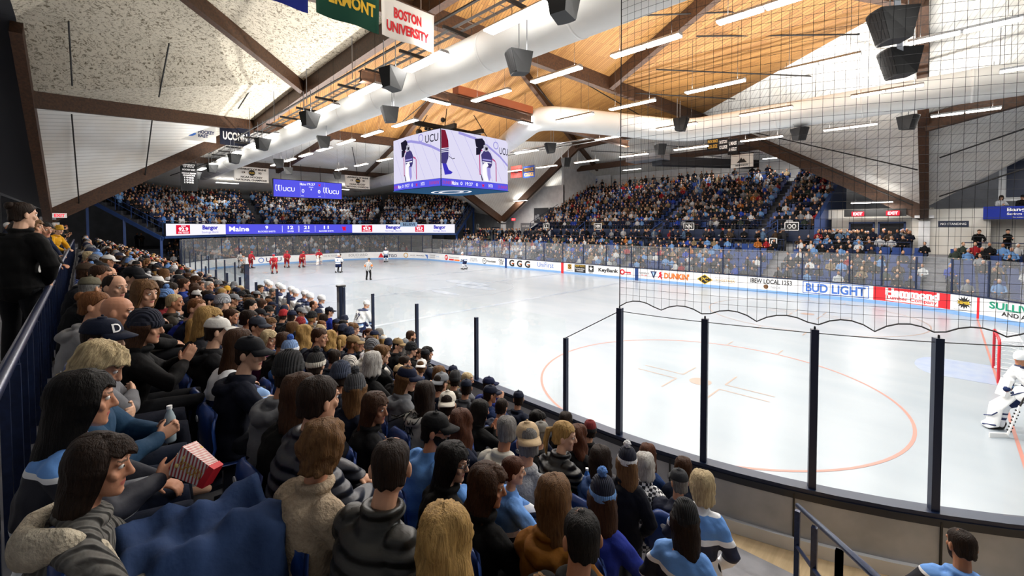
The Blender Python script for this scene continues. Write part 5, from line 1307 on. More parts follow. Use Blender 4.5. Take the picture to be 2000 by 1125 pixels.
def top_mesh(P, kind):
    """jacket, hoodie or jersey over the torso and arms of a pose."""
    if kind in P['tops']: return P['tops'][kind]
    mb = MB(); up = P['up']; b = {'hoodie': .026, 'jacket': .03, 'puffer': .036, 'coat': .036, 'jersey': .034}[kind]*P['bulk']
    tor = [up(0, -.0, -.065)]+P['tor']; tr = [(P['tr'][0][0]+.005, P['tr'][0][1]+.005)]+P['tr']
    mb.tube(tor[:-1]+[up(0, .015, .475)], [(a+b, c+b) for a, c in tr[:-1]]+[(.085+b*.4, .075+b*.4)], 16)
    for s, S, E_, W, d, n in P['arms']:
        S2 = S+Vector((-s*.03, 0, .0)); mb.tube([S2, S.lerp(E_, .12), S.lerp(E_, .6), E_, E_.lerp(W, .5), E_.lerp(W, .97)], [.070+b*.5, .062+b*.6, .054+b*.6, .052+b*.55, .046+b*.5, .036+b*.35], 12)
    if kind in ('jacket', 'puffer', 'coat'):
        mb.tube([up(.082*math.cos(a), .025+.078*math.sin(a), .515+(.02 if kind != 'jacket' else 0)) for a in [2*PI*k/14 for k in range(14)]], (.022 if kind == 'jacket' else .024), 8, side=(0, 0, 1), closed=True)
    elif kind == 'hoodie':
        mb.tube([up(.088*math.cos(a), .02+.082*math.sin(a), .505-.018*math.sin(a)) for a in [2*PI*k/14 for k in range(14)]], .026, 8, side=(0, 0, 1), closed=True)
        mb.tube([up(-.10, -.06, .475), up(-.07, -.115, .44), up(0, -.135, .425), up(.07, -.115, .44), up(.10, -.06, .475)], [.034, .046, .052, .046, .034], 10, side=(0, 0, 1))
    else:
        mb.tube([up(.076*math.cos(a), .022+.072*math.sin(a), .49-.012*math.sin(a)) for a in [2*PI*k/14 for k in range(14)]], .014, 8, side=(0, 0, 1), closed=True)
    me = voxel(mb, .0105, 3, kind)
    nv = len(me.vertices); co = np.zeros(nv*3); me.vertices.foreach_get('co', co); co = co.reshape(-1, 3); no = np.zeros(nv*3); me.vertices.foreach_get('normal', no); no = no.reshape(-1, 3)
    x, y, z = co.T                                          # soft folds
    amp = {'hoodie': .006, 'jacket': .006, 'puffer': .004, 'coat': .006, 'jersey': .008}[kind]
    if kind == 'puffer': w_ = np.abs(np.sin(z*PI/.062+.5*np.sin(x*6)))*.009-.004
    else: w_ = amp*(np.sin(x*31+z*23+3*np.sin(y*9))*.6+np.sin(z*47-x*19+y*28)*.4+np.sin(y*35+z*12)*.5)
    co += no*w_[:, None]; me.vertices.foreach_set('co', co.ravel()); me.update()
    P['tops'][kind] = me
    return me
def pants_mesh(P):
    if P['pants']: return P['pants']
    mb = MB(); u = P['up']
    mb.tube([u(0, 0, .06), u(0, -.0, -.02), u(0, -.0, -.08)], [(.165, .12), (.185, .14), (.15, .12)], 14)
    for s, h0, k_, a_, t_ in P['legs']:
        mb.tube([h0, h0.lerp(k_, .5), k_, k_.lerp(a_, .4), a_+Vector((0, 0, .01))], [.108, .092, .072, .068, .056], 12)
    P['pants'] = voxel(mb, .013, 3, 'trousers'); return P['pants']
def shoes_mesh(P):
    if 'shoes' in P: return P['shoes']
    mb = MB()
    for s, h0, k_, a_, t_ in P['legs']: mb.tube([a_+Vector((0, -.045, -.035)), a_.lerp(t_, .55)+Vector((0, 0, -.004)), t_+Vector((0, .02, .004))], [(.046, .05), (.05, .046), (.044, .034)], 10)
    P['shoes'] = mb.mesh('shoes', True, ['black']); return P['shoes']

# hair and hats in head coordinates -------------------------------------------------
def skull(z):
    for (z0, c0, y0, x0), (z1, c1, y1, x1) in zip(HEADR[:-1], HEADR[1:]):
        if z0 <= z <= z1:
            t = (z-z0)/(z1-z0); return c0+(c1-c0)*t, y0+(y1-y0)*t, x0+(x1-x0)*t
    return (-.012, .01, .01) if z > 0 else (.03, .05, .045)
def hair_mesh(name, zf, zs, zb, th,  flare=0.0, wave=0.0, lump=0.0, part=0.0, seed=1, extra=None, thin=1.0):
    """closed shell: front hairline zf, sides zs, back zb (head coordinates), thickness th."""
    rnd = random.Random(seed); n = 40; m = 22; outer = []; inner = []
    for k in range(n):
        a = 2*PI*k/n+PI/2; c = math.cos(a); s = math.sin(a)      # s=1 is the face side
        if s > .55: low = zf
        elif s > .05: low = zs+(zf-zs)*((s-.05)/.5)**1.5
        elif s > -.45: low = zb+(zs-zb)*((s+.45)/.5)
        else: low = zb
        low += .012*math.sin(a*9+seed)*(1 if zb < -.12 else .5)
        for j in range(m):
            t = j/(m-1)
            z = .121-(t**1.6)*(.121-max(low, -.02)) if j < 13 else None
            if j < 13:
                tt = j/12; z = .1205-(tt**1.9)*(.1205-max(low, -.02)); cy, ry, rx = skull(z)
                if j == 0: rx = ry = .004
                r = 1.0
            else:
                z0 = max(low, -.02); z = z0+(low-z0)*((j-12)/(m-13)); cy, ry, rx = skull(max(-.02, z0)) if low < -.02 else skull(low)
                if low < -.02:
                    q = (z0-z)/max(.02, (z0-low)); r = 1.0+flare*q-(.25*max(0, q-.7) if wave else 0.1*max(0, q-.75))
                else: r = 1.0
            lm = lump*(noise.noise(Vector((c*5+seed, s*5, z*18)))+.5*noise.noise(Vector((c*11, s*11+seed, z*30))))
            st = .002*math.sin(a*26+wave*math.sin(z*38+seed)*2)+wave*.01*math.sin(z*30+a*3)
            h = th*(1+.25*math.sin(a*3+seed))+lm+st
            if z > .03 and thin < 1: h *= thin+(1-thin)*max(0, 1-(z-.03)/.02)
            if zb < -.12 and -.06 < z < .03 and abs(c) > .85: h += .011
            if j < 3: h *= (0.05, .5, .85)[j]
            if j == m-1: h *= .35
            p = Vector(((rx*r+h)*c, cy+(ry*r+h)*s, z+(th if j < 9 else 0)*math.cos(min(1, j/9)*PI/2)+ (part*.006 if abs(c) < .1 else 0)))
            outer.append(p); inner.append(Vector((max(.0, rx*r-.004)*c*.97, cy+max(0, ry*r-.004)*s*.97, z-.004)))
    fs = []; N = n*m
    for k in range(n):
        q = (k+1) % n
        for j in range(m-1):
            a, b, c_, d = k*m+j, q*m+j, q*m+j+1, k*m+j+1
            fs += [(a, b, c_, d), (N+a, N+d, N+c_, N+b)]
        fs.append((k*m+m-1, q*m+m-1, N+q*m+m-1, N+k*m+m-1))
    fs.append(tuple(k*m for k in range(n)))
    mb = MB().add(outer+inner, fs)
    if extra: extra(mb)
    return mb.mesh(name, True, ['hair'])
HAIR = {}
def get_hair(k):
    if k in HAIR: return HAIR[k]
    f = {'short': lambda: hair_mesh('hair', .070, .010, -.065, .012, lump=.006, seed=1),
         'crew': lambda: hair_mesh('hair', .080, .015, -.055, .005, lump=.002, seed=2),
         'bald': lambda: hair_mesh('hair', .1185, .020, -.055, .004, lump=.002, seed=3),
         'curly': lambda: hair_mesh('hair', .055, -.02, -.10, .026, lump=.024, seed=4),
         'shaggy': lambda: hair_mesh('hair', .062, -.03, -.11, .020, lump=.012, wave=.6, seed=5),
         'long': lambda: hair_mesh('hair', .068, -.20, -.33, .026, flare=.22, wave=.35, lump=.004, part=-1, seed=6),
         'longwavy': lambda: hair_mesh('hair', .068, -.20, -.36, .028, flare=.30, wave=1.0, lump=.008, part=-1, seed=7),
         'bob': lambda: hair_mesh('hair', .062, -.11, -.14, .026, flare=.10, wave=.25, part=-1, seed=8),
         'shoulder': lambda: hair_mesh('hair', .064, -.15, -.22, .026, flare=.18, wave=.4, part=-1, seed=9),
         'under': lambda: hair_mesh('hair', .045, .000, -.075, .006, thin=.3,  lump=.002, seed=10),
         'underlong': lambda: hair_mesh('hair', .050, -.18, -.30, .024, flare=.25, wave=.5, seed=11, thin=.12),
         'bun': lambda: hair_mesh('hair', .072, .005, -.07, .010, lump=.003, seed=12, extra=lambda mb: mb.ball((0, -.105, .075), (.042, .04, .04), 12, 9)),
         'pony': lambda: hair_mesh('hair', .070, .005, -.07, .011, lump=.003, seed=13, extra=lambda mb: mb.tube([(0, -.09, .05), (0, -.15, .03), (0, -.16, -.08), (0, -.135, -.19)], [(.02, .02), (.034, .028), (.036, .026), (.012, .01)], 10))}[k]
    HAIR[k] = f(); return HAIR[k]
def dome(zl, th, top=.0, n=32, tilt=0.0, ztop=.121):
    """closed dome round the skull down to zl."""
    o = []; i_ = []; m = 12
    for k in range(n):
        a = 2*PI*k/n; c, s = math.cos(a), math.sin(a)
        for j in range(m):
            t = j/(m-1); low = zl+tilt*s; z = ztop-(t**1.8)*(ztop-low); cy, ry, rx = skull(min(z, .118))
            if j == 0: rx = ry = .003
            h = th+.004*math.sin(t*PI)
            o.append(((rx+h)*c, cy+(ry+h)*s, z+(th+top)*math.cos(min(1, t*1.4)*PI/2))); i_.append((max(0, rx-.002)*c, cy+max(0, ry-.002)*s, z-.003))
    fs = []; N = n*m; fs.append(tuple(k*m for k in range(n)))
    for k in range(n):
        q = (k+1) % n
        for j in range(m-1): fs += [(k*m+j, k*m+j+1, q*m+j+1, q*m+j), (N+k*m+j, N+q*m+j, N+q*m+j+1, N+k*m+j+1)]
        fs.append((k*m+m-1, N+k*m+m-1, N+q*m+m-1, q*m+m-1))
    return MB().add(o+i_, fs)
HATS = {}
def get_hat(k):
    if k in HATS: return HATS[k]
    if k in ('cap', 'capback'):
        mb = dome(.045, .012, .006); mb.ball((0, -.012, .148), (.009, .009, .006), 8, 5)
        br = []; fs = []; n = 13
        for off in (0, 1):
            for i in range(n):
                a = PI*(.12+.76*i/(n-1)); c, s = math.cos(a), math.sin(a)
                for q in (0, .5, 1):
                    ex = .085*q*math.sin(a)**.7; br.append((c*(.086+.006*q), -.006+(.108)*s+ex, .052-.02*q-.022*c*c*q-.007*off))
        N = n*3
        for i in range(n-1):
            for q in (0, 1): a = i*3+q; fs += [(a, a+3, a+4, a+1), (N+a, N+a+1, N+a+4, N+a+3)]
            fs.append((i*3+2, i*3+5, N+i*3+5, N+i*3+2)); fs.append((i*3, N+i*3, N+i*3+3, i*3+3))
        for i in (0, n-1):
            for q in (0, 1): a = i*3+q; fs.append((a, a+1, N+a+1, N+a))
        parts = [('cap', mb.mesh('cap', True, ['cap_cloth'])), ('cap_brim', MB().add(br, fs).mesh('cap_brim', True, ['cap_cloth']))]
    else:
        mb = dome(.015, .015, .022, tilt=.008); cf = MB()
        pts = []
        for i in range(24):
            a = 2*PI*i/24; cy, ry, rx = skull(.03); pts.append(((rx+.014)*math.cos(a), cy+(ry+.014)*math.sin(a), .034+.008*math.sin(a)))
        cf.tube(pts, [(.030, .010)]*24, 8, side=(0, 0, 1), closed=True)
        parts = [('beanie', mb.mesh('beanie', True, ['rib_knit'])), ('beanie_cuff', cf.mesh('beanie_cuff', True, ['rib_knit']))]
        if k == 'pom':
            pb = MB(); pb.ball((0, -.012, .178), .036, 14, 10); me = pb.mesh('pompom', True, ['pom'])
            for v in me.vertices: v.co += (v.co-Vector((0, -.012, .178))).normalized()*.008*math.sin(v.co.x*900+v.co.z*700+v.co.y*500)
            parts.append(('pompom', me))
    HATS[k] = parts; return parts
BEARD = {}
def get_beard():
    if 'b' in BEARD: return BEARD['b']
    mb = MB(); vs = []; n = 21; fs = []
    zs = [-.012, -.04, -.06, -.085, -.108, -.132]
    for off in (0, 1):
        for j, z in enumerate(zs):
            for i in range(n):
                a = PI*(-.02+1.04*i/(n-1)); c, s = math.cos(a), math.sin(a); zz = z+(-.0 if abs(c) > .6 else -.020*(1-abs(c)/.6)*(1 if j < 2 else 0)); cy, ry, rx = skull(max(-.12, zz))
                h = .010 if (0 < i < n-1 and 0 < j) else .002
                if j == 5: h = .004
                h = h*(1-off)-.004*off
                vs.append(((rx+h)*c, cy+(ry+h)*s, zz+(-.035*(1-abs(c)**2) if j == 0 else 0)))
    N = n*len(zs)
    for j in range(len(zs)-1):
        for i in range(n-1): a = j*n+i; fs += [(a, a+n, a+n+1, a+1), (N+a, N+a+1, N+a+n+1, N+a+n)]
    BEARD['b'] = MB().add(vs, fs).mesh('beard', True, ['hair']); return BEARD['b']

SKIN = ['#dba98c', '#d39d7f', '#e2b497', '#c98f70', '#d8a383', '#b9805f']
HAIRC = {'black': '#15110f', 'dark': '#2b1c12', 'brown': '#4a2f1c', 'auburn': '#5e3520', 'light': '#7d5a37', 'blond': '#c09a5c', 'pale': '#dcc69a', 'grey': '#8d8b88', 'white': '#d8d5cf', 'ginger': '#8a5a34'}
MESHC = {}
def mat_copy(me, m):
    k = (me.name, m)
    if k not in MESHC:
        c = me.copy(); c.materials.clear(); c.materials.append(MATS[m]); MESHC[k] = c
    return MESHC[k]
def dk(c, f): return tuple(v*f for v in lin(c))
def person(x, y, z, rz, pose, label, hair='short', hc='brown', hat=None, hatc='#16181f', pomc=None, top='jacket', tm='fabric', tc='#15161a', pants='#1c2436', skin=None, beard=False, scale=1.0, group=None, name='spectator', shoes=False, cuffc=None):
    P = POSES[pose]
    o = link(name, P['body'], loc=(x, y, z), rz=rz, label=label, cat='person', group=group, color=dk(skin or random.choice(SKIN), .85))
    o.scale = (scale, scale, scale)
    link({'hoodie': 'hoodie', 'jersey': 'jersey'}.get(top, 'jacket'), mat_copy(top_mesh(P, top), tm), o, color=dk(tc, .56 if sum(lin(tc)) < .9 else .88))
    link('trousers', mat_copy(pants_mesh(P), 'denim'), o, color=dk(pants, .6))
    if shoes: link('shoes', shoes_mesh(P), o)
    if hair:
        h = link('hair', get_hair(hair), o, color=dk(HAIRC.get(hc, hc), .8)); h.matrix_local = P['HM']
    if hat:
        par = None; flip = Matrix.Rotation(PI, 4, 'Z') if hat == 'capback' else Matrix()
        for nm, me in get_hat(hat):
            col = hatc if nm in ('cap', 'beanie', 'cap_brim') else (pomc if nm == 'pompom' and pomc else (cuffc or hatc))
            h = link(nm, me, par or o, color=dk(col, .66 if sum(lin(col)) < .9 else .9))
            if par is None: h.matrix_local = P['HM'] @ flip; par = h
    if beard:
        h = link('beard', get_beard(), o, color=HAIRC.get(hc, hc)); h.matrix_local = P['HM']
    return o

for k, kw in {'s0': dict(yaw=-12), 's1': dict(yaw=-42, lean=8), 's2': dict(yaw=-28, lean=1, arms='cross'), 's3': dict(yaw=-15, lean=5, arms='clap'), 's4': dict(yaw=-32, lean=14, arms='chin'),
              's5': dict(yaw=-3, lean=17, arms='knees'), 's6': dict(yaw=-8, lean=4, pitch=28, arms='two'), 's7': dict(yaw=22, lean=5), 's8': dict(yaw=36, lean=7),
              'f0': dict(yaw=-18, fem=True), 'f1': dict(yaw=-52, fem=True, lean=8), 'f2': dict(yaw=-20, fem=True, arms='clap'), 'f3': dict(yaw=-2, fem=True, arms='hold', lean=3), 'f5': dict(yaw=38, fem=True, lean=7), 't3': dict(sit=False, arms='pocket', yaw=34, lean=4, fem=True),
              'f4': dict(yaw=15, fem=True, lean=10, arms='two'),
              't0': dict(sit=False, arms='pocket', yaw=-20, lean=2), 't1': dict(sit=False, arms='rail', yaw=-25, lean=12), 't2': dict(sit=False, arms='cross', yaw=-10, lean=1, fem=True)}.items():
    make_pose(k, **kw)
# ------------------------------------------------------------------ the near stand: people one by one
NEAR = [
('capbrown',0,16.80,-0.15,1.10,'s7','under','brown','cap','#4a3a2c','jacket','fabric','#2b2d33','#1a1c24',0,'man in brown cap close to the railing'),
('br',0,17.40,-0.03,1.10,'s0','short','brown',None,'-','jacket','fabric','#22252e','#1a1c24',0,'brown-haired man bending forward in the top row near a cream hood'),
('navycapblk',0,18.00,0.26,1.10,'s1','under','black','cap','#11131b','jacket','fabric','#0f1014','#14161c',0,'man in black cap and black jacket turning toward the ice'),
('khaki',0,18.50,-0.16,1.05,'s8','under','grey','cap','#6f6a58','jacket','fabric','#1b1d22','#1c2028',0,'man in olive grey cap at the railing end of the top row'),
('balding',0,19.10,0.02,1.10,'s1','bald','dark',None,'-','jacket','fabric','#16171c','#1a1c24',0,'man with receding dark hair seated by the railing behind the bun'),
('longblond',0,19.60,0.25,1.06,'f1','long','light',None,'-','coat','fabric','#0e0e11','#15171d',0,'woman with long light brown hair and black coat behind the navy beanie'),
('bun',0,20.20,-0.13,1.05,'f0','bun','ginger',None,'-','hoodie','fabric','#9a9a9c','#20242e',0,'woman with reddish bun and grey hoodie beside the barred railing'),
('baldtan',0,20.75,0.00,1.05,'s0',None,'-',None,'-','jacket','fabric','#141416','#1a1c24',0,'bald man in black jacket behind the navy letter cap'),
('navybeanieclap',0,21.30,0.15,0.99,'f2','underlong','brown','beanie','#141b33','coat','fabric','#0d0d10','#14161d',0,'clapping woman in navy beanie and black coat'),
('dcap',0,21.85,-0.06,1.03,'s2','under','dark','cap','#101a33','hoodie','fabric','#8f9096','#1d2233',0,'man in navy cap with white letter, arms crossed in grey hoodie'),
('grayhair',0,22.50,-0.13,1.00,'s6','curly','pale',None,'-','jacket','fabric','#2f5578','#1f2a40',0,'man with wavy silver hair and blue patterned jacket opening a soda bottle'),
('jerseyw',0,23.05,-0.18,0.98,'f3','long','black',None,'-','jersey','jersey_yoke','#ffffff','#1c2740',0,'woman with long black hair in navy and light blue jersey holding popcorn box'),
('cable',0,23.60,-0.17,0.88,'f0','shoulder','dark',None,'-','hoodie','cable_knit','#8d8b86','#22324f',0,'woman in grey cable knit cardigan with cream hood in the left foreground'),
('greyhood',1,16.02,-0.00,1.01,'s6','short','dark',None,'-','hoodie','fabric','#9aa0aa','#1a1c24',0,'dark-haired man in pale grey hoodie beside the brown jacket'),
('oldtan',1,17.70,-0.00,0.98,'s0','crew','pale',None,'-','jacket','fabric','#3a352d','#22252e',0,'old man with thin pale hair and dark brown jacket'),
('royalbeanie',1,18.40,-0.00,0.96,'s5','under','black','beanie','#0e0f12','jacket','fabric','#2438a8','#15171d',0,'person in black beanie and royal blue jacket'),
('lblond',1,19.39,-0.00,0.88,'f5','long','blond',None,'-','coat','fabric','#5b606c','#15171d',0,'woman with very long straight blond hair left of the white cap'),
('blond2',1,20.13,-0.00,1.06,'f0','shoulder','blond',None,'-','coat','fabric','#20222a','#15171d',0,'woman with shoulder length blond hair behind the white cap'),
('whitecap',1,20.65,-0.00,1.03,'s0','under','dark','cap','#d8d6d0','hoodie','fabric','#101116','#14161d',0,'man in white cap and black hoodie'),
('navycapman',1,21.77,-0.00,1.03,'s1','under','dark','cap','#14161d','hoodie','fabric','#141a2e','#141824',0,'man in black cap and navy hoodie seen in profile'),
('dgbeanie',1,22.60,0.07,1.04,'s8','under','dark','beanie','#1b1c20','hoodie','fabric','#8e9095','#1b1d26',0,'person in charcoal beanie and light grey hoodie'),
('brownw',1,22.98,0.02,1.00,'f5','shoulder','brown',None,'-','coat','fabric','#0f0d0d','#14161c',0,'woman with brown hair and black coat left of the navy puffer jacket'),
('puffer',1,23.36,0.01,1.07,'s7','short','dark',None,'-','puffer','puffer','#1b2338','#171c28',0,'man with short dark hair in navy quilted puffer jacket'),
('curly',1,23.74,-0.12,0.98,'s8','curly','light',None,'-','coat','fleece','#b7a58d','#22283a',0,'young person with curly brown hair in beige and black fleece'),
('baldjack',1,24.22,-0.00,1.01,'s8','bald','dark',None,'-','puffer','puffer','#2b2a24','#17181d',0,'balding man in dark olive quilted jacket at bottom centre'),
('blonde',1,24.63,-0.00,0.91,'f5','longwavy','blond',None,'-','coat','fabric','#2a2520','#15171d',0,'child with tousled golden blond hair at the bottom middle edge'),
('whitecapstripe',2,10.10,0.00,0.88,'s1','under','dark','cap','#d5d6d8','jersey','jersey_navy','#ffffff','#1c2236',0,'man in white cap and dark striped jersey farther left'),
('Bcap',2,15.86,0.00,0.98,'s0','under','dark','cap','#141d3a','jacket','fabric','#c9c6bd','#1c2236',0,'man in navy cap and cream jacket with light blue collar'),
('gwcap',2,16.95,0.00,1.06,'s7','under','grey','beanie','#a9acb2','jacket','fabric','#d0d0d0','#1c2236',0,'person in pale grey beanie and white jacket'),
('bbun',2,17.56,0.00,0.94,'f0','bun','brown',None,'-','coat','fabric','#17191f','#15171d',0,'woman with brown bun behind the white cap man'),
('bigbeanie',2,18.32,0.05,0.88,'s4','under','black','beanie','#0d0e12','coat','fabric','#0d0e12','#111217',0,'person in large black beanie and black coat'),
('dk',2,18.70,-0.02,1.04,'s0','short','dark',None,'-','jacket','fabric','#23262d','#15171d',0,'dark-haired person just behind the big black beanie'),
('dgcap',2,19.08,-0.03,1.01,'s1','under','dark','cap','#3c4250','jacket','fabric','#2a2c33','#15171d',0,'man in slate cap with a brim right of the big black beanie'),
('plat',2,19.51,0.00,0.91,'f1','bob','pale',None,'-','jacket','fabric','#8f3f6a','#15171d',0,'woman with platinum bob and pink scarf'),
('baldbrown',2,20.10,0.02,0.98,'s8','bald','brown',None,'-','coat','fabric','#101014','#15171d',0,'balding brown-haired man in black coat left of the bobble hats'),
('lbpom',2,20.48,-0.02,0.94,'s8','under','brown','pom','#7f9fd0','hoodie','fabric','#3f6fb8','#1b2338',0,'person in light blue bobble hat reading GAMES'),
('stripepom',2,21.23,0.00,0.94,'s8','under','dark','pom','#2c2b2b','coat','fabric','#0e0e12','#15171d',0,'child in black and cream striped bobble hat with a red collar'),
('bgbeanie',2,21.81,0.02,0.96,'s8','under','dark','beanie','#3f4a63','jacket','fabric','#141b2e','#15171d',0,'person in slate blue beanie'),
('gpom',2,22.19,0.00,0.94,'f5','underlong','light','pom','#4b4d52','jacket','fabric','#101a33','#15171d',0,'person in dark grey knitted bobble hat and navy jacket'),
('lbrown2',2,22.57,-0.02,0.90,'f1','long','brown',None,'-','coat','fabric','#121216','#15171d',0,'woman with long straight brown hair and black leather look jacket'),
('capbeard',2,23.31,0.08,0.92,'s1','under','black','cap','#0f1014','jersey','fabric','#5e8fd0','#1b2338',1,'bearded man in black cap, glasses and sky blue jersey'),
('glasses',2,23.69,-0.04,0.88,'f1','long','black',None,'-','coat','fabric','#0e0d0e','#15171d',0,'woman with long black hair and glasses in black'),
('longbrown',2,24.07,-0.05,0.88,'f1','longwavy','brown',None,'-','coat','fabric','#0d0c0d','#15171d',0,'woman with long dark brown hair facing right and holding a toddler'),
('girl',2,24.47,0.12,0.90,'f5','long','light',None,'-','hoodie','fabric','#a86b1f','#3a4a68',0,'girl with long light brown hair and orange top'),
('boy',2,24.85,-0.14,0.98,'s8','crew','black',None,'-','coat','fabric','#151310','#15171d',0,'dark-haired boy in coat with fur trimmed hood at the bottom'),
('dstripe',3,15.53,0.00,1.03,'s0','short','black',None,'-','jersey','jersey_white','#ffffff','#1b2338',0,'dark-haired person in striped white jersey farther up'),
('lbw',3,16.83,0.00,0.88,'f1','bob','light',None,'-','jacket','fabric','#2a2c36','#15171d',0,'woman with chin length light brown hair in profile'),
('bc4',3,18.00,0.04,0.95,'f5','shoulder','light',None,'-','jacket','fabric','#20242f','#15171d',0,'woman with dark blond hair left of the navy beanie'),
('navybeanie',3,18.38,0.00,0.88,'s8','under','dark','beanie','#16224a','jacket','fabric','#1a2238','#15171d',0,'person in bright navy beanie between two blond women'),
('bc1',3,18.76,-0.05,1.01,'f5','longwavy','blond',None,'-','jacket','fabric','#353b4a','#15171d',0,'woman with wavy blond hair right of the navy beanie'),
('brm',3,19.23,0.00,1.03,'s1','short','brown',None,'-','jacket','fabric','#22263a','#15171d',0,'man with short brown hair below the players bench'),
('navyman',3,19.85,0.00,0.88,'s8','short','dark',None,'-','jacket','fabric','#1c2435','#15171d',0,'man with short dark hair and navy jacket right of the striped bobble hat'),
('headband',3,20.35,0.00,0.88,'f0','under','light','beanie','#d9d4cb','jacket','fabric','#2b2b30','#15171d',0,'woman in cream headband hat in profile'),
('whitehair',3,20.98,0.00,1.02,'f5','bob','white',None,'-','coat','fabric','#0d0d0f','#15171d',0,'woman with white bob and black coat with fur trim'),
('whoodie',3,22.10,0.03,0.95,'f5','long','dark',None,'-','hoodie','fabric','#d4d2cb','#15171d',0,'woman with long dark hair in white hoodie with black lettering'),
('creamcap',3,22.48,0.05,0.94,'s8','under','dark','capback','#d8d2c4','jacket','fabric','#16203a','#15171d',0,'person in cream and black cap worn backwards'),
('redbrown',3,22.86,-0.08,0.92,'f5','longwavy','auburn',None,'-','jacket','fabric','#1a2440','#15171d',0,'woman with long auburn hair and navy plaid shirt'),
('gcream',3,23.32,0.07,0.95,'s8','short','grey',None,'-','hoodie','fabric','#c6c2b6','#22252e',0,'grey-haired person in cream hoodie'),
('tanback',3,23.71,-0.06,1.02,'s8','under','grey','capback','#bfa683','jacket','fleece','#a3a5aa','#2a2d36',0,'man in tan cap and light grey fleece'),
('bluepom',3,24.36,0.00,0.88,'f5','underlong','brown','pom','#121b38','coat','fabric','#2a3fb0','#15171d',0,'person in navy and light blue bobble hat and royal blue coat'),
('blackjersey',3,24.94,-0.01,0.73,'t3','underlong','dark','beanie','#0d0e14','jersey','jersey_yoke_up','#ffffff','#15171d',0,'standing fan in black beanie and sky blue yoke jersey'),
('ybeanie',4,9.53,0.00,0.97,'s8','under','dark','beanie','#d9a52a','jacket','fabric','#3a3f4a','#15171d',0,'person in yellow beanie'),
('blkhood',4,13.97,0.00,0.92,'f0','under','black','beanie','#17171a','hoodie','fabric','#101013','#15171d',0,'person in black hood under the bench glass'),
('redb',4,15.10,0.00,0.96,'s8','under','dark','beanie','#c02028','jacket','fabric','#23262d','#15171d',0,'person in bright red beanie by the bench glass'),
('bc2',4,17.77,0.00,0.94,'f5','longwavy','blond',None,'-','jacket','fabric','#2b3040','#15171d',0,'woman with long golden hair below the royal blue bench man'),
('bc3',4,18.29,0.00,0.95,'f5','pony','blond',None,'-','jacket','fabric','#242832','#15171d',0,'woman with tied back blond hair two seats right of the golden hair'),
('tancap',4,20.30,0.00,0.88,'s8','under','dark','cap','#b79d78','jacket','fabric','#2f2f31','#15171d',0,'man in tan cap and charcoal coat'),
('bob',4,20.68,-0.01,0.88,'f5','bob','light',None,'-','jacket','fabric','#1a1c22','#15171d',0,'woman with a light brown bob right of the tan cap'),
('gcb',4,21.35,0.00,0.98,'s7','under','dark','capback','#8f9298','jacket','fabric','#141d33','#15171d',0,'person in grey cap worn backwards and navy top'),
('blkclap',4,22.15,0.00,0.88,'f2','long','black',None,'-','coat','fabric','#0c0c0e','#15171d',0,'woman with black hair clapping in a black top'),
('flatcap',4,23.03,0.09,0.88,'s7','under','grey','cap','#8d8a83','jacket','fabric','#2d2f31','#2a2d36',0,'person in grey knitted flat cap and plaid coat'),
('ponytail',4,23.41,-0.04,1.00,'f1','pony','blond',None,'-','puffer','puffer','#0e0e12','#15171d',0,'blond woman with hair tied back in black quilted jacket'),
('rainbow',4,23.79,0.04,0.90,'f5','shoulder','dark',None,'-','hoodie','fabric','#4468a8','#15171d',0,'woman with dark hair in blue hoodie with rainbow stripe'),
('whitepom',4,24.16,-0.11,0.78,'t3','underlong','light','pom','#141b35','coat','fabric','#0d1122','#15171d',0,'woman in navy hat with white stripes and white pom pom'),
('blbob',4,24.74,-0.01,0.78,'t3','bob','pale',None,'-','jersey','jersey_sky_up','#ffffff','#15171d',0,'woman with ash blond bob in light blue, white and black jersey'),
('lhair',5,10.30,-0.00,0.90,'f5','long','auburn',None,'-','jacket','fabric','#22304f','#15171d',0,'woman with long auburn hair behind the bench glass'),
('beardm',5,15.30,-0.00,0.94,'s1','short','ginger',None,'-','jacket','fabric','#222632','#15171d',1,'man with ginger beard just left of the end post'),
('gglasses',5,17.40,-0.00,0.91,'s1','short','grey',None,'-','hoodie','fabric','#191b22','#15171d',0,'grey-haired man in glasses and black hoodie by the boards'),
('graycap',5,18.37,-0.00,0.90,'s8','under','dark','capback','#9fa3a8','jacket','fabric','#1a1f2c','#15171d',0,'person in light grey cap by the boards'),
('wc2',5,19.69,-0.00,0.94,'s8','under','light','capback','#e0e0de','jacket','fabric','#2a4a80','#15171d',0,'person in white cap by the second glass post'),
('brl',5,20.20,-0.00,0.94,'f5','long','light',None,'-','jacket','fabric','#3a2f28','#15171d',0,'woman with light brown hair close to the boards'),
('dgb2',5,20.61,0.03,0.94,'s8','under','dark','beanie','#3d3e41','jacket','fabric','#3b352b','#15171d',0,'person in dark grey beanie and olive coat by the boards'),
('hphones',5,20.98,-0.04,0.93,'s8','under','dark','cap','#182138','jacket','fabric','#55585f','#15171d',0,'man in navy cap with grey ear band and grey vest'),
('ncb2',5,21.40,0.06,0.93,'s3','under','dark','cap','#141c36','hoodie','fabric','#1d3566','#15171d',0,'man in navy cap and blue hoodie clapping'),
('young',5,21.78,-0.07,0.90,'s7','short','dark',None,'-','jersey','jersey_navy','#ffffff','#15171d',0,'young man with short brown hair and navy and light blue collar'),
('bhbeard',5,22.35,-0.00,0.88,'s1','shaggy','black',None,'-','jacket','fabric','#18223c','#15171d',1,'man with thick black hair and beard in profile'),
('wavy',5,23.01,-0.00,0.90,'f5','longwavy','auburn',None,'-','jacket','fabric','#17171a','#15171d',0,'woman with long wavy auburn hair and black vest'),
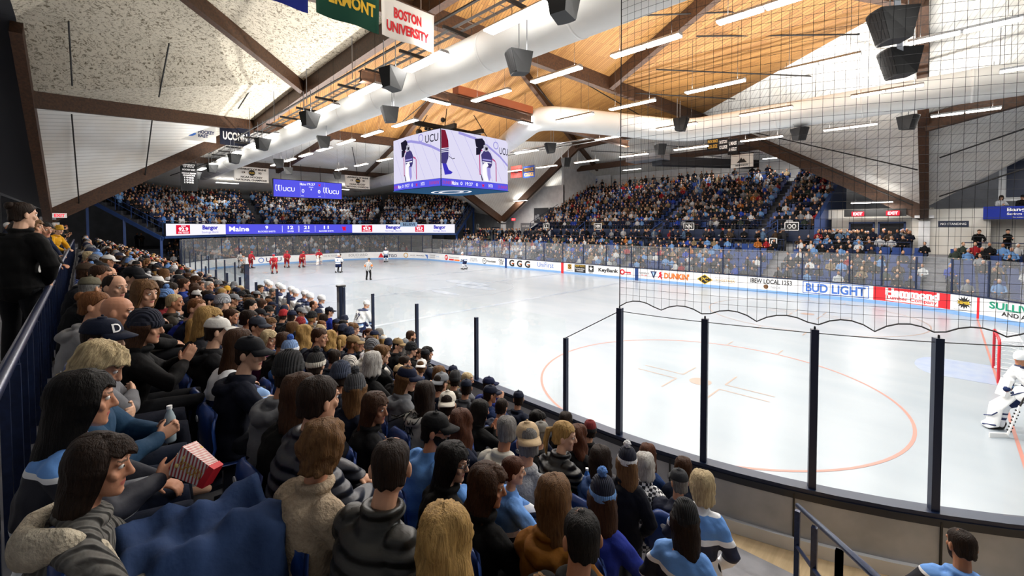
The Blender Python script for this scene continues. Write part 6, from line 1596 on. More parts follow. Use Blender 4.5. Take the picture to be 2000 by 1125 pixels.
('houndstooth',5,23.85,0.02,0.88,'f5','bob','white',None,'-','coat','plaid','#d8d8d8','#15171d',0,'grey-haired woman in black and white checked coat'),
('lescap',5,24.23,-0.02,0.88,'s8','under','grey','cap','#34363a','jersey','jersey_navy','#ffffff','#15171d',0,'man in grey cap and navy jersey lettered LES'),
('blkblue',6,8.36,0.00,0.94,'s0','under','black','beanie','#10131f','jacket','fabric','#6f93c8','#15171d',0,'person in black beanie and light blue top near the bench glass'),
('nc1',6,18.64,0.00,1.02,'s8','under','dark','cap','#12151d','jacket','fabric','#20283c','#15171d',0,'man in black cap looking through the glass'),
('ncb',6,20.57,0.00,0.96,'s3','under','dark','cap','#16204a','jacket','fabric','#2a3f9a','#15171d',0,'person in navy cap and royal blue jacket at the boards'),
('nchood',6,21.28,0.00,0.92,'s8','under','dark','cap','#141c36','hoodie','fabric','#18223a','#15171d',0,'man in navy cap and navy hoodie at the boards'),
('dkb',6,22.21,0.00,0.88,'f5','shoulder','dark',None,'-','jacket','fabric','#1b1c22','#15171d',0,'person with dark brown hair by the third glass post'),
('redcap',6,22.63,0.01,0.88,'s8','under','dark','beanie','#8f1f24','jacket','fabric','#121216','#15171d',0,'person in dark red and black hat beside the boards'),
('auburn',6,23.48,-0.01,0.88,'f5','shoulder','auburn',None,'-','jacket','fabric','#2a4c88','#15171d',0,'woman with auburn hair and blue top beside the boards'),
('brhat',6,23.93,0.01,0.88,'f5','shaggy','brown',None,'-','jacket','fabric','#1d2740','#15171d',0,'person with thick brown hair next to the boards')]
rnd = random.Random(21)
SEATN = 0
TAKEN = {k: [] for k in range(8)}
PEOPLE = {}
def decal(target, root, txt, org, d, xdir, w_, h_, m, name):
    """lettering laid onto a garment along direction d (world space)."""
    Mw = Matrix.Translation(root.location) @ Matrix.Rotation(root.rotation_euler.z, 4, 'Z') @ Matrix.Scale(root.scale.x, 4) @ target.matrix_basis
    vs = [Mw @ v.co for v in target.data.vertices]; bt = BVHTree.FromPolygons(vs, [tuple(p.vertices) for p in target.data.polygons])
    d = Vector(d).normalized(); F = frame(Vector(org)-d*.6, xdir, -d); me = text_mesh(txt, w_, h_, 0, .012); inv = Mw.inverted()
    for v in me.vertices:
        p = F @ v.co; hit = bt.ray_cast(p, d, 2.0)
        v.co = inv @ ((hit[0]-d*.008) if hit[0] else p+d*.55)
    me.materials.append(MATS[m]); return link(name, me, target)
def child(o, stem): return [c for c in o.children if c.name.split('.')[0] == stem][0]
NEARSEATS = []
for key, k, x, dy, sc, pose, hair, hc, hat, hatc, top, tm, tc, pants, beard, lab in NEAR:
    yk, zk = NROW[k]
    o = person(x, yk+dy, zk, rnd.uniform(-.12, .08)+(.25 if pose in ('s8', 'f5', 't3') else 0), pose, lab, hair, hc, hat, hatc, {'dgbeanie': '#c0c0c0'}.get(key), top, tm, tc, pants, None, bool(beard), sc, 'spectators in the near stand',
               cuffc={'whitepom': '#e6e6e6', 'bluepom': '#6f9fdc', 'stripepom': '#d8d2c4', 'lbpom': '#e8ecf4', 'redcap': '#16161a'}.get(key))
    PEOPLE[key] = o; TAKEN[k].append(x)
    if k < 6 and not pose.startswith('t'): NEARSEATS.append((x, yk, zk, lab))
for key, c in (('whitepom', '#e9e9ea'), ('bluepom', '#5b86c8'), ('stripepom', '#17171a'), ('lbpom', '#3d63b8')):
    for ch in PEOPLE[key].children_recursive:
        if ch.name.startswith('pompom'): ch.color = (*lin(c), 1)
# distinctive extras on the nearest people
o = PEOPLE['whoodie']; g = child(o, 'hoodie'); decal(g, o, "LET'S GO\nBLACK\nBEARS", (o.location.x, o.location.y-.2, o.location.z+.86), (-.35, 1, -.05), (1, .35, 0), .30, .32, 'i_black', 'hoodie_lettering')
o = PEOPLE['lescap']; g = child(o, 'jersey'); decal(g, o, 'LES', (o.location.x-.09, o.location.y-.2, o.location.z+.78), (-.3, 1, 0), (1, .3, 0), .17, .13, 'i_black', 'jersey_lettering')
decal(g, o, 'KI', (o.location.x+.13, o.location.y-.2, o.location.z+.78), (-.3, 1, 0), (1, .3, 0), .1, .13, 'i_black', 'jersey_lettering')
for key, t, c in (('lbpom', 'GAMES', 'i_navy'), ('dcap', 'D', 'i_white')):
    o = PEOPLE[key]; g = [c_ for c_ in o.children if c_.name.startswith(('beanie', 'cap'))][0]
    hw = Matrix.Translation(o.location) @ Matrix.Rotation(o.rotation_euler.z, 4, 'Z') @ Matrix.Scale(o.scale.x, 4) @ g.matrix_basis
    if key == 'dcap':
        dd = (hw.to_3x3() @ Vector((-.5, -1, -.25))).normalized(); dd = (hw.to_3x3() @ Vector((-.35, -1, -.3))).normalized(); pz = .085
        org = hw @ Vector((0.035, .1, pz)); xd = (hw.to_3x3() @ Vector((-1, .35, 0))).normalized(); decal(g, o, t, org, dd, xd, .05, .06, c, 'cap_lettering')
    else:
        cf = [q for q in g.children if 'cuff' in q.name][0]
        hw2 = hw; dd = Vector((-.72, .7, 0)); org = hw @ Vector((0, 0, .036)); xd = (.7, .72, 0)
        Mw = hw; vs = [Mw @ v.co for v in cf.data.vertices]; bt = BVHTree.FromPolygons(vs, [tuple(p.vertices) for p in cf.data.polygons]); F = frame(org-dd*.6, xd, -dd); me = text_mesh(t, .14, .042, 0, .012)
        for v in me.vertices:
            p = F @ v.co; hit = bt.ray_cast(p, dd, 2.0); v.co = Mw.inverted() @ ((hit[0]-dd*.004) if hit[0] else p+dd*.5)
        me.materials.append(MATS[c]); link('beanie_lettering', me, cf)
o = PEOPLE['capbeard']; gl = MB(); 
for s in (1, -1): gl.tube([(s*.032+.024*math.cos(a), .112-.01*abs(math.cos(a)), .008+.02*math.sin(a)) for a in [2*PI*i/14 for i in range(14)]], .003, 5, side=(0, 1, 0), closed=True); gl.rod((s*.056, .1, .012), (s*.078, -.01, .012), .003)
gl.rod((-.008, .112, .012), (.008, .112, .012), .003); gm = gl.mesh('eyeglasses', True, ['black'])
for key in ('capbeard', 'glasses', 'gglasses'):
    h = link('eyeglasses', gm, PEOPLE[key]); h.matrix_local = POSES['s1' if key == 'capbeard' else 'f1' if key == 'glasses' else 's1']['HM']
o = PEOPLE['boy']; fr = MB(); P_ = POSES['s0']; u_ = P_['up']
fr.tube([u_(-.17, -.02, .47), u_(-.15, -.10, .43), u_(-.06, -.17, .38), u_(.06, -.17, .38), u_(.15, -.10, .43), u_(.17, -.02, .47)], [.05, .062, .066, .066, .062, .05], 12, side=(0, 0, 1))
me = voxel(fr, .012, 1, 'fur_hood')
for v in me.vertices: v.co += v.normal*(.016*noise.noise(v.co*55)+.010*noise.noise(v.co*120))
me.materials.append(MATS['fur']); link('fur_hood', me, o)
for key, pts in (('cable', 1),):
    o = PEOPLE[key]; u_ = POSES['f0']['up']; hb = MB()
    hb.tube([u_(-.16, .07, .40), u_(-.15, -.04, .47), u_(-.09, -.12, .45), u_(0, -.15, .42), u_(.09, -.12, .45), u_(.15, -.04, .47), u_(.16, .07, .40), u_(.12, .14, .28)], [(.045, .03), (.07, .04), (.09, .05), (.10, .055), (.09, .05), (.07, .04), (.05, .03), (.03, .02)], 12, side=(0, 0, 1))
    me = voxel(hb, .011, 4, 'cream_hood'); c = link('cream_hood', me, o, color='#cfc4ae'); me.materials.append(MATS['fleece'])
o = PEOPLE['rainbow']; u_ = POSES['f0']['up']
for i, c in enumerate(('#d8452e', '#e8a32e', '#3c9a4e')):
    st = MB(); st.tube([u_(-.235-.006*0, .02-.03*i, .42), u_(-.262, .0-.03*i, .30), u_(-.29, .02-.03*i, .18)], [(.014, .03)]*3, 6); q = obj('sleeve_stripe', st, 'cap_cloth', o, smooth=True, color=c)
# the toddler held by the long haired woman
make_pose('k0', lean=0, yaw=-10, arms='lap', fem=True)
lb = PEOPLE['longbrown']
tod = person(23.98, NROW[2][0]+.33, 2.02, -.4, 'k0', 'toddler in light blue jersey held by the long haired woman', 'short', 'auburn', None, '#fff', None, 'jersey', 'jersey_sky', '#5e8fd0', '#6a88b8', '#e2b497', False, .68)
# ---- fill the rest of the rows
TOPS = [('jacket', 'fabric', '#101115', 'black jacket', 9), ('coat', 'fabric', '#0c0d10', 'black coat', 7), ('jacket', 'fabric', '#172140', 'navy jacket', 8), ('hoodie', 'fabric', '#18223d', 'navy hoodie', 6), ('puffer', 'puffer', '#17181c', 'black quilted jacket', 4), ('puffer', 'puffer', '#1c2746', 'navy quilted jacket', 3),
        ('hoodie', 'fabric', '#8f9298', 'grey hoodie', 5), ('jacket', 'fabric', '#3b3d42', 'charcoal jacket', 5), ('jersey', 'jersey_white', '#ffffff', 'white jersey', 5), ('jersey', 'jersey_sky', '#ffffff', 'sky blue jersey', 4), ('jersey', 'jersey_navy', '#ffffff', 'navy jersey', 4),
        ('hoodie', 'fabric', '#6f9ad4', 'light blue hoodie', 4), ('hoodie', 'fabric', '#d5d3cd', 'white hoodie', 3), ('jacket', 'fabric', '#2a47a8', 'royal blue jacket', 2), ('jacket', 'fabric', '#8a2028', 'dark red jacket', 2), ('jacket', 'fleece', '#8f7a5c', 'tan fleece', 3), ('coat', 'fabric', '#4a3a2a', 'brown coat', 3), ('jacket', 'fabric', '#39432f', 'olive jacket', 2)]
HATC = [('beanie', '#101218', 'black beanie', 7), ('beanie', '#1a2748', 'navy beanie', 6), ('beanie', '#8d9096', 'grey beanie', 4), ('cap', '#12141c', 'black cap', 8), ('cap', '#17213f', 'navy cap', 8), ('cap', '#d9d8d4', 'white cap', 3), ('cap', '#8a8d92', 'grey cap', 3), ('pom', '#6f97d4', 'light blue bobble hat', 3), ('pom', '#e0e0e2', 'white bobble hat', 2), ('cap', '#a58a62', 'tan cap', 2), ('beanie', '#a8262c', 'red beanie', 1)]
def pick(L): return rnd.choices(L, [q[-1] for q in L])[0]
slots = []
for k in range(8):
    yk, zk = NROW[k]
    xm = {0: 17.0, 1: 24.0, 2: 23.9, 3: 23.9, 4: 23.9, 5: 23.0, 6: 20.2, 7: 17.9}[k]
    x = xm-rnd.uniform(0, .3); lo = 12.5 if k >= 6 else -29
    while x > lo:
        if all(abs(x-t) > .43 for t in TAKEN[k]):
            if rnd.random() < .95: slots.append((math.hypot(x-26, yk+19.1), k, x))
            x -= rnd.uniform(.50, .57)
        else: x -= .12
slots.sort()
BUDGET = 286-len(NEAR)
FILL = slots[:BUDGET]; STUFFNEAR = slots[BUDGET:]
cnt = {}
for _, k, x in sorted(FILL, key=lambda t: (t[1], -t[2])):
    cnt[k] = cnt.get(k, 0)
    ahead = sum(1 for t in TAKEN[k] if t > x)+cnt[k]; cnt[k] += 1
    yk, zk = NROW[k]; fem = rnd.random() < .42
    tp, tmt, tcl, tn, _w = pick(TOPS); hat = pick(HATC) if rnd.random() < (.35 if fem else .55) else None
    hc = rnd.choices(list(HAIRC), [5, 9, 9, 2, 6, 5, 2, 4, 2, 2])[0]
    if fem: hr = rnd.choice(['long', 'shoulder', 'bob', 'longwavy', 'bun', 'pony']) if not hat else 'underlong'; pose = rnd.choice(['f0', 'f5', 'f5', 'f1', 'f2', 'f4', 'f3', 'f5'])
    else: hr = rnd.choice(['short', 'crew', 'bald', 'short', 'curly', 'shaggy']) if not hat else 'under'; pose = rnd.choice(['s0', 's8', 's8', 's1', 's2', 's3', 's4', 's5', 's6', 's7', 's8'])
    look = hat[2] if hat else {'long': 'long %s hair', 'shoulder': 'loose %s hair', 'bob': '%s bob', 'longwavy': 'wavy %s hair', 'bun': '%s hair bun', 'pony': '%s ponytail', 'short': 'short %s hair', 'crew': 'cropped %s hair', 'bald': 'receding %s hair', 'curly': 'curly %s hair', 'shaggy': 'shaggy %s hair'}[hr] % hc
    lab = 'person, %s, %s, %s row down, %s from near end' % (tn, look, ORD[k], ordn(ahead))
    person(x, yk+rnd.uniform(-.06, .1), zk, rnd.uniform(-.2, .15), pose, lab, hr, hc, hat[0] if hat else None, hat[1] if hat else '#000000', None, tp, tmt, tcl, rnd.choice(['#14161c', '#1c2740', '#22262e', '#2d3a55']), None, (not fem and rnd.random() < .22), rnd.uniform(.92, 1.05), 'spectators in the near stand')
    if k < 6 and x > 9: NEARSEATS.append((x, yk, zk, None))
for q in [0, 1, 2, 3, 4, 5]:
    row = sorted([s for s in NEARSEATS if s[1] == NROW[q][0]], key=lambda s: -s[0]); last = 99
    nk = 0
    for x, yk, zk, lab in row:
        if last-x < .44: continue
        last = x; nk += 1
        seat(x, yk-.02, zk, 'blue plastic folding seat, %s row down, %s from the near end' % (ORD[q], ordn(nk-1)), 'blue seats of the near stand')
# ---- people apart from the rows
person(18.2, -19.68, 2.8, .9, 't0', 'person in large black coat standing behind the left concourse railing', 'bun', 'dark', None, '#000000', None, 'coat', 'fabric', '#0b0b0d', '#101218', None, False, 1.12, shoes=True)
for x, y, ps, hr, hc, ht, hcl, tp, tc_, lab in ((16.4, -19.85, 't0', 'short', 'dark', None, '#000000', 'jacket', '#3a6aa8', 'man in blue shirt on the left concourse behind the black coat'), (15.5, -19.75, 't2', 'long', 'light', None, '#000000', 'jacket', '#b9b9b6', 'woman with long light hair and white top on the left concourse'),
    (14.3, -19.8, 't1', 'short', 'black', None, '#000000', 'jacket', '#121317', 'man with black hair in black on the left concourse'), (13.0, -19.8, 't0', 'crew', 'grey', None, '#000000', 'jacket', '#4a4b4f', 'grey-haired man in grey jacket on the left concourse'), (10.8, -19.9, 't1', 'under', 'dark', 'cap', '#11131a', 'jacket', '#1b2a4c', 'person in black cap and navy jacket on the left concourse'),
    (8.6, -19.9, 't0', 'short', 'brown', None, '#000000', 'jacket', '#2d2622', 'brown-haired man in dark brown jacket on the left concourse'), (5.8, -19.8, 't1', 'under', 'dark', 'beanie', '#d8a52a', 'jacket', '#d8a01e', 'steward in yellow jacket and hat on the left concourse'), (19.6, -20.35, 't0', 'curly', 'dark', None, '#000000', 'jacket', '#55585f', 'person with curly dark hair and grey plaid shirt on the left concourse')):
    person(x, y, 2.8, rnd.uniform(-.6, .1), ps, lab, hr, hc, ht, hcl, None, tp, 'fabric', tc_, '#161a26', None, False, rnd.uniform(.97, 1.04), shoes=True)
o = person(26.16, -13.85, .38, .15, 's7', 'man with short hair and beard in blue hoodie at the bottom right', 'crew', 'dark', None, '#000000', None, 'hoodie', 'jersey_yoke', '#4a7ec8', '#1b2338', None, True, 1.07)
seat(26.16, -13.9, .35, 'blue seat under the bearded man at the bottom right', 'blue seats of the near stand')
o = person(26.85, -14.95, .65, .2, 's6', 'person holding a phone at the bottom right corner', 'short', 'dark', None, '#000000', None, 'jacket', 'fabric', '#1a1c22', '#1b2338', None, False, 1.04)
seat(26.85, -15.0, .65, 'blue seat under the person with the phone', 'blue seats of the near stand')
mat('screen_violet', '#5a55d8', .3, emit='#5a55d8', estr=.6)
ph = empty('phone', (26.74, -14.52, 1.53), .2, label='phone with violet screen held at the bottom right corner', cat='phone')
obj('phone_case', MB().box((0, 0, 0), (.078, .012, .155), Matrix.Rotation(-.5, 3, 'X')), 'black', ph); obj('phone_screen', MB().box((0, -.008, .002), (.07, .004, .142), Matrix.Rotation(-.5, 3, 'X')), 'screen_violet', ph)
person(16.35, -13.55, .38, -.1, 's5', 'bearded man in navy and light blue jersey leaning at the glass', 'crew', 'brown', None, '#000000', None, 'jersey', 'jersey_navy', '#ffffff', '#1b2338', None, True, 1.12)
seat(16.35, -13.7, .35, 'blue seat under the bearded man leaning at the glass', 'blue seats of the near stand')
# ---- things in hands and on laps
pj = PEOPLE['jerseyw'].location
pb = empty('popcorn_box', (pj.x+.17, pj.y+.44, pj.z+.77), 0, label='red and white striped popcorn box held on a lap', cat='popcorn box')
m_ = mat('popcorn_stripe', '#e8e2da', .6); nt = m_.node_tree; wv = nt.nodes.new('ShaderNodeTexWave'); wv.inputs['Scale'].default_value = 26; wv.bands_direction = 'X'; cr = nt.nodes.new('ShaderNodeValToRGB'); cr.color_ramp.interpolation = 'CONSTANT'
cr.color_ramp.elements[0].color = (.8, .75, .7, 1); cr.color_ramp.elements[1].position = .5; cr.color_ramp.elements[1].color = (.45, .06, .06, 1); tc = nt.nodes.new('ShaderNodeTexCoord')
nt.links.new(tc.outputs['Object'], wv.inputs['Vector']); nt.links.new(wv.outputs['Fac'], cr.inputs[0]); nt.links.new(cr.outputs[0], nt.nodes['Principled BSDF'].inputs['Base Color'])
mat('popcorn', '#e9cf86', .9)
R_ = Vector((0, 0, 1)).rotation_difference(Vector((-.62, -.50, .42))).to_matrix() @ Matrix.Rotation(.9, 3, 'Z')
b_ = MB(); q = [R_ @ Vector(p) for p in ((-.05, -.035, -.1), (.05, -.035, -.1), (.05, .035, -.1), (-.05, .035, -.1), (-.075, -.05, .1), (.075, -.05, .1), (.075, .05, .1), (-.075, .05, .1))]
b_.add(q, [(3, 2, 1, 0), (0, 1, 5, 4), (1, 2, 6, 5), (2, 3, 7, 6), (3, 0, 4, 7)]); obj('carton', b_, 'popcorn_stripe', pb)
b_ = MB(); q = [R_ @ Vector(p) for p in ((-.053, -.038, -.103), (.053, -.038, -.103), (.053, .038, -.103), (-.053, .038, -.103), (-.056, -.04, -.07), (.056, -.04, -.07), (.056, .04, -.07), (-.056, .04, -.07))]; b_.add(q, [(3, 2, 1, 0), (0, 1, 5, 4), (1, 2, 6, 5), (2, 3, 7, 6), (3, 0, 4, 7)]); obj('carton_base', b_, 'i_red', pb)
b_ = MB()
for i in range(40): b_.ball(R_ @ Vector((rnd.uniform(-.06, .06), rnd.uniform(-.04, .04), rnd.uniform(.05, .085))), rnd.uniform(.012, .018), 6, 4)
pc = obj('popcorn', b_, 'popcorn', pb, smooth=True); pc['kind'] = 'stuff'
me = text_mesh('POPCORN', .13, .045, 0, .01); me.transform(R_.to_4x4() @ frame((0, -.049, .0), (0, 0, -1), (0, -1, .07))); me.materials.append(MATS['i_gold']); link('carton_lettering', me, pb)
mat('bottle_clear', '#9fb0b8', .15, spec=.6); mat('bottle_blue', '#3f78c8', .15, spec=.6); mat('drink_dark', '#2a1a14', .2)
def bottle(name, p, lab, body, labm, capm):
    b = empty(name, p, label=lab, cat='bottle')
    obj('bottle_body', MB().lathe([(.028, 0), (.032, .01), (.032, .06), (.029, .08), (.032, .11), (.031, .15), (.02, .185), (.013, .2), (.013, .215)], 16), body, b, smooth=True)
    obj('bottle_label', MB().lathe([(.0328, .065), (.0328, .125)], 16), labm, b, smooth=True); obj('bottle_cap', MB().lathe([(.015, .212), (.015, .232)], 12), capm, b); return b
g_ = PEOPLE['grayhair'].location; bottle('soda_bottle', (g_.x+.0, g_.y+.36, g_.z+.66), 'clear soda bottle held by the silver haired man', 'bottle_clear', 'i_grey', 'i_white')
p_ = PEOPLE['ponytail'].location; bottle('water_bottle', (p_.x+.12, p_.y+.30, p_.z+.62), 'blue water bottle held by a woman near the boards', 'bottle_blue', 'i_white', 'i_white')
c_ = PEOPLE['cable'].location; bl = MB(); n = 26; vs = []; fs = []
for off in (0, .02):
    for j in range(n):
        for i in range(n):
            a = -.34+.68*i/(n-1); t = j/(n-1); y = .10+.60*min(1, t*1.35); leg = .075*max(0, math.cos(min(1.5, abs(abs(a)-.13)*9)))
            z = .625+leg+.022*math.sin(a*27+t*9)+.02*math.sin(t*19-a*15)+.012*math.sin(t*41+a*9)
            if t > .70: z -= (t-.70)*1.5; y = .66+.05*math.sin(a*13)+.05*(t-.7)
            if abs(a) > .22: z -= (abs(a)-.22)*1.6
            vs.append((a, y, z-off))
N = n*n
for j in range(n-1):
    for i in range(n-1): a = j*n+i; fs += [(a, a+1, a+n+1, a+n), (N+a, N+a+n, N+a+n+1, N+a+1)]
for i in range(n-1):
    for a, b in ((i, i+1), ((n-1)*n+i+1, (n-1)*n+i), ((i+1)*n, i*n), (i*n+n-1, (i+1)*n+n-1)): fs.append((b, a, N+a, N+b))
o = obj('blanket', MB().add(vs, fs), 'fabric', smooth=True, loc=(c_.x, c_.y-.0, c_.z), label='navy blanket draped over the lap of the woman in grey cardigan', cat='blanket', color='#2a3f66')
# ------------------------------------------------------------------ hockey players and officials
m_ = mat('ref_stripe', '#ffffff', .8); nt = m_.node_tree; wv = nt.nodes.new('ShaderNodeTexWave'); wv.bands_direction = 'X'; wv.inputs['Scale'].default_value = 4.2; cr = nt.nodes.new('ShaderNodeValToRGB'); cr.color_ramp.interpolation = 'CONSTANT'
cr.color_ramp.elements[0].color = (.02, .02, .02, 1); cr.color_ramp.elements[1].position = .5; cr.color_ramp.elements[1].color = (.8, .8, .8, 1); tc = nt.nodes.new('ShaderNodeTexCoord')
nt.links.new(tc.outputs['Object'], wv.inputs['Vector']); nt.links.new(wv.outputs['Fac'], cr.inputs[0]); nt.links.new(cr.outputs[0], nt.nodes['Principled BSDF'].inputs['Base Color'])
banded('maroon_jersey', [(0, '#8f1422'), (.86, '#d9c79a'), (.90, '#8f1422'), (.96, '#d9c79a'), (.99, '#a5182a')]); banded('home_jersey', [(0, '#1b2850'), (.84, '#e9ebef'), (.90, '#7fa9dd'), (.95, '#1b2850'), (1.0, '#eef0f3'), (1.36, '#1b2850')])
banded('maroon_sock', [(0, '#8f1422'), (.22, '#d9c79a'), (.28, '#8f1422'), (.34, '#d9c79a'), (.38, '#8f1422')]); banded('home_sock', [(0, '#e8eaee'), (.22, '#1b2850'), (.28, '#e8eaee'), (.34, '#1b2850'), (.38, '#e8eaee')])
make_pose('p0', sit=False, lean=26, yaw=8, pitch=-4, arms='skate', stance=.14, bulk=1.9, voxb=.012); make_pose('p1', sit=False, lean=12, yaw=-10, pitch=2, arms='skate', stance=.09, bulk=1.9, voxb=.012); make_pose('p2', sit=False, lean=8, yaw=0, arms='pocket', stance=.05, bulk=1.0, voxb=.012); make_pose('p3', sit=False, lean=20, yaw=10, pitch=-8, arms='rail', stance=.12, stride=.42, bulk=2.0, voxb=.008)
def gear(P):
    if 'gear' in P: return P['gear']
    hp = MB(); u = P['up']; hp.tube([u(0, 0, .10), u(0, 0, 0)], [(.2, .15), (.22, .17)], 12)
    for s, h0, k_, a_, t_ in P['legs']: hp.tube([h0, h0.lerp(k_, .75)], [.13, .125], 10)
    so = MB(); sk = MB()
    for s, h0, k_, a_, t_ in P['legs']:
        so.tube([h0.lerp(k_, .8), k_, k_.lerp(a_, .4), a_], [.088, .09, .078, .058], 10)
        b = a_.lerp(t_, 1.0); sk.tube([a_+Vector((0, -.05, .05)), a_+Vector((0, -.04, -.03)), b+Vector((0, .02, .02))], [(.055, .06), (.05, .055), (.045, .04)], 8); sk.box(((a_.x+b.x)/2, (a_.y+b.y)/2, .02), (.012, .3, .04))
    gl = MB()
    for s, S, E_, W, d, n in P['arms']: gl.tube([W-Vector(d).normalized()*.08, W, W+Vector(d).normalized()*.12], [.06, .066, .052], 8)
    he = dome(.0, .022, .008, tilt=-.02); he.tube([(.075*math.cos(a), .02+.1*math.sin(a), -.02) for a in [-.4-2.3*i/8 for i in range(9)]], .012, 6)
    P['gear'] = (hp.mesh('hockey_pants', True), so.mesh('socks', True), sk.mesh('skates', True), gl.mesh('gloves', True), he.mesh('helmet', True)); return P['gear']
mat('plastic', '#ffffff', .3, objcol=True)
def player(x, y, rz, pose, lab, team, z=0.0, num=None, cat='hockey player', sc=1.05):
    P = POSES[pose]; G = gear(P)
    o = link('hockey_player', P['body'], loc=(x, y, z), rz=rz, label=lab, cat=cat, group='players of the %s' % ('visiting team' if team == 'maroon' else 'home team'), color=rnd.choice(SKIN)); o.scale = (sc, sc, sc)
    T = {'maroon': ('maroon_jersey', '#8f1422', 'maroon_sock', '#a51a2a', '#7d1420'), 'home': ('home_jersey', '#1b2850', 'home_sock', '#eef0f3', '#1b2850')}[team]
    link('jersey', mat_copy(top_mesh(P, 'jersey'), T[0]), o)
    for me, nm, m, c in ((G[0], 'hockey_pants', 'fabric', T[1]), (G[1], 'socks', T[2], '#ffffff'), (G[2], 'skates', 'black', '#000000'), (G[3], 'gloves', 'fabric', T[4])): link(nm, mat_copy(me, m), o, color=c)
    h = link('helmet', mat_copy(G[4], 'plastic'), o, color=T[3]); h.matrix_local = P['HM']
    if num:
        g = child(o, 'jersey'); d = Matrix.Rotation(rz, 3, 'Z') @ Vector((0, 1, -.12)); xd = Matrix.Rotation(rz, 3, 'Z') @ Vector((1, 0, 0)); decal(g, o, num, Vector((x, y, z+1.18*sc))-d*.3, d, xd, .13*len(num), .26, 'i_navy', 'jersey_number')
    return o
mat('stick_wood', '#2a2522', .5); mat('tape_white', '#e8e8e6', .7)
def stick(x, y, rz, lab, z=.0, lie=.9):
    s = empty('hockey_stick', (x, y, z), rz, label=lab, cat='hockey stick'); b = MB(); b.beam((.05, .38, .06), (.22, .36, 1.0+lie*.1), .03, .02); b.beam((.22, .36, 1.0+lie*.1), (.18, .30, 1.28), .03, .02); obj('stick_shaft', b, 'stick_wood', s); obj('stick_blade', MB().beam((.07, .38, .04), (-.2, .5, .04), .02, .08), 'stick_wood', s)
for k, (x, y, rz, ps, tm, lab, nm) in enumerate(((-19.8, -6.2, -2.2, 'p1', 'maroon', 'player in maroon standing alone left of the far faceoff', None), (-25.5, -3.4, -1.5, 'p1', 'maroon', 'player in maroon beside the boards left of the far goal', None), (-24.6, -2.2, -1.2, 'p0', 'maroon', 'player in maroon bent forward just left of the far goal', None), (-27.5, -6.4, -.9, 'p1', 'maroon', 'player in maroon by the far left boards', None),
        (-15.8, -1.8, .9, 'p1', 'home', 'player in white numbered 4 skating toward the far goal', '4'), (-24.0, 7.6, 1.2, 'p1', 'home', 'player in white in front of the far boards', None), (-9.7, 8.9, 1.9, 'p0', 'home', 'player in white near the far side boards', None), (11.0, -12.2, .3, 'p0', 'home', 'player in white numbered 27 leaning at the bench end', '27'))):
    player(x, y, rz, ps, lab, tm, 0, nm); stick(x+.1*math.cos(rz), y+.1*math.sin(rz), rz, 'stick of the '+lab)
bq = [(4.6, '22'), (5.4, None), (6.2, None), (7.0, '9'), (7.75, None), (8.5, None), (9.25, '16'), (10.0, '19'), (10.8, '8')]
for k, (x, nm) in enumerate(bq): player(x, -13.62-.1*(k % 2), rnd.uniform(-.3, .2), 'p1', 'player in white helmet on the home bench, %s from its far end' % ORD[k], 'home', .3, nm)
# officials
def official(x, y, rz, ps, lab, band):
    o = link('referee', POSES[ps]['body'], loc=(x, y, 0), rz=rz, label=lab, cat='referee', color=SKIN[0]); o.scale = (1.04,)*3; P = POSES[ps]; G = gear(P)
    link('striped_shirt', mat_copy(top_mesh(P, 'jersey'), 'ref_stripe'), o); link('trousers', mat_copy(pants_mesh(P), 'fabric'), o, color='#101012'); link('skates', mat_copy(G[2], 'black'), o); h = link('helmet', mat_copy(G[4], 'plastic'), o, color='#141416'); h.matrix_local = P['HM']
    if band:
        for s, S, E_, W, d, n in P['arms']: c = S.lerp(E_, .7); obj('arm_band', MB().tube([c+(S-E_).normalized()*.05, c-(S-E_).normalized()*.05], .085, 10), 'i_orange', o, smooth=True)
official(-8.4, -2.35, .7, 'p2', 'referee with orange arm bands standing at mid ice', True); official(-16.4, -1.4, -1.6, 'p2', 'linesman beside the white number 4 player', False); official(-28.3, -7.2, -1.0, 'p2', 'linesman by the far left boards', False); official(-22.5, -8.3, -.5, 'p2', 'referee at left talking near the near boards', True)
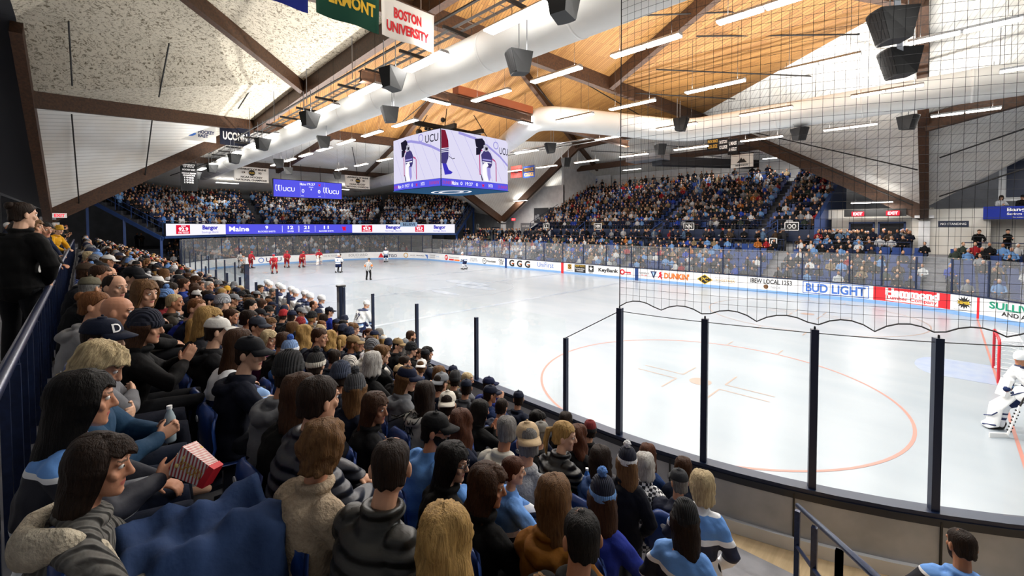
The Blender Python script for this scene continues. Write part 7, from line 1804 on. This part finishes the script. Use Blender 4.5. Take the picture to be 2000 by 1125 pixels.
# goalies
def goalie(x, y, rz, lab, team, pose='p3', num=None):
    o = player(x, y, rz, pose, lab, team, 0, num, 'hockey goalie'); P = POSES[pose]; wm = 'i_white' if team == 'home' else 'cloth_white'
    for s, h0, k_, a_, t_ in P['legs']:
        mb = MB(); top = h0.lerp(k_, .45)+Vector((s*.02, .12, 0)); mid = k_+Vector((s*.03, .12, 0)); lo = a_+Vector((s*.05, .10, .02)); toe = t_+Vector((s*.06, .06, .02))
        mb.tube([top, mid, lo, toe], [(.12, .05), (.15, .065), (.145, .06), (.13, .045)], 12, side=(1, 0, 0)); me = voxel(mb, .012, 3, 'leg_pad'); me.materials.append(MATS[wm]); pd = link('leg_pad', me, o)
        st = MB(); st.tube([mid+Vector((-.1*s, .07, -.1)), mid+Vector((.0, .075, -.2)), lo+Vector((.12*s, .06, .12))], .012, 5); st.tube([lo+Vector((-.12*s, .06, .0)), toe+Vector((.0, .05, .02))], .016, 5); obj('pad_stripe', st, 'i_navy' if team == 'home' else 'i_maroon', pd, smooth=True)
    s, S, E_, W, d, n = P['arms'][0]; mb = MB(); mb.box(W+Vector((.02, .06, 0)), (.2, .07, .36), Matrix.Rotation(.3, 3, 'X')); obj('blocker', mb, wm, o)
    s, S, E_, W, d, n = P['arms'][1]; mb = MB(); mb.ball(W+Vector((-.03, .08, .0)), (.17, .08, .16), 14, 9); mb.tube([W, W-Vector(d).normalized()*.14], [.09, .08], 10); me = voxel(mb, .012, 2, 'catch_glove'); me.materials.append(MATS[wm]); cg = link('catch_glove', me, o)
    st = MB(); st.tube([W+Vector((-.17, .1, .1)), W+Vector((-.05, .165, .02)), W+Vector((.1, .15, -.08))], .012, 5); obj('glove_stripe', st, 'i_navy', cg, smooth=True)
    return o
goalie(27.42, -4.95, 2.25, 'home goalie in white crouching with pads at the right edge', 'home', num='12'); goalie(-26.4, .35, -1.7, 'visiting goalie in maroon with white pads at the far goal', 'maroon')
gs = empty('goalie_stick', (27.0, -5.5, 0), .9, label='white goalie stick with wide blade at the right edge', cat='hockey stick'); b = MB(); b.beam((0, 0, .06), (.1, -.12, .72), .09, .025); obj('stick_paddle', b, 'i_white', gs); obj('stick_shaft', MB().beam((.1, -.12, .7), (.2, -.24, 1.3), .035, .025), 'stick_wood', gs); obj('stick_blade', MB().beam((.02, 0, .05), (-.36, .06, .05), .025, .1), 'tape_white', gs)
st = MB()
for k in range(7): st.box((.012+.011*k, -.018-.014*k, .16+.075*k), (.012, .085, .03), Matrix.Rotation(.2, 3, 'X'))
obj('paddle_marks', st, 'i_black', gs)
# staff behind the bench
for x, y, ps, hr, hc, ht, hcl, tp, tcl, lab, sc_ in ((12.15, -14.25, 't0', 'bald', 'brown', None, '#000000', 'hoodie', '#5f6369', 'bald staff man in grey hoodie standing behind the home bench', 1.08), (13.25, -14.2, 't0', 'under', 'dark', 'cap', '#14192c', 'jacket', '#2740b8', 'man in navy cap and royal blue jacket by the end post', 1.04),
        (8.55, -14.35, 't2', 'short', 'grey', None, '#000000', 'jacket', '#17181d', 'coach with grey hair and dark suit behind the home bench', 1.1), (6.9, -14.35, 't0', 'short', 'dark', None, '#000000', 'jacket', '#17181d', 'coach with dark hair behind the far half of the bench', 1.08)):
    person(x, y, .3, rnd.uniform(-.5, .3), ps, lab, hr, hc, ht, hcl, None, tp, 'fabric', tcl, '#15171d', None, False, sc_, shoes=True)
# right hand concourse people in view: three standing men and two on the balcony
for x, y, z, ps, hr, hc, ht, hcl, tp, tcl, pt, lab in ((27.45, 22.3, 2.45, 't1', 'short', 'brown', None, '#000000', 'coat', '#0c0c0f', '#1b2a44', 'man in black bending forward under the NO STANDING sign'), (28.75, 22.3, 2.45, 't2', 'short', 'black', None, '#000000', 'coat', '#0c0c0f', '#101218', 'man in black standing with arms folded at right'), (30.3, 22.4, 2.45, 't0', 'under', 'dark', 'beanie', '#0c0c0f', 'hoodie', '#0c0c0f', '#101218', 'person in black hood at the right edge'),
        (28.45, 22.8, 5.05, 's6', 'long', 'dark', None, '#000000', 'jacket', '#b8bac0', '#101218', 'woman in grey top seated on the right balcony'), (29.35, 22.8, 5.05, 's0', 'under', 'dark', 'cap', '#0d0e12', 'jacket', '#121216', '#101218', 'man in black seated on the right balcony')):
    person(x, y, z, PI+.3, ps, lab, hr, hc, ht, hcl, None, tp, 'fabric', tcl, pt, None, False, 1.02, shoes=True)
for x in (28.45, 29.35): seat(x, 22.85, 5.05, 'blue seat under the %s on the right balcony' % ('woman' if x < 29 else 'man'), 'blue seats of the balcony', PI+.3)

# ------------------------------------------------------------------ the rest of the crowd as one mass, and the empty seats
def template(stand):
    mb = MB(); part = []
    def put(f, pid): n = len(mb.v); f(); part.extend([pid]*(len(mb.v)-n))
    hz = .93 if stand else .5
    put(lambda: mb.ball((0, .05, hz+.70), (.078, .095, .12), 8, 6), 0)
    put(lambda: mb.ball((0, .025, hz+.735), (.086, .098, .098), 8, 5), 1)
    put(lambda: mb.tube([(0, 0, hz-.04), (0, -.01, hz+.2), (0, 0, hz+.42), (0, .01, hz+.55)], [(.19, .14), (.185, .14), (.2, .125), (.07, .065)], 8), 2)
    for s in (1, -1):
        put(lambda: mb.tube([(s*.19, 0, hz+.42), (s*.26, .03, hz+.2), (s*.13, .26, hz+.17)], [.066, .058, .045], 5), 2)
        put(lambda: mb.ball((s*.11, .30, hz+.17), .045, 5, 4), 0)
        if stand: put(lambda: mb.tube([(s*.09, 0, hz), (s*.1, .02, .5), (s*.1, 0, .06)], [.1, .075, .06], 5, cap=False), 3)
        else: put(lambda: mb.tube([(s*.1, -.02, hz), (s*.13, .42, hz), (s*.13, .42, .06)], [.1, .085, .06], 5, cap=False), 3)
    return np.array(mb.v), mb.f, np.array(part)
TS, TT = template(False), template(True)
def palette(kind):
    P_ = {'far': [('#0e0f13', 24), ('#17213c', 20), ('#2c2f36', 9), ('#6f9ad0', 10), ('#d4d6da', 9), ('#8a8d93', 7), ('#4a3a2c', 6), ('#8f7c60', 5), ('#a02028', 3), ('#2747b0', 4), ('#b56b2c', 1), ('#39433a', 3)],
          'student': [('#101218', 22), ('#17213c', 18), ('#79a6dc', 15), ('#dfe1e5', 17), ('#4d77b8', 6), ('#8a8d93', 5), ('#a33', 1) if False else ('#8a2a30', 1), ('#b98a4a', 2), ('#23325c', 8)],
          'dark': [('#0c0d11', 30), ('#141b30', 22), ('#26282e', 12), ('#55708f', 5), ('#8a8d93', 5), ('#b9bbc0', 3), ('#4a3a2c', 6), ('#8a2028', 2)]}[kind]
    return lin(rnd.choices([p[0] for p in P_], [p[1] for p in P_])[0])
CV, CF, CC = [], [], []; off_ = 0
def mass(x, y, z, rz, kind='far', stand=False, sc=None):
    global off_
    V, F, Q = TT if stand else TS; s = sc or rnd.uniform(.93, 1.06); c, n_ = math.cos(rz), math.sin(rz); W = V*s
    CV.append(np.c_[W[:, 0]*c-W[:, 1]*n_+x, W[:, 0]*n_+W[:, 1]*c+y, W[:, 2]+z]); CF.extend([tuple(i+off_ for i in f) for f in F]); off_ += len(V)
    hat = rnd.random() < .38; hc = lin(rnd.choice(['#101218', '#17213f', '#d8d8d6', '#8d9096', '#7fa6da', '#17213f', '#101218', '#a8262c'])) if hat else lin(rnd.choices(list(HAIRC.values()), [5, 9, 9, 2, 6, 5, 2, 4, 2, 2])[0])
    t = palette(kind); tab = np.array([lin(rnd.choice(SKIN)), hc, t, lin(rnd.choice(['#14161c', '#1c2740', '#2a2c30', '#2d3a55', '#3a3a3c']))]); CC.append((tab*.72)[Q])
for _, k, x in STUFFNEAR:
    yk, zk = NROW[k]; mass(x, yk+rnd.uniform(-.05, .1), zk, rnd.uniform(-.3, .2), 'far' if x > -12 else 'dark')
AISF = [-16.0, -5.0, 6.0, 17.2, 25.6]
for j, (y, z) in enumerate(FROW):
    x = -22.4
    while x < 33.5:
        x += rnd.uniform(.52, .6)
        if any(abs(x-a) < .55 for a in AISF): continue
        if rnd.random() < (.62 if x > 12 else .72): mass(x, y+rnd.uniform(-.08, .08), z, PI+rnd.uniform(-.5, .7))
for j, (y, z) in enumerate(UROW):
    x = -11.2+.0*j
    while x < 18.2:
        x += rnd.uniform(.5, .56)
        if any(abs(x-a) < .5 for a in (-3.8, 5.5, 14.9)): continue
        if rnd.random() < .9: mass(x, y+rnd.uniform(-.08, .08), z, PI+rnd.uniform(-.4, .6), 'far')
for k in range(26): mass(rnd.uniform(-10, 17), 33.2, 9.3, PI+rnd.uniform(-.4, .4), 'dark', True)
for k in range(70): mass(rnd.uniform(-12, 17), rnd.choice([19.6, 20.0]), 2.45, rnd.uniform(0, 6.28), 'dark', True)
for k in range(46): mass(rnd.uniform(17.8, 24.2), rnd.uniform(20.4, 23.2), 2.45, PI+rnd.uniform(-.6, .6), 'dark', True)
for k in range(11): mass(17.9+.6*k, 19.75, 2.45, PI+rnd.uniform(-.3, .3), 'far')
for k in range(46): mass(rnd.uniform(-25, -12.5), rnd.choice([19.6, 20.3, 21.0]), 2.45, PI+rnd.uniform(-.8, .8), 'dark', True)
for j, (x, z) in enumerate(ELROW):
    y = -13
    while y < 14.5:
        y += rnd.uniform(.55, .66)
        if rnd.random() < .72: mass(x+rnd.uniform(-.08, .08), y, z, -PI/2+rnd.uniform(-.4, .4), 'far')
for k in range(60): mass(rnd.uniform(-39, -36.4), rnd.uniform(-15, 15), 2.05, -PI/2+rnd.uniform(-.8, .8), 'dark', True)
for k in range(60): mass(rnd.uniform(-30, 4), rnd.uniform(-21.5, -19.9), 2.8, rnd.uniform(-.7, .3), 'dark', True)
for j in range(EROWS):
    a = miter(.35+.78*(j+.5)); z = 3.95+.42*j
    for i in range(3):
        L_ = (a[i+1]-a[i]).length; t = .3; d = (a[i+1]-a[i]).normalized(); rz = math.atan2(d.y, d.x)+(0 if True else 0)
        n_ = Vector((d.y, -d.x)); n_ = n_ if n_.dot(-a[i]) > 0 else -n_; rz = math.atan2(n_.y, n_.x)-PI/2
        while t < L_-.2:
            p = a[i]+d*t; t += rnd.uniform(.47, .55)
            if i == 1 and (abs(p.y+3.2) < .55): continue
            if i == 2 and abs(t-L_*.28) < .5: continue
            mass(p.x+rnd.uniform(-.06, .06), p.y, z, rz+rnd.uniform(-.35, .35), 'student' if j < 6 or rnd.random() < .5 else 'dark', True)
V = np.concatenate(CV); Ccol = np.concatenate(CC)
me = bpy.data.meshes.new('spectator_crowd'); me.from_pydata(V, [], CF)
at = me.attributes.new('tint', 'FLOAT_COLOR', 'POINT'); at.data.foreach_set('color', np.c_[Ccol, np.ones(len(Ccol))].astype(np.float32).ravel())
me.polygons.foreach_set('use_smooth', [True]*len(me.polygons)); mat('crowd', '#777777', .85, attr='tint', spec=.2); me.materials.append(MATS['crowd'])
link('spectator_crowd', me, label='packed crowd of spectators filling the far, upper and end stands', cat='crowd', kind='stuff')
sb = MB()
def fseat(x, y, z, s):
    sb.box((x, y-s*.19, z+.66), (.44, .05, .46)); sb.box((x, y, z+.43), (.44, .40, .05)); sb.box((x, y, z+.2), (.06, .06, .42))
for rows, x0, x1, A_ in ((FROW, -22, 33.5, AISF), (UROW, -11, 18.2, (-3.8, 5.5, 14.9))):
    for y, z in rows:
        x = x0
        while x < x1:
            x += .55
            if not any(abs(x-a) < .5 for a in A_): fseat(x, y, z, -1)
o = obj('stadium_seating', sb, 'seat_blue', label='rows of blue plastic seats in the far stands', cat='seating', kind='stuff')
print('people', len(PEOPLE)+len(FILL), 'mass', len(CV), 'verts', len(V))
